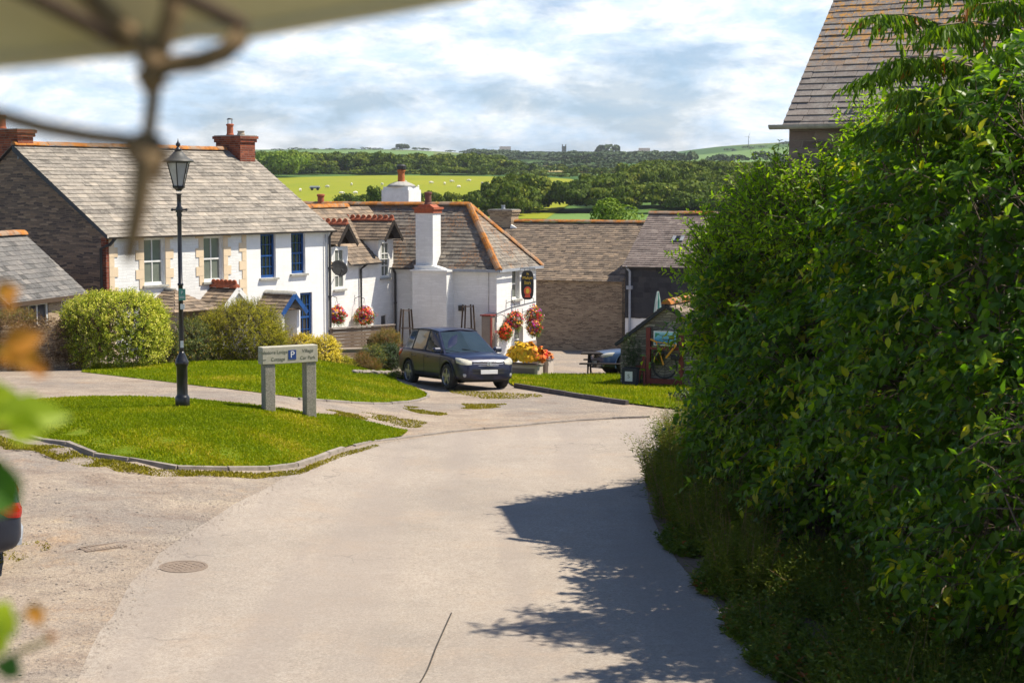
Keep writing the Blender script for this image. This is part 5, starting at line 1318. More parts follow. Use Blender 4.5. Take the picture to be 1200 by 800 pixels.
def make_car(name, label, loc, rz, paint, hz_=1.0, rails=False, steel=False):
    T = thing(name, label, 'car', loc, rz)
    st = [(-2.2, .70, .55, .86), (-2.17, .80, .42, .98), (-2.08, .865, .36, 1.04), (-1.85, .895, .32, 1.06), (-1.3, .905, .3, 1.06), (-.6, .905, .29, 1.04), (0, .905, .29, 1.02), (.6, .905, .29, 1.0), (.95, .905, .29, .99),
          (1.25, .90, .3, .975), (1.6, .885, .3, .94), (1.88, .86, .29, .90), (2.04, .81, .28, .85), (2.14, .72, .29, .76), (2.19, .6, .31, .66)]
    V = []; 
    def sec(x, hw, zb, zt_):
        h = [(0, zb), (hw*.6, zb), (hw*.92, zb+.02), (hw*.985, zb+.1), (hw*1.0, zb+.26), (hw*1.0, (zb+zt_)/2+.05), (hw*.985, zt_-.1), (hw*.95, zt_-.02), (hw*.86, zt_+.01), (hw*.55, zt_+.035), (0, zt_+.045)]
        return [(x, y, z*hz_) for y, z in h]+[(x, -y, z*hz_) for y, z in reversed(h[1:-1])]
    rings = [sec(*s_) for s_ in st]; k = len(rings[0])
    V = [v for r_ in rings for v in r_]; Fq = []
    for i in range(len(rings)-1):
        for j in range(k): Fq.append((i*k+j, (i+1)*k+j, (i+1)*k+(j+1) % k, i*k+(j+1) % k))
    Fq.append(tuple(range(k))); Fq.append(tuple((len(rings)-1)*k+j for j in reversed(range(k))))
    me = bpy.data.meshes.new('body'); me.from_pydata(V, [], Fq); me.update()
    bm = bmesh.new(); bm.from_mesh(me); bmesh.ops.recalc_face_normals(bm, faces=bm.faces)
    bmesh.ops.subdivide_edges(bm, edges=bm.edges[:], cuts=1, use_grid_fill=True, smooth=.6)
    bm.to_mesh(me); bm.free(); me.materials.append(paint); me.materials.append(M['plastic'])
    body = bpy.data.objects.new('body', me); COL.objects.link(body)
    WB = ((1.35, .36), (-1.31, .36))
    cut = MB()
    for wx, wr_ in WB:
        for s_ in (-1, 1):
            old = cut.M; cut.M = Matrix.Translation((wx, s_*.8, wr_*1.0)) @ Matrix.Rotation(PI/2, 4, 'X'); cut.lathe([(.425, -.28), (.425, .28)], 28); cut.M = old
    cu = cut.build('cut', M['plastic'])
    md = body.modifiers.new('b', 'BOOLEAN'); md.object = cu; md.operation = 'DIFFERENCE'; md.solver = 'EXACT'
    dg = bpy.context.evaluated_depsgraph_get(); me2 = bpy.data.meshes.new_from_object(body.evaluated_get(dg))
    body.modifiers.clear(); body.data = me2; bpy.data.objects.remove(cu)
    me2.materials.clear(); me2.materials.append(paint); me2.materials.append(M['plastic'])
    for f in me2.polygons:
        c = f.center
        inside = any(math.hypot(c.x-wx, c.z-.36) < .423 and abs(c.y) > .5 for wx, _ in WB)
        f.material_index = 1 if (c.z < .36*hz_ or inside) else 0
        f.use_smooth = not inside
    try: me2.set_sharp_from_angle(angle=R(40))
    except Exception: pass
    body.parent = T
    from mathutils.bvhtree import BVHTree
    bvh = BVHTree.FromPolygons([v.co.copy() for v in me2.vertices], [tuple(p.vertices) for p in me2.polygons])
    # cabin
    zb = lambda x: (1.0+(.06 if x < 0 else .0))*hz_-.01
    zr = 1.63*hz_
    belt = {'A': (1.02, .82), 'B': (-.18, .855), 'C': (-1.12, .855), 'D': (-1.86, .80), 'E': (-2.08, .68)}
    roof = {'A': (.16, .60), 'B': (-.28, .635), 'C': (-1.15, .63), 'D': (-1.72, .59), 'E': (-1.84, .5)}
    def PB(k, s_=1): x, y = belt[k]; return Vector((x, s_*y, (.99 if k == 'A' else 1.05)*hz_))
    def PR(k, s_=1): x, y = roof[k]; return Vector((x, s_*y, zr+(-.05 if k == 'A' else (-.03 if k in 'DE' else 0))))
    mb = MB()
    seg = [('A', 'B'), ('B', 'C'), ('C', 'D'), ('D', 'E')]
    for s_ in (-1, 1):
        for a, b in seg:
            q = [PB(a, s_), PB(b, s_), PR(b, s_), PR(a, s_)]
            mb.add(q if s_ < 0 else q[::-1], [(0, 1, 2, 3)])
    def front(z): pass
    ws = [PB('A', -1), PB('A', 1), PR('A', 1), PR('A', -1)]
    cb = Vector((1.16, 0, 1.0*hz_)); cr_ = Vector((.3, 0, zr-.015))
    mb.add([PB('A', 1), cb, cr_, PR('A', 1)], [(3, 2, 1, 0)]); mb.add([cb, PB('A', -1), PR('A', -1), cr_], [(3, 2, 1, 0)])
    mb.add([PB('E', 1), PB('E', -1), PR('E', -1), PR('E', 1)], [(0, 1, 2, 3)])
    # roof skin with crown
    ks = 'ABCDE'; rows = []
    for k_ in ks:
        a = PR(k_, 1); r_ = []
        for j in range(9):
            t = j/8*2-1; crown = .055*(1-t*t); x = a.x+(.14*(1-t*t) if k_ == 'A' else 0)
            r_.append((x, a.y*-t*-1, a.z+crown-(.02 if k_ == 'A' else 0)*0))
        rows.append(r_)
    vs = [v for r_ in rows for v in r_]; mb.add(vs, [(i*9+j, i*9+j+1, (i+1)*9+j+1, (i+1)*9+j) for i in range(4) for j in range(8)])
    mb.add([PR('A', -1), Vector(rows[0][0])], []) if False else None
    cab = mb.build('cabin', paint, T)
    for s_ in (-1, 1):
        mb = MB()
        for a, b, s0, s1 in (('A', 'B', .14, .95), ('B', 'C', .05, .95), ('C', 'D', .06, .8)):
            if s_ > 0: patch(mb, PB(a, s_), PB(b, s_), PR(b, s_), PR(a, s_), s0, s1, .04, .9, .006)
            else: patch(mb, PB(b, s_), PB(a, s_), PR(a, s_), PR(b, s_), 1-s1, 1-s0, .04, .9, .006)
        mb.build('side_window', M['car_glass'], T)
    mb = MB()
    patch(mb, cb, PB('A', 1), PR('A', 1), cr_, 0.0, .93, .03, .95, .008); patch(mb, PB('A', -1), cb, cr_, PR('A', -1), .07, 1.0, .03, .95, .008)
    wsn = mb.build('windscreen', M['car_glass'], T)
    mb = MB(); patch(mb, PB('E', 1), PB('E', -1), PR('E', -1), PR('E', 1), .08, .92, .1, .88, .008); mb.build('rear_window', M['car_glass'], T)
    mb = MB()
    for s_ in (-.45, .3):
        a = cb.lerp(PB('A', 1 if s_ > 0 else -1), abs(s_)); beam(mb, (a.x+.02, a.y, a.z+.02), (a.x-.12, a.y-.5, a.z+.12), .02, .015)
    mb.build('wiper', M['plastic'], wsn)
    # pillars trim (black door frames)
    mb = MB()
    for s_ in (-1, 1):
        for k_ in 'BC': beam(mb, PB(k_, s_)+Vector((0, s_*.006, 0)), PR(k_, s_)+Vector((0, s_*.006, -.03)), .055, .02)
        pts = [PR(k_, s_)+Vector((0, s_*.015, .0)) for k_ in 'ABCD']; mb.tube(pts, .014, 6)
    mb.build('window_trim', M['plastic'], T)
    if rails:
        mb = MB()
        for s_ in (-1, 1): mb.tube([PR('A', s_)+Vector((-.35, -s_*.04, .05)), PR('B', s_)+Vector((0, -s_*.04, .09)), PR('C', s_)+Vector((0, -s_*.04, .09)), PR('D', s_)+Vector((.05, -s_*.04, .05))], .018, 6)
        mb.build('roof_rail', M['plastic'], T); mb = MB(); mb.tube([(-1.5, 0, zr+.05), (-1.72, 0, zr+.27)], .006, 5); mb.build('aerial', M['plastic'], T)
    # doors seams, handles, sills
    mb = MB()
    for s_ in (-1, 1):
        for x in (.92, -.2, -1.08):
            mb.tube([(x, s_*.905, .36*hz_), (x+.01, s_*.912, .6*hz_), (x, s_*.9, .93*hz_)], .006, 5)
        mb.tube([(.92, s_*.9, .37*hz_), (-.9, s_*.9, .37*hz_)], .006, 5)
    mb.build('door_seam', M['plastic'], body)
    for s_ in (-1, 1):
        for x in (-.02, -.9):
            mb = MB(); mb.cbox(x-.11, x+.11, s_*.905-.015, s_*.905+.025, .86*hz_-.015, .86*hz_+.02, .008); mb.build('door_handle', paint, body)
    for s_ in (-1, 1):
        mb = MB(); mb.cbox(.72, .9, min(s_*.84, s_*1.07), max(s_*.84, s_*1.07), 1.0*hz_, 1.0*hz_+.15, .04); m_ = mb.build('mirror', paint, T)
        mb = MB(); mb.box(.7145, .7195, min(s_*.9, s_*1.05), max(s_*.9, s_*1.05), 1.0*hz_+.03, 1.0*hz_+.13); mb.build('mirror_glass', M['chrome'], m_)
    # front
    for s_ in (-1, 1):
        mb = MB(); shell(mb, bvh, [((2.05, .44, .70), (2.05, .45, .80)), ((2.05, .60, .69), (2.05, .60, .86)), ((2.0, .76, .715), (1.95, .74, .895)), ((1.92, .87, .77), (1.8, .84, .905))], (-1, -.5, -.12), s_, hz_); mb.build('headlight', M['headlight'], T)
        mb = MB(); old = mb.M; mb.M = Matrix.Translation((2.09, s_*.68, .43*hz_)) @ Matrix.Rotation(PI/2, 4, 'Y') @ Matrix.Rotation(R(s_*-28), 4, 'X'); mb.lathe([(.085, -.05), (.085, .045), (.06, .05)], 16); mb.mi = 1; mb.lathe([(.055, .0), (.055, .058), (.02, .07)], 16); mb.M = old
        mb.build('fog_light', [M['plastic'], M['fog_glass']], T)
    mb = MB(); gx = 2.15
    mb.prism([(gx-.1, -.5), (gx+.015, -.47), (gx+.055, 0), (gx+.015, .47), (gx-.1, .5)], .66*hz_, .80*hz_); gr = mb.build('grille', M['plastic'], T)
    mb = MB()
    for z_ in (.69, .735, .785):
        mb.tube([(gx+.02, -.46, z_*hz_), (gx+.064, 0, z_*hz_), (gx+.02, .46, z_*hz_)], .008, 6)
    mb.tube([(gx+.0, -.5, .8*hz_), (gx+.06, 0, .82*hz_), (gx+.0, .5, .8*hz_)], .011, 6)
    mb.build('grille_bar', M['chrome'], gr)
    mb = MB(); old = mb.M; mb.M = Matrix.Translation((gx+.07, 0, .74*hz_)) @ Matrix.Rotation(PI/2, 4, 'Y')
    for a_, b_ in ((.07, .05), (.035, .045)):
        vs = []; 
        for r_ in (1, .78):
            for k_ in range(20): an = k_*PI/10; vs.append((b_*r_*math.sin(an), a_*r_*math.cos(an), .01))
        mb.add(vs, [(k_, (k_+1) % 20, 20+(k_+1) % 20, 20+k_) for k_ in range(20)])
    mb.M = old; mb.build('emblem', M['chrome'], gr)
    mb = MB(); mb.prism([(2.0, -.78), (2.17, -.66), (2.225, 0), (2.17, .66), (2.0, .78)], .46*hz_, .55*hz_); mb.prism([(2.0, -.6), (2.19, -.5), (2.235, 0), (2.19, .5), (2.0, .6)], .55*hz_, .6*hz_); mb.build('bumper_trim', M['plastic'], T)
    mb = MB(); mb.prism([(2.0, -.62), (2.16, -.55), (2.2, 0), (2.16, .55), (2.0, .62)], .3*hz_, .42*hz_); mb.build('lower_intake', M['plastic'], T)
    mb = MB(); mb.cbox(2.22, 2.24, -.26, .26, .46*hz_, .57*hz_, .004); mb.build('number_plate', M['plate'], T)
    # rear
    for s_ in (-1, 1):
        mb = MB(); shell(mb, bvh, [((-2.14, .60, .80), (-2.1, .62, .98)), ((-2.1, .76, .80), (-2.08, .74, 1.0)), ((-2.0, .86, .82), (-2.0, .84, 1.03)), ((-1.86, .90, .92), (-1.8, .88, 1.03))], (1, -.8, 0), s_, hz_); mb.build('tail_light', M['red_lens'], T)
    mb = MB(); mb.cbox(-2.22, -2.2, -.26, .26, .7*hz_, .81*hz_, .004); mb.build('number_plate', M['yellow_paint'], T)
    mb = MB(); mb.prism([(-2.0, -.86), (-2.2, -.75), (-2.25, 0), (-2.2, .75), (-2.0, .86)], .42*hz_, .5*hz_); mb.build('bumper_trim', M['grey_pipe'] if steel else M['plastic'], T)
    # wheels
    for wx, wr_ in WB:
        for s_ in (-1, 1):
            Wm = Matrix.Translation((wx, s_*.8, wr_)) @ Matrix.Rotation(-s_*PI/2, 4, 'X')
            mb = MB(); mb.M = Wm; mb.lathe([(.22, -.12), (.32, -.12), (.352, -.085), (.36, -.04), (.36, .05), (.352, .09), (.325, .112), (.245, .11), (.235, .06), (.22, -.1)], 36)
            wh_ = mb.build('wheel', M['tyre'], T, smooth=True)
            mb = MB(); mb.M = Wm; mb.lathe([(.245, .1), (.235, .115), (.225, .1), (.21, .02), (.2, -.03)], 32, caps=False)
            mb.mi = 1; mb.lathe([(.2, -.03), (.0, -.03)], 32); mb.mi = 0
            for k_ in range(5):
                a = k_*2*PI/5+.3; old = mb.M; mb.M = Wm @ Matrix.Rotation(a, 4, 'Z'); mb.prism([(.03, -.05), (.228, -.036), (.228, .036), (.03, .05)], .05, .1); mb.M = old
            mb.lathe([(.06, .05), (.06, .1), (.045, .11), (.0, .11)], 16); mb.build('rim', [M['alloy'], M['plastic']], wh_)
    for wx, wr_ in WB:
        for s_ in (-1, 1):
            mb = MB(); vs = []; 
            for rr, yy in ((.423, .895), (.46, .915), (.475, .90)):
                for k_ in range(21): a = PI*(k_/20)*1.16-.25; vs.append((wx+rr*math.cos(a), s_*yy, max(.3*hz_, .36+rr*math.sin(a))))
            mb.add(vs, [(j*21+k_, j*21+k_+1, (j+1)*21+k_+1, (j+1)*21+k_) for j in range(2) for k_ in range(20)]); mb.build('wheel_arch', paint, body, smooth=True)
    mb = MB(); mb.box(-1.9, 1.9, -.6, .6, .22, .34); mb.build('underside', M['plastic'], T)
    return T
ra, fa = G(476, 446), G(528, 457.5)
hd_ = Vector((fa.x-ra.x, fa.y-ra.y, 0)).normalized(); mid = (ra+fa)/2; lf_ = Vector((-hd_.y, hd_.x, 0)); c_ = mid+lf_*.86
zc_ = tz(c_.x, c_.y)
suv = make_car('parked_car', 'dark navy compact off-roader parked on the gravel in front of the white inn', (c_.x, c_.y, zc_), math.atan2(hd_.y, hd_.x), M['car_navy'], 1.0)
# follow the ground slope
def settle(o, L=1.33, W=.8):
    a = o.rotation_euler.z; f = Vector((math.cos(a), math.sin(a), 0)); l = Vector((-f.y, f.x, 0)); c = o.location
    zf = tz(c.x+f.x*L, c.y+f.y*L); zb = tz(c.x-f.x*L, c.y-f.y*L); zl = tz(c.x+l.x*W, c.y+l.y*W); zr_ = tz(c.x-l.x*W, c.y-l.y*W)
    o.rotation_euler = (math.atan2(zl-zr_, 2*W), -math.atan2(zf-zb, 2*L), a); o.location.z = (zf+zb)/4+(zl+zr_)/4+.005
settle(suv)
q = G(699, 441)
blue = make_car('parked_car', 'blue hatchback half hidden behind the stone shed and picnic bench', (q.x+2.1, q.y+1.1, -1.1), R(195), M['car_blue'], .86); settle(blue)
q = at(24, 610, 22.6)
dark = make_car('parked_car', 'dark blue car cut off by the left edge with only its red tail light showing', (q.x-2.32, 22.63, 0), R(198), M['car_dark'], 1.0, steel=True); settle(dark)
M['wood_tan'] = m_wood('wood_tan', (.27, .2, .14), (.15, .105, .075))
# ================================================================== GARDEN THINGS
def px_h(px, py0, py1, Y): return at(px, py0, Y).z-at(px, py1, Y).z
# satellite dish on wing wall
q = loc_px(pub, 397, 315, 'y', WY-.32); qw = pub.matrix_basis @ q
dish = thing('satellite_dish', 'dark mesh satellite dish fixed to the white wall below the dormer', 'satellite dish', qw, R(28))
mb = MB(); mb.M = Matrix.Rotation(R(62), 4, 'X'); mb.lathe([(0, 0), (.15, .012), (.25, .035), (.31, .06), (.31, .07), (.25, .045), (.15, .02), (0, .01)], 24); mb.build('dish', simple('dish_mesh', (.02, .02, .022), (.04, .04, .04), 30, .95, .3, spec=.1), dish, smooth=True)
mb = MB(); mb.tube([(0, 0, -.05), (.05, .1, -.15), (.1, .34, -.15)], .02, 6); mb.tube([(0, -.03, -.28), (0, -.3, -.05)], .012, 6); mb.cbox(-.03, .03, -.36, -.28, -.08, 0, .01); mb.build('arm', M['plastic'], dish)
# hanging baskets
def basket(px, py, rpx, rpz, Y, label, seed, mat='flowers', wall=None, grp='hanging flower baskets on the inn'):
    c = at(px, py, Y); s_ = Y/F; rx, rz = rpx*s_, rpz*s_
    t = thing('hanging_basket', label, 'hanging basket', (c.x, c.y, c.z-rz*.8), PA, grp)
    mb = MB(); mb.lathe([(.02, 0), (.1, .03), (.17, .12), (.19, .22)], 14); mb.build('basket', M['wood_brown'], t, smooth=True)
    b = bush('', None, None, [(0, 0, rz*.8, rx, rx*.8, rz), (0, 0, rz*.25, rx*.6, rx*.5, rz*.7)], 420, 7, .14, .06, .55, M['leaf_climber'], 'fold', parent=t, ground=False, up=.1, droop=.5, amp=.25); b.name = 'foliage'
    P, N = blob_points([(0, 0, rz*.8, rx*1.05, rx*.9, rz*1.0), (rx*.4, 0, rz*.3, rx*.5, rx*.5, rz*.6), (-rx*.4, 0, rz*.5, rx*.55, rx*.5, rz*.6), (0, -.05, rz*1.3, rx*.6, rx*.5, rz*.6)], 620, .8, 1.2, .35)
    V, Fs, cnt = leaf_arrays(P, np.cross(N, RNG.normal(size=N.shape)), N+RNG.normal(0, .3, N.shape), .045+.025*RNG.random(620), .04+.025*RNG.random(620), 'quad')
    cl = .5+.5*np.sin(P[:, 0]*9+seed)*np.sin(P[:, 2]*8+seed*2); rn = np.clip(cl*.95+RNG.normal(0, .22, 620), 0, 1)
    o = tag(fol_mesh('flowers', [(V, Fs, rn, cnt, 0)], [M[mat]], t), kind='stuff')
    mb = MB(); hh = rz*2+.25
    for a in (0, 2.09, 4.19): mb.tube([(.18*math.cos(a), .18*math.sin(a), .22), (0, 0, hh)], .005, 4)
    if wall is not None:
        mb.tube([(0, 0, hh), (0, 0, hh+.03), (wall[0]*.5, wall[1]*.5, hh+.1), (wall[0], wall[1], hh+.02)], .012, 6); mb.tube([(wall[0], wall[1], hh+.15), (wall[0], wall[1], hh-.2)], .012, 6)
    mb.build('bracket', M['black_metal'], t)
    return t
def wallY(px, py, off): q = loc_px(pub, px, py, 'y', off); return (pub.matrix_basis @ q).y
basket(395, 369, 10, 9, wallY(395, 369, WY-.4), 'red hanging basket partly hidden by the cottage corner', 1, wall=(0, .4))
basket(427, 370, 11.5, 9.5, wallY(427, 370, WY-.4), 'mixed flower hanging basket in front of the black downpipe', 4, wall=(0, .4))
basket(592, 389, 7.5, 8, wallY(592, 389, -.35), 'red geranium basket, lowest on the sunlit end wall', 2, 'flowers_red', wall=(0, .35))
basket(603, 375, 9.5, 9, wallY(603, 375, -.35), 'red and purple basket below the upstairs window of the inn', 3, wall=(0, .35))
basket(625.5, 371, 10, 10.5, wallY(622, 371, -.45), 'crimson basket at the far corner under the painted inn sign', 6, wall=(-.1, .35))
basket(626, 384, 8, 8, wallY(620, 384, -.55), 'orange and red basket hanging just below the crimson one', 8, wall=(-.1, .45))
# inn sign
q = loc_px(pub, 618, 334, 'y', -.5); qw = pub.matrix_basis @ q
sgn = thing('inn_sign', 'hanging black oval inn sign with yellow lettering and red emblem', 'sign', (qw.x, qw.y, qw.z), R(12))
hh = px_h(618, 317, 351, qw.y); ww = 15*qw.y/F
mb = MB(); pl_ = [(ww/2*math.copysign(abs(math.cos(a))**.5, math.cos(a)), hh/2*math.copysign(abs(math.sin(a))**.65, math.sin(a))) for a in [k*2*PI/36 for k in range(36)]]
mb.prism(pl_, -.03, .03, 'y'); bdd = mb.build('board', M['sign_black'], sgn)
mb = MB(); mb.prism([(x*.93, z*.95) for x, z in pl_], -.034, -.0305, 'y')
for tx, sz, z_ in (('ST', .1, hh*.36), ('MABYN', .115, hh*.24), ('INN', .17, hh*.08)):
    pass
mb = MB(); RXm = Matrix.Rotation(PI/2, 4, 'X')
for tx, sz, z_ in (('St', .12, hh*.385), ('Mabyn', .15, hh*.25), ('Inn', .2, hh*.08)):
    mb.text(tx, sz, Matrix.Translation((0, -.036, z_)) @ RXm, .004)
mb.build('lettering', M['sign_yellow'], bdd)
mb = MB()
mb.prism([(.14*math.cos(a), -hh*.2+.17*math.sin(a)) for a in [k*PI/9 for k in range(18)]], -.037, -.0305, 'y'); mb.prism([(.08, -hh*.32), (-.08, -hh*.32), (-.12, -hh*.42), (.12, -hh*.42)], -.037, -.0305, 'y')
mb.mi = 1; mb.prism([(.07*math.cos(a), -hh*.2+.1*math.sin(a)) for a in [k*PI/6 for k in range(12)]], -.041, -.0375, 'y'); mb.build('emblem', [M['sign_red'], M['sign_yellow']], bdd)
mb = MB(); mb.tube([(-.1, 0, hh/2), (-.1, 0, hh/2+.08)], .01, 5); mb.tube([(.1, 0, hh/2), (.1, 0, hh/2+.08)], .01, 5); mb.tube([(-.75, .2, hh/2+.08), (.3, 0, hh/2+.08)], .02, 6); mb.build('bracket', M['black_metal'], sgn)
# wooden obelisks by inn wall
for px, tp, bt, lab in ((476, 362, 398, 'dark wooden plant obelisk left of the white chimney breast'), (548.5, 357, 386, 'dark wooden plant obelisk standing behind the parked car')):
    q = loc_px(pub, px, tp, 'x', -1.1 if px < 500 else -.5); qw = pub.matrix_basis @ q; g0 = tz(qw.x, qw.y); h_ = qw.z-g0
    t = thing('plant_obelisk', lab, 'obelisk', (qw.x, qw.y, g0), R(20), 'plant obelisks by the inn wall')
    mb = MB()
    for i, (a, b) in enumerate(((-1, -1), (1, -1), (1, 1), (-1, 1))): beam(mb, (a*.26, b*.26, 0), (a*.15, b*.15, h_), .045)
    mb.build('legs', M['wood_brown'], t).name = 'frame'
    mb = MB()
    for f_ in (.25, .6, .97):
        r_ = .26-.11*f_
        for a, b, c, d in ((-1, -1, 1, -1), (1, -1, 1, 1), (1, 1, -1, 1), (-1, 1, -1, -1)): beam(mb, (a*r_, b*r_, h_*f_), (c*r_, d*r_, h_*f_), .03)
    mb.build('rails', M['wood_grey'], t)
# red box by the wall behind car roof
q = loc_px(pub, 572, 370, 'x', -.3); qw = pub.matrix_basis @ q; g0 = tz(qw.x, qw.y)
t = thing('post_cabinet', 'narrow weathered red wooden cabinet against the shaded inn wall', 'cabinet', (qw.x, qw.y, g0), PA)
mb = MB(); mb.cbox(-.2, .2, -.18, .18, 0, qw.z-g0, .02); mb.build('body', M['wood_grey'], t); mb = MB(); mb.box(-.2, -.05, -.2, -.182, .1, qw.z-g0-.06); mb.box(-.24, .24, -.22, .22, qw.z-g0+.001, qw.z-g0+.05); mb.build('door', M['red_paint'], t)
# slatted fence
fa_, fb = at(389, 386, 56.0), at(462, 388, 57.6)
dv = Vector((fb.x-fa_.x, fb.y-fa_.y, 0)); g0 = tz(fa_.x, fa_.y)
fz = thing('slatted_fence', 'weathered horizontal slat fence screening the inn garden', 'fence', (fa_.x, fa_.y, g0), math.atan2(dv.y, dv.x))
top = fa_.z-g0; L_ = dv.length
mb = MB()
for i in range(10):
    z_ = top-.05-i*.115; mb.box(-.02, L_, -.015, .015, z_-.053, z_+.053)
mb.build('slats', M['wood_tan'], fz)
for k in range(4):
    mb = MB(); x = .02+k*(L_-.06)/3; mb.cbox(x-.04, x+.04, .017, .09, -.15, top+.02, .006); mb.build('post', M['wood_grey'], fz)
mb = MB(); mb.box(-.06, L_+.02, -.06, .1, top+.021, top+.05); mb.build('cap_rail', M['wood_grey'], fz)
# garden bench in front of it
q = G(407, 425); bz = tz(q.x, q.y+.5)
bn = thing('garden_bench', 'small weathered wooden bench in front of the slatted fence', 'bench', (q.x, q.y+.3, bz), R(12))
mb = MB()
for i in range(4): mb.box(-.62, .62, -.22+i*.12, -.12+i*.12, .42, .455)
mb.build('seat', M['wood_pale'], bn)
for a in (-.55, .55):
    for b in (-.18, .2): mb = MB(); mb.box(a-.04, a+.04, b-.04, b+.04, -.1, .42); mb.build('leg', M['wood_pale'], bn)
mb = MB(); mb.box(-.55, .55, -.2, -.17, .34, .419); mb.build('apron', M['wood_grey'], bn)
# dark timber bollards
for px, tp, bt, lab in ((433, 397, 424, 'tall dark timber bollard in front of the slatted fence'), (391.5, 401, 416, 'short dark timber bollard at the yellow shrub'), (444, 392, 410, 'dark wooden post between the rusty shrubs')):
    Y = G(px, bt+1).y if px != 444 else 54.5; q = at(px, tp, Y); g0 = tz(q.x, q.y)
    t = thing('bollard', lab, 'bollard', (q.x, q.y, g0), R(10), 'dark timber posts by the fence')
    h_ = q.z-g0; mb = MB(); mb.cbox(-.085, .085, -.085, .085, -.1, h_-.03, .015); mb.build('post', M['wood_dark'], t)
    mb = MB(); mb.prism([(-.095, -.095), (.095, -.095), (.095, .095), (-.095, .095)], h_-.0295, h_); mb.build('cap', M['wood_dark'], t)
# stones edging the bed
rs = random.Random(5); n_ = 0
for i, px in enumerate((416, 421, 427, 432, 437, 441, 445, 449, 454, 458, 462)):
    q = G(px+rs.uniform(-1, 1), 437.5+rs.uniform(-.6, .6)+i*.15); bm = bmesh.new(); bmesh.ops.create_icosphere(bm, subdivisions=2, radius=1)
    for v in bm.verts: v.co = Vector((v.co.x*rs.uniform(.11, .16), v.co.y*.1, v.co.z*rs.uniform(.06, .08)))+Vector((rs.uniform(-.01, .01), rs.uniform(-.01, .01), 0))
    me = bpy.data.meshes.new('edging_stone'); bm.to_mesh(me); bm.free(); me.materials.append(M['kerb']); o = bpy.data.objects.new('edging_stone', me); COL.objects.link(o); o.location = (q.x, q.y, q.z+.05)
    o.rotation_euler = (0, 0, rs.uniform(0, 3)); tag(o, 'pale rough stone in the row edging the flower bed', 'stone', 'stones edging the flower bed')
# planters, benches at the inn corner
q = G(618, 439.5)
def planter(px, py, w_, d_, h_, lab, fl, rz=R(-25), mat='wood_white', n=300, hgt=.3):
    q = G(px, py); t = thing('planter', lab, 'planter', (q.x, q.y+d_/2, tz(q.x, q.y+.2)), rz)
    mb = MB(); mb.cbox(-w_/2, w_/2, -d_/2, d_/2, -.1, h_, .012); b_ = mb.build('box', M[mat], t)
    mb = MB(); mb.box(-w_/2+.1, w_/2-.1, -d_/2-.006, -d_/2-.001, .05, h_-.1); mb.box(-w_/2-.03, w_/2+.03, -d_/2-.03, d_/2+.03, h_+.001, h_+.03); mb.build('trim', M['wood_grey'], t)
    b = bush('', None, None, [(0, 0, h_+hgt*.4, w_*.5, d_*.5, hgt)], n, 6, .12, .055, .5, M['leaf_climber'], 'fold', parent=t, ground=False, zmin=-.2); b.name = 'foliage'
    P, N = blob_points([(0, 0, h_+hgt*.45, w_*.52, d_*.55, hgt*1.05)], n*4, .9, 1.15, .25, zmin=-.1)
    V, Fs, cnt = leaf_arrays(P, np.cross(N, RNG.normal(size=N.shape)), N+RNG.normal(0, .3, N.shape), .06+.03*RNG.random(len(P)), .06+.03*RNG.random(len(P)), 'quad')
    g = np.clip((P[:, 0]/w_+.5)*.9+RNG.normal(0, .12, len(P)), 0, 1)
    tag(fol_mesh('flowers', [(V, Fs, g, cnt, 0)], [M[fl]], t), kind='stuff'); return t
planter(616, 441, 1.05, .45, .38, 'long pale planter full of yellow and orange flowers beside the parked car', 'flowers_yellow', n=380, hgt=.42)
planter(632, 438.5, .85, .45, .5, 'small planter with a few red geraniums at the inn corner', 'flowers_red', n=60, hgt=.18)
# picnic bench
q = G(709, 441)
pbn = thing('picnic_bench', 'dark wooden picnic bench on the grass in front of the blue car', 'picnic bench', (q.x+.1, q.y+.4, tz(q.x, q.y)), R(-8))
mb = MB()
for i in range(5): mb.box(-.85, .85, -.32+i*.13, -.2+i*.13, .7, .74)
mb.build('table_top', M['wood_dark'], pbn)
for s_ in (-1, 1):
    mb = MB()
    for i in range(2): mb.box(-.85, .85, s_*.68-.13+i*.135, s_*.68-.01+i*.135, .42, .455)
    mb.build('seat', M['wood_dark'], pbn)
    mb = MB(); beam(mb, (s_*.6, -.15, .69), (s_*.6, -.6, -.02), .05, .1); beam(mb, (s_*.6, .15, .69), (s_*.6, .6, -.02), .05, .1); beam(mb, (s_*.57, -.8, .38), (s_*.57, .8, .38), .05, .08); beam(mb, (s_*.57, -.32, .66), (s_*.57, .32, .66), .05, .06); mb.build('leg_frame', M['wood_dark'], pbn)
# furled parasol beyond the shed
q = at(771, 341, 60.0); g0 = tz(q.x, q.y); h_ = q.z-g0
t = thing('furled_parasol', 'closed white and green garden parasol behind the stone shed', 'parasol', (q.x, q.y, g0))
mb = MB(); mb.lathe([(.02, 0), (.02, h_)], 8); mb.lathe([(.2, 0), (.22, .03), (.05, .1)], 12); mb.build('pole', M['wood_pale'], t)
mb = MB(); vs = []; n = 16; pr_ = [(.2, h_-1.35), (.19, h_-1.1), (.15, h_-.7), (.1, h_-.3), (.04, h_-.02), (.0, h_)]
for r_, z_ in pr_:
    for k in range(n): a = 2*PI*k/n; rr = r_*(1 if k % 2 else .6); vs.append((rr*math.cos(a), rr*math.sin(a), z_))
for i in range(len(pr_)-1):
    for k in range(n): mb.mi = 1 if (k//2) % 3 == 0 else 0; mb.add([vs[i*n+k], vs[i*n+(k+1) % n], vs[(i+1)*n+(k+1) % n], vs[(i+1)*n+k]], [(0, 1, 2, 3)])
mb.build('canopy', [M['parasol_white'], M['parasol_green']], t)
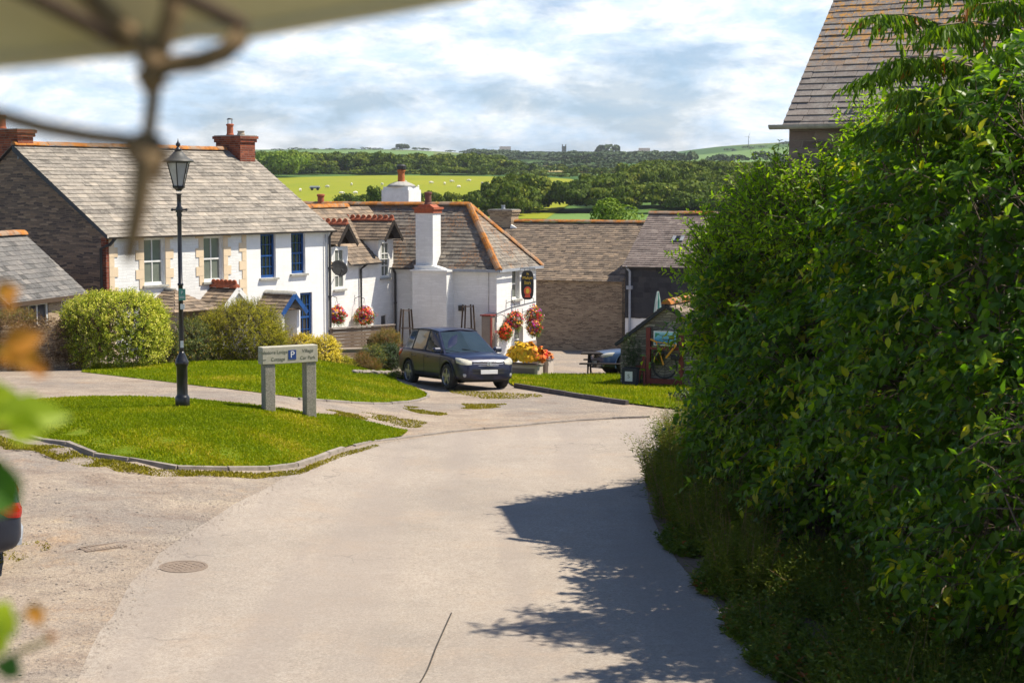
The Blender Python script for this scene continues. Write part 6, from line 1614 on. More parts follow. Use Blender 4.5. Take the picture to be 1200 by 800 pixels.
# red frame with poster and decorated bicycle against the shed
fl_ = shed.location
def shp(px, py, off=-.12): return loc_px(shed, px, py, 'y', off)
a, b = shp(757, 449), shp(803, 385); base = a.z
o_ = shed.matrix_basis @ Vector((a.x, -.2, 0)); 
fr = thing('display_frame', 'tall dark red wooden frame with blue poster leaning on the stone shed', 'display frame', (o_.x, o_.y, tz(o_.x, o_.y)), BA)
zoff = shed.location.z-fr.location.z; W_ = b.x-a.x; Ht = b.z+zoff
mb = MB(); mb.box(.04, .16, -.05, .05, 0, Ht); mb.build('post', M['red_paint'], fr); mb = MB(); mb.box(W_-.14, W_-.02, -.05, .05, 0, Ht-.1); mb.build('post', M['red_paint'], fr)
mb = MB(); mb.box(.16, W_-.14, -.045, .045, .12, .26); mb.build('bottom_rail', M['red_paint'], fr)
mb = MB(); mb.box(.16, W_-.14, -.045, .045, Ht-.62, Ht-.54); mb.build('middle_rail', M['red_paint'], fr)
mb = MB(); beam(mb, (-.2, -.12, 0), (-.02, -.06, .9), .05, .07); beam(mb, (.02, -.12, 0), (-.02, -.06, .9), .05, .07); beam(mb, (-.25, -.08, .6), (.04, -.08, .6), .05, .05); mb.build('side_brace', M['red_paint'], fr)
pa_, pb2 = shp(768, 404), shp(795, 388); x0 = pa_.x-a.x; x1 = pb2.x-a.x; z0_, z1_ = pa_.z+zoff, pb2.z+zoff
mb = MB(); mb.box(x0, x1, -.07, -.052, z0_, z1_); ps = mb.build('poster_board', M['plate'], fr)
def m_poster():
    t = NT('poster'); v = t.obj(); s_ = t.node('ShaderNodeSeparateXYZ'); t.l(v, s_.inputs[0]); mr = t.node('ShaderNodeMapRange'); t.l(s_.outputs['Z'], mr.inputs[0]); mr.inputs[1].default_value = z0_; mr.inputs[2].default_value = z1_
    c = t.ramp(mr.outputs[0], [(0, (.02, .14, .33)), (.35, (.04, .3, .5)), (.7, (.2, .55, .68)), (1, (.45, .7, .75))])
    c = t.mix(t.ramp(t.noise(v, 9, 3), [(.6, (0, 0, 0)), (.64, (1, 1, 1))]), c, (.03, .25, .12)); return t.fin(c, .4)
mb = MB(); mb.box(x0+.03, x1-.03, -.075, -.0705, z0_+.03, z1_-.03); po = mb.build('poster', m_poster(), ps)
mb = MB(); mb.text('FOR SALE', .09, Matrix.Translation(((x0+x1)/2, -.077, (z0_+z1_)/2+.09)) @ RXm, .001) if False else mb.text('PARKING', .075, Matrix.Translation(((x0+x1)/2, -.077, z1_-.13)) @ RXm, .001); mb.text('BAR', .075, Matrix.Translation(((x0+x1)/2, -.077, z1_-.24)) @ RXm, .001); mb.build('lettering', M['sign_text'], po)
bc = thing('bicycle', 'old bicycle with yellow frame and dark wheel hung in the red frame', 'bicycle', (o_.x, o_.y, tz(o_.x, o_.y)), BA)
cxx = W_/2+.05; czz = .78
mb = MB(); old = mb.M
for r_ in (.36,):
    pts = [(cxx+r_*math.cos(k*PI/16), -.12, czz-.12+r_*math.sin(k*PI/16)) for k in range(33)]; mb.tube(pts, .028, 6, False)
for k in range(8): an = k*PI/4; mb.tube([(cxx, -.12, czz-.12), (cxx+.35*math.cos(an), -.12, czz-.12+.35*math.sin(an))], .005, 4)
mb.build('wheel', M['tyre'], bc)
mb = MB(); y_ = -.16; mb.tube([(cxx-.02, y_, czz-.1), (cxx-.25, y_, czz+.55), (cxx+.35, y_, czz+.48)], .03, 6); mb.tube([(cxx-.25, y_, czz+.55), (cxx-.42, y_, czz+.62)], .028, 6); mb.tube([(cxx+.35, y_, czz+.48), (cxx+.05, y_, czz+.1)], .03, 6); mb.build('frame', M['yellow_paint'], bc)
mb = MB(); mb.cbox(cxx+.2, cxx+.45, -.22, -.08, czz+.05, czz+.2, .04); mb.build('saddle', M['tyre'], bc)
bk = basket(771.5, 417, 3.5, 5, G(771, 452).y-.5, 'tiny red flower basket hanging in the dark red frame', 5, 'flowers_red', grp='flower baskets on the frame')
# grey planter with tall dark plant
q = G(740.5, 453.5)
t = thing('planter', 'tall dark grey planter with a white square notice beside the shed', 'planter', (q.x, q.y+.1, q.z), BA)
mb = MB(); mb.prism([(-.22, -.2), (.22, -.2), (.22, .2), (-.22, .2)], -.05, .55); mb.build('box', M['slate_hung'], t)
mb = MB(); mb.box(-.13, .1, -.21, -.202, .18, .46); nn_ = mb.build('notice', M['plate'], t)
mb = MB(); mb.text('S', .16, Matrix.Translation((-.015, -.213, .32)) @ RXm, .001); mb.build('lettering', M['sign_text'], nn_)
for i in range(3):
    b = bush('', None, None, [((i-1)*.14, 0, .95, .1, .1, .55)], 90, 8, .12, .07, .35, M['leaf_dark'], 'fold', parent=t, ground=False, up=1.5); b.name = 'spire'

# ================================================================== LEFT: DRY WALL AND SHRUBS
q0, q1 = G(-60, 434), G(76, 433); Y0 = 45.0
wl = Vector((at(-60, 400, 43.6).x, 43.6, 0)); w2_ = Vector((at(79, 400, 44.6).x, 44.6, 0)); dv = w2_-wl
g0 = .25; zt_ = at(40, 381, 44.2).z
t = thing('garden_wall', 'low dry stone garden wall overgrown with russet creeper', 'garden wall', (wl.x, wl.y, g0), math.atan2(dv.y, dv.x))
mb = MB(); n = 20; L_ = dv.length
for i in range(n): mb.box(i*L_/n, (i+1)*L_/n, 0, .45, -.4, zt_-g0-.04+.03*math.sin(i*1.7))
mb.build('wall', M['stone_brown'], t)
b = bush('', None, None, [(x, .1, zt_-g0-.45, .7, .3, .62) for x in np.arange(0, L_+.3, .8)], 2600, 8, .2, .055, .6, M['leaf_creeper'], 'fold', parent=t, ground=False, zmin=-1, up=-.1, droop=.6, rmin=.9, amp=.1, stem=M['dry_stem']); b.name = 'creeper'
bush('shrub', 'rust-red flowering shrub on top of the low garden wall', 'shrub', [px_ell(18, 374, 45.2, 22, 9, .5)], 500, 8, .25, .05, .5, M['leaf_rust'], stem=M['dry_stem'], ground=False, base=1.2)
B1 = px_ell(135, 388, 45.6, 57, 42, 1.35)
bush('clipped_bush', 'large rounded variegated yellow-green bush in front of the cottage', 'bush', [(B1[0], B1[1], B1[2]-.02, B1[3], B1[4], B1[5])], 3600, 11, .26, .085, .66, M['leaf_varieg'], 'fold', power=3.2, amp=.045, rmin=.8, rmax=.97, up=.5, droop=.1, stem=M['bark'])
bush('shrub', 'low dark shrub with small yellow flowers behind the lamp post', 'shrub', [px_ell(224, 402, 47.4, 24, 27, .9), px_ell(205, 412, 46.8, 20, 18, .7)], 1500, 11, .3, .06, .5, M['leaf_olive_flower'], stem=M['bark'])
bush('shrub', 'big rounded olive-green shrub in front of the cottage porches', 'shrub', [px_ell(285, 392, 48.5, 48, 39, 1.2), px_ell(255, 398, 48.2, 30, 30, .9), px_ell(305, 402, 48.2, 30, 24, .9)], 4200, 11, .32, .06, .45, M['leaf_olive'], up=.8, stem=M['bark'], rmax=.95)
bush('shrub', 'bright yellow leaved shrub at the foot of the white cottage wall', 'shrub', [px_ell(356, 408, 52.5, 18, 15, .6), px_ell(380, 415, 51.5, 17, 21, .6), px_ell(384, 424, 51.2, 14, 12, .5)], 1700, 10, .2, .06, .7, M['leaf_yellow'], up=.8, stem=M['bark'])
bush('shrub', 'thin reddish twiggy plant in front of the blue porch', 'shrub', [px_ell(335, 404, 52, 12, 16, .4)], 120, 6, .5, .07, .35, M['leaf_rust'], up=1.4, stem=M['dry_stem'])
bush('shrub', 'orange-tipped green shrub at the right end of the slatted fence', 'shrub', [px_ell(455, 400, 54.5, 13, 12, .5), px_ell(443, 402, 54.3, 8, 10, .3)], 900, 9, .25, .06, .35, M['leaf_rust'], up=1.2, stem=M['dry_stem'])
bush('shrub', 'dark green dense shrub in the bed behind the parked car', 'shrub', [px_ell(455, 419, 53.5, 13, 14, .5)], 900, 9, .2, .07, .6, M['leaf_dark'], stem=M['bark'])
bush('shrub', 'rounded olive shrub in the flower bed left of the car', 'shrub', [px_ell(436, 419, 53, 15, 13, .5)], 1000, 10, .22, .05, .45, M['leaf_olive_flower'], stem=M['bark'])
bush('shrub', 'dry brown ornamental grass at the front of the flower bed', 'shrub', [px_ell(425, 429, 51.8, 9, 10, .35), px_ell(436, 432, 51.6, 7, 7, .3)], 700, 6, .3, .09, .12, M['leaf_rust'], up=2.2, stem=M['dry_stem'])
bush('shrub', 'low green shrub spilling below the yellow bush', 'shrub', [px_ell(400, 428, 51.6, 14, 9, .5), px_ell(410, 431, 51.5, 12, 5, .4)], 900, 8, .18, .05, .5, M['leaf_olive'], stem=M['bark'])
bush('shrub', 'small pale green plant at the rear wheel of the parked car', 'shrub', [px_ell(466, 441, 50.4, 9, 5, .35)], 400, 6, .12, .05, .5, M['leaf_climber'], stem=M['bark'])
bush('shrub', 'blue-flowered low shrub just behind the direction sign', 'shrub', [px_ell(350, 418, 51, 14, 9, .5)], 500, 7, .2, .05, .5, M['leaf_olive'], stem=M['bark'])
# ================================================================== RIGHT-HAND HEDGE
def E(px, py, Y, rx, ry, rz): c = at(px, py, Y); return (c.x, c.y, c.z, rx, ry, rz)
# big-leaved climber covered hedge, out along the road and beyond the frame
hed = [E(922, 400, 27.4, 1.28, 2.0, 1.66), E(900, 520, 26.8, 1.05, 2.0, 1.4), E(1050, 340, 25, 1.5, 2.3, 1.85), E(1000, 470, 24.2, 1.45, 2.2, 1.7), E(1140, 290, 21.8, 1.6, 2.3, 2.0),
       E(1120, 450, 20.7, 1.5, 2.2, 1.6), E(1180, 610, 19, 1.1, 2.0, 1.4), E(1270, 330, 19, 1.8, 2.4, 2.4), E(1260, 560, 17.5, 1.4, 2.2, 1.7)]
V, Fs, rn, cnt, info = shoots(hed, 7000, 12, .6, .175, .66, 'full', up=.4, droop=.55, amp=.36, rmin=.68, rmax=1.02, hang=.35, spread=.75, clumpv=.28)
hobj = thing('hedge', 'tall dense hedge overgrown with broad-leaved climber along the right side of the road', 'hedge', (hed[0][0], hed[0][1], 0))
off = np.array([hed[0][0], hed[0][1], 0])
fol_mesh('foliage', [(V-off, Fs, rn, cnt, 0), (lambda s_: (s_[0]-off, s_[1], s_[2], s_[3], s_[4]))(stem_set(info, 1, .006, 2))], [M['leaf_climber'], M['bark']], hobj)
mb = MB(); rs = random.Random(9)
for e in hed:
    for k in range(3):
        x, y = e[0]+rs.uniform(-.5, .5), e[1]+rs.uniform(-1, 1); g = tz(x, y)
        pts = [(x-off[0], y-off[1], g-.1)]; 
        for j in range(1, 6): pts.append((x-off[0]+rs.uniform(-.3, .3)*j*.4, y-off[1]+rs.uniform(-.3, .3)*j*.4, g+(e[2]+e[5]*.6-g)*j/5))
        mb.tube(pts, [.09, .075, .06, .045, .03, .012], 7)
mb.build('stems', M['bark'], hobj)
# bare pale twigs showing in the hedge
mb = MB()
for k in range(46):
    e = hed[rs.choice((2, 4, 4, 6, 7, 3))]; a = rs.uniform(2.6, 4.6); el = rs.uniform(-.5, .7); d = Vector((math.cos(a)*math.cos(el), math.sin(a)*math.cos(el), math.sin(el)))
    p0 = Vector((e[0]+d.x*e[3]*.8, e[1]+d.y*e[4]*.8, e[2]+d.z*e[5]*.8)); v = Vector((rs.uniform(-.6, .2), rs.uniform(-.5, .2), rs.uniform(-.5, .6))); pts = [p0]
    for j in range(5): pts.append(pts[-1]+v*.22+Vector((rs.uniform(-.06, .06), rs.uniform(-.06, .06), rs.uniform(-.08, .04))))
    mb.tube([(q.x-off[0], q.y-off[1], q.z) for q in pts], [.012, .011, .009, .007, .005, .002], 5)
tag(mb.build('bare_twigs', M['pale_bark'], hobj), kind='stuff')

# lighter elder-like shrub at the hedge's far top-left
eld = [E(905, 305, 27.7, 0.85, 1.10, 0.92), E(858, 315, 28.2, 0.60, 0.92, 0.69), E(925, 262, 26.7, 0.74, 1.10, 0.69), E(856, 385, 28.7, 0.41, 0.74, 0.74), E(866, 440, 28.7, 0.46, 0.83, 0.83), E(985, 262, 25.2, 0.74, 1.01, 0.74), E(1050, 205, 25.0, 0.64, 0.92, 0.83)]
bush('elder_shrub', 'bright green small-leaved shrub at the far end of the hedge, in front of the barn', 'shrub', eld, 3000, 12, .65, .13, .5, M['leaf_elder'], 'full', up=.9, droop=.15, amp=.2, rmin=.6, rmax=1.02, hang=0, stem=M['bark'], base=0)
# drooping cherry-like tree
cx0 = E(1200, 110, 20.5, 1, 1, 1); tr = thing('cherry_tree', 'tree with long drooping narrow leaves reaching over the hedge top at the right', 'tree', (cx0[0]+.5, cx0[1]+.4, 0))
to = Vector(tr.location); mb = MB(); top_ = Vector((.0, 0, 7.6)); mb.tube([(0, 0, -.1), (.05, 0, 2), (-.05, .05, 4), (.02, 0, 6), (.1, .1, 7.6)], [.16, .14, .11, .08, .03], 10); mb.build('trunk', M['bark'], tr, smooth=True)
brs = []
for (px, py, Y, sx, sy) in ((1018, 18, 20.4, 1150, 60), (1055, 68, 20.2, 1190, 110), (1060, 105, 20.2, 1180, 170), (1022, 152, 20.8, 1170, 150), (1100, 30, 19.8, 1230, 60), (1130, 90, 19.6, 1240, 130), (1075, 135, 19.9, 1200, 160), (1150, 5, 20, 1240, 40), (1175, 60, 19.4, 1260, 90), (1010, 95, 21.2, 1160, 80), (1090, -20, 20.5, 1220, 30), (1150, 150, 19.3, 1250, 170), (1185, -30, 19.8, 1280, 0), (1290, 40, 19, 1330, 80), (1260, -60, 20.5, 1300, 20)):
    a = Vector(at(sx, sy, 20.8))-to; b = Vector(at(px, py, Y))-to; m1 = a.lerp(b, .35)+Vector((0, 0, .16)); m2 = a.lerp(b, .7)+Vector((0, 0, .14)); r0 = Vector((0, 0, max(2.5, a.z-.9)))
    brs.append((a, m1, m2, b)); mb = MB(); mb.tube([r0, a, m1, m2, b], [.045, .03, .02, .013, .005], 6); mb.build('branch', M['pale_bark'], tr)
Ps = []; Ds = []; Ns = []; Ls = []; Rn = []
for a, m1, m2, b in brs:
    for k in range(64):
        t = RNG.random()**.7; 
        p_ = (a.lerp(m1, t*3) if t < .333 else (m1.lerp(m2, t*3-1) if t < .667 else m2.lerp(b, t*3-2)))
        d = Vector(RNG.normal(0, 1, 3)); d.z = abs(d.z)*.2-.15; d.normalize(); ln = .2+.3*RNG.random(); c0 = RNG.normal(.45, .2)
        for j in range(9):
            u = (j+1)/9; q = p_+d*(ln*u)+Vector((0, 0, -.22*u*u*ln*2))
            Ps.append(q[:]); Ds.append((d.x*.35+RNG.normal(0, .22), d.y*.35+RNG.normal(0, .22), -1+RNG.normal(0, .2))); Ns.append(RNG.normal(0, 1, 3)); Ls.append(.1+.06*RNG.random()); Rn.append(c0+RNG.normal(0, .13))
Ls = np.array(Ls); V, Fs, cnt = leaf_arrays(np.array(Ps), np.array(Ds), np.array(Ns), Ls, Ls*.32, 'full')
fol_mesh('crown', [(V, Fs, np.clip(Rn, 0, 1), cnt, 0)], [M['leaf_cherry']], tr)

# weeds and brambles along the verge
def weeds(name, ells, n, h0, h1, per, ll, asp, mat, lean=.25, stem=M['dry_stem'], kind='full'):
    E_ = np.array(ells); w_ = E_[:, 2]*E_[:, 3]; w_ = w_/w_.sum(); k = RNG.choice(len(E_), n, p=w_); a = RNG.random(n)*2*PI; r = np.sqrt(RNG.random(n))
    x = E_[k, 0]+np.cos(a)*r*E_[k, 2]; y = E_[k, 1]+np.sin(a)*r*E_[k, 3]; z = terr(x, y); h = (h0+(h1-h0)*RNG.random(n))*E_[k, 4]*(1.1-.4*r)
    B = np.stack([x, y, z], -1); D = nrmz(np.stack([RNG.normal(0, lean, n), RNG.normal(0, lean, n), np.ones(n)], -1)+.2*np.stack([np.cos(a), np.sin(a), 0*a], -1)*r[:, None])
    t = (np.arange(per)+1)/per; P = B[:, None]+D[:, None]*(t[None]*h[:, None])[..., None]; P[..., 0] += (t[None]**2*h[:, None])*RNG.normal(0, .15, (n, 1)); 
    ang = np.arange(per)[None]*2.4+RNG.random((n, 1))*6.28; side = np.stack([np.cos(ang), np.sin(ang), np.zeros_like(ang)], -1)
    d = side*.8+D[:, None]*(.35)+RNG.normal(0, .2, (n, per, 3)); nn = np.array([0, 0, 1.0])+RNG.normal(0, .45, (n, per, 3))
    L = ll*(.6+.7*RNG.random((n, per)))*(1.15-.65*t)[None]; rn = np.clip(.45+RNG.normal(0, .24, (n, 1))+RNG.normal(0, .12, (n, per)), 0, 1)
    V, Fs, cnt = leaf_arrays(P.reshape(-1, 3), d.reshape(-1, 3), nn.reshape(-1, 3), L.ravel(), (L*asp).ravel(), kind)
    ss = stem_set((B+D*(h*.44)[:, None]/1.0, D, h*.56, 0), 1, .003); 
    o = fol_mesh(name, [(V, Fs, rn.ravel(), cnt, 0), ss], [mat, stem]); return tag(o, kind='stuff')
def GE(px, py, rx, ry, hs=1.0, dx=0): q = G(px, py); return (q.x+dx, q.y, rx, ry, hs)
wd_ = [GE(775, 572, .55, 1.2, 1.05, .3), GE(790, 610, .5, 1.2, 1.0, .25), GE(800, 560, .7, 1.6, 1.2, .7), GE(850, 560, .8, 1.8, 1.2, .4), GE(785, 535, .5, 1.4, .95, .35), GE(825, 640, .6, 1.0, .95, .3), GE(845, 690, .45, .9, .85, .3)]
weeds('weeds', wd_, 2600, .6, 1.3, 22, .12, .22, M['leaf_weed'], .13, M['leaf_weed'])
weeds('weeds', wd_, 500, .9, 1.6, 14, .05, .5, M['leaf_under'], .16, kind='fold')
ud = [GE(780, 640, .35, .9, .5, .3), GE(830, 690, .45, .9, .6, .3), GE(870, 740, .45, .9, .6, .25), GE(905, 780, .45, .8, .6, .2), GE(930, 800, .7, 1.2, .9, .9), GE(940, 700, .9, 1.4, 1.0, .4), GE(1000, 740, .9, 1.4, 1.1, .6), GE(1100, 780, 1.2, 1.6, 1.2, .3), GE(1160, 700, 1.2, 1.8, 1.2, .3), (3.9, 16, .8, 1.5, 1.0), (4.9, 15.5, 1.2, 1.5, 1.1), (3.7, 13.8, .6, 1.4, .8)]
weeds('undergrowth', ud, 7500, .25, .8, 11, .1, .6, M['leaf_under'], .4, M['leaf_weed'], 'full')
weeds('undergrowth', ud, 1500, .4, 1.1, 12, .1, .3, M['leaf_weed'], .4, M['leaf_weed'], kind='fold')
weeds('dead_stems', ud, 160, .5, 1.25, 5, .035, .4, M['leaf_rust'], .7, M['dry_stem'], 'fold')
bush('dock_plant', 'low dark broad-leaved plant at the grass edge by the far end of the hedge', 'plant', [px_ell(812, 470, 43.5, 20, 7, .7), px_ell(835, 478, 42.5, 16, 9, .7)], 260, 8, .3, .12, .55, M['leaf_dark'], 'full', stem=M['bark'])
sheet('verge_earth', [Vector((p.x, p.y, 0)) for p in right_edge[8:]]+[Vector((12, 6, 0)), Vector((12, 36, 0))], M['earth'], .012, 1.0)
# neighbours of the hedge beyond the frame: they shade the verge and the near road
bush('hedge', 'dense dark hedge end outside the right edge, nearest the camera', 'hedge', [(6.4, 14.5, 2.6, 1.9, 2.6, 2.9), (6.2, 10.5, 2.2, 1.7, 2.4, 2.4)], 2200, 11, .45, .15, .6, M['leaf_climber'], 'fold', up=.3, hang=.4, amp=.2, stem=M['bark'], base=0)

# ================================================================== FAR LAND
def poly_px(pts, Y0=None): return [Vector(q) for q in GP(pts)]
def far_field(name, corners, mat, off, step=25):
    return sheet(name, [Vector((x, y, 0)) for x, y in corners], mat, off, step)
def X_at(px, Y): return (px-600)/F*Y
far_field('pasture', [(X_at(230, 330), 330), (X_at(640, 330), 330), (X_at(690, 480), 480), (X_at(670, 640), 640), (X_at(640, 705), 705), (X_at(450, 705), 705), (X_at(330, 640), 640), (X_at(200, 560), 560)], M['field'], .25, 20)
far_field('pasture', [(X_at(600, 150), 150), (X_at(760, 150), 150), (X_at(760, 352), 352), (X_at(600, 352), 352)], M['field_green'], .2, 10)
far_field('pasture', [(X_at(760, 1250), 1250), (X_at(990, 1250), 1250), (X_at(1020, 2100), 2100), (X_at(770, 2200), 2200)], M['field_green'], .5, 60)
far_field('pasture', [(X_at(300, 1300), 1300), (X_at(500, 1250), 1250), (X_at(510, 2300), 2300), (X_at(300, 2300), 2300)], M['field_green'], .5, 60)
for (a, b, y0, y1, m_) in ((600, 735, 790, 860, 'field_green'), (610, 720, 930, 1010, 'field_straw'), (590, 700, 1080, 1180, 'field_green'), (600, 715, 1260, 1330, 'field_straw')):
    if m_ not in M: M[m_] = m_field('field_straw', (.3, .25, .08), (.38, .3, .12))
    far_field('field', [(X_at(a, y0), y0), (X_at(b, y0), y0), (X_at(b, y1), y1), (X_at(a, y1), y1)], M[m_], .45, 30)

def crown(n, R_, H, q, seed, flat=1.0):
    """leaf-clump faces of one crown around origin, base z=0; returns V(n*4,3), rn(n)"""
    r = np.random.default_rng(seed); lobes = [(0, 0, H*.58, R_*.8, H*.42)]
    for k in range(7): a = r.random()*6.28; z = r.uniform(.3, .85); rr = R_*(.75-.5*abs(z-.5)); lobes.append((rr*math.cos(a), rr*math.sin(a), H*z, R_*r.uniform(.35, .5), H*r.uniform(.16, .26)))
    L_ = np.array(lobes); k = r.integers(0, len(L_), n); d = nrmz(r.normal(size=(n, 3))); d[:, 2] = np.where(d[:, 2] < -.5, -d[:, 2], d[:, 2]); u = (.75+.3*r.random(n))[:, None]
    P = L_[k, :3]+d*np.stack([L_[k, 3], L_[k, 3], L_[k, 4]], -1)*u; P[:, 2] = np.maximum(P[:, 2], .05*H)
    N = nrmz(d+r.normal(0, .45, (n, 3))); dd = nrmz(np.cross(N, r.normal(size=(n, 3)))); x = np.cross(dd, N); s_ = q*(.6+.8*r.random(n))[:, None]
    V = np.stack([P-x*s_*.5-dd*s_*.5, P+x*s_*.5-dd*s_*.4, P+x*s_*.35+dd*s_*.5, P-x*s_*.4+dd*s_*.45], 1)
    rn = np.clip(.4+r.normal(0, .2, n)+.06*(k % 4), 0, 1)
    return V, rn
def trees_mesh(name, spots, n, q, mat, mats=None, loc=None, parent=None):
    """spots: (x,y,R,H)"""
    Vs = []; Rn = []; V0 = [crown(n, 1, 1, q, s_) for s_ in range(6)]
    for i, (x, y, R_, H_) in enumerate(spots):
        v, r_ = V0[i % 6]; a = i*1.7; ca, sa_ = math.cos(a), math.sin(a)
        c = v.copy(); X_ = c[..., 0]*ca-c[..., 1]*sa_; Y_ = c[..., 0]*sa_+c[..., 1]*ca
        c = np.stack([X_*R_+x, Y_*R_+y, c[..., 2]*H_+tz(x, y)-.3], -1); Vs.append(c); Rn.append(np.clip(r_+((i*37) % 11-5)*.045, 0, 1))
    V = np.concatenate(Vs).reshape(-1, 3); 
    if loc is not None: V = V-np.array(loc)
    o = quick_mesh(name, V, [np.arange(len(V)).reshape(-1, 4)], mat, rnd=np.concatenate(Rn), parent=parent); return o
rs = random.Random(21)
def wood(name, poly, n, R_, H_, nf, q, mat, seed=0):
    """poly corners in (px, Y); scattered crowns"""
    r = random.Random(seed); sp = []
    ys = [p[1] for p in poly]
    for _ in range(n):
        Y = r.uniform(min(ys), max(ys)); xs = []
        for i in range(len(poly)):
            a, b = poly[i], poly[(i+1) % len(poly)]
            if (a[1]-Y)*(b[1]-Y) <= 0 and a[1] != b[1]: t = (Y-a[1])/(b[1]-a[1]); xs.append(a[0]+t*(b[0]-a[0]))
        if len(xs) < 2: continue
        px = r.uniform(min(xs), max(xs)); sp.append((X_at(px, Y), Y, R_*r.uniform(.7, 1.35), H_*r.uniform(.75, 1.25)))
    o = trees_mesh(name, sp, nf, q, mat); return tag(o, kind='stuff')
def line(name, pts, gap, R_, H_, nf, q, mat, seed=0):
    r = random.Random(seed); sp = []
    for (pa, ya), (pb, yb) in zip(pts, pts[1:]):
        A = Vector((X_at(pa, ya), ya)); B = Vector((X_at(pb, yb), yb)); n = max(1, int((B-A).length/gap))
        for i in range(n): c = A.lerp(B, (i+r.random()*.6)/n); sp.append((c.x, c.y+r.uniform(-1, 1), R_*r.uniform(.7, 1.3), H_*r.uniform(.6, 1.4)))
    o = trees_mesh(name, sp, nf, q, mat); return tag(o, kind='stuff')
# the big wood right of centre
wood('woodland', [(596, 352), (905, 350), (960, 540), (770, 560), (725, 470), (700, 385), (596, 374)], 190, 5, 6.5, 2300, .085, M['far_leaf'], 1)
wood('woodland', [(740, 560), (960, 540), (990, 760), (760, 720)], 130, 6.5, 6, 1100, .11, M['far_leaf'], 2)
# belt behind the sheep field
wood('woodland', [(316, 730), (560, 740), (620, 780), (560, 880), (316, 880)], 170, 7, 7.5, 1200, .11, M['far_leaf'], 3)
wood('woodland', [(300, 650), (340, 640), (356, 745), (300, 745)], 22, 6, 8, 1600, .1, M['far_leaf_light'], 4)
line('hedgerow', [(356, 715), (450, 722), (560, 715), (640, 690), (700, 700), (760, 690)], 7, 4.5, 3.6, 600, .14, M['far_leaf'], 5)
line('hedgerow', [(600, 875), (740, 880)], 9, 6, 4, 320, .18, M['far_leaf'], 6)
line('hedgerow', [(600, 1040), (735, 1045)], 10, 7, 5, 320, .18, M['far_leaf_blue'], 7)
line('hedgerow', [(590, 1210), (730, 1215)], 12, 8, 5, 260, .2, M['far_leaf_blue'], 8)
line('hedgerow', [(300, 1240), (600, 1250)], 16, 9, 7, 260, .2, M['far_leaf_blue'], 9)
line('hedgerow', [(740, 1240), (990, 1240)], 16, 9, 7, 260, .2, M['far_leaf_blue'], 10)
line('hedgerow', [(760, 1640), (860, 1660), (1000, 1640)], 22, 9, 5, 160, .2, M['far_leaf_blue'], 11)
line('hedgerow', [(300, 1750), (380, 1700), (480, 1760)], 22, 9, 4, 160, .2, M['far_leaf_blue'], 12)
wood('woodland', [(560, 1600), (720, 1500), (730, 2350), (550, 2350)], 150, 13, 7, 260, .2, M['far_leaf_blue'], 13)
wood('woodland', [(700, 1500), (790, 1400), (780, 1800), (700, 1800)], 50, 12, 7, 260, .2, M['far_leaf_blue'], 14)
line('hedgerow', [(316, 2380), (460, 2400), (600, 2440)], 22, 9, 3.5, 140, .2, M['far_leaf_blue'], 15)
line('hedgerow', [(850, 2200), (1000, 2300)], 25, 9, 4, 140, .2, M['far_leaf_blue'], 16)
line('hedgerow', [(330, 352), (420, 372), (600, 390)], 5, 3, 2.9, 1300, .1, M['far_leaf'], 17)
wood('woodland', [(566, 338), (605, 338), (603, 366), (572, 366)], 9, 3.8, 5.6, 2600, .085, M['far_leaf'], 18)

def one_tree(name, label, px, py_base, py_top, wpx, Y, mat, nf=2600, q=.09, group=None):
    b = at(px, py_base, Y); g = tz(b.x, b.y); H_ = at(px, py_top, Y).z-g; R_ = wpx/2*Y/F
    t = thing(name, label, 'tree', (b.x, b.y, g), 0, group)
    V, rn = crown(nf, R_, H_, q*2*R_, int(px)); quick_mesh('crown', V.reshape(-1, 3), [np.arange(nf*4).reshape(-1, 4)], mat, rnd=rn, parent=t)
    mb = MB(); mb.tube([(0, 0, -.2), (0, 0, H_*.3), (R_*.1, 0, H_*.6)], [R_*.1, R_*.08, R_*.03], 8); mb.tube([(0, 0, H_*.25), (R_*.4, 0, H_*.55)], [R_*.06, R_*.02], 6); mb.tube([(0, 0, H_*.25), (-R_*.4, R_*.2, H_*.6)], [R_*.06, R_*.02], 6); mb.build('trunk', M['bark'], t)
    return t
one_tree('round_tree', 'light green rounded tree just above the orange barn ridge', 731, 262, 240, 84, 170, M['far_leaf_light'], 9000, .028)
one_tree('field_tree', 'dark tree left of the white back chimney at the field edge', 441, 246, 218, 24, 330, M['far_leaf'], 3000, .07)
one_tree('field_tree', 'small dark tree at the lower field edge right of the white back chimney', 546, 240, 229, 14, 380, M['far_leaf'], 1500, .1)
one_tree('field_tree', 'bushy dark tree rising at the right corner of the sheep field', 568, 250, 226, 22, 345, M['far_leaf'], 2600, .07)
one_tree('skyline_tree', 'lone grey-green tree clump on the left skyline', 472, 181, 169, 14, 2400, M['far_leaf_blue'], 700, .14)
one_tree('skyline_tree', 'bushy tree on the skyline right of the church tower', 713, 184, 169.5, 26, 2000, M['far_leaf_blue'], 700, .12)
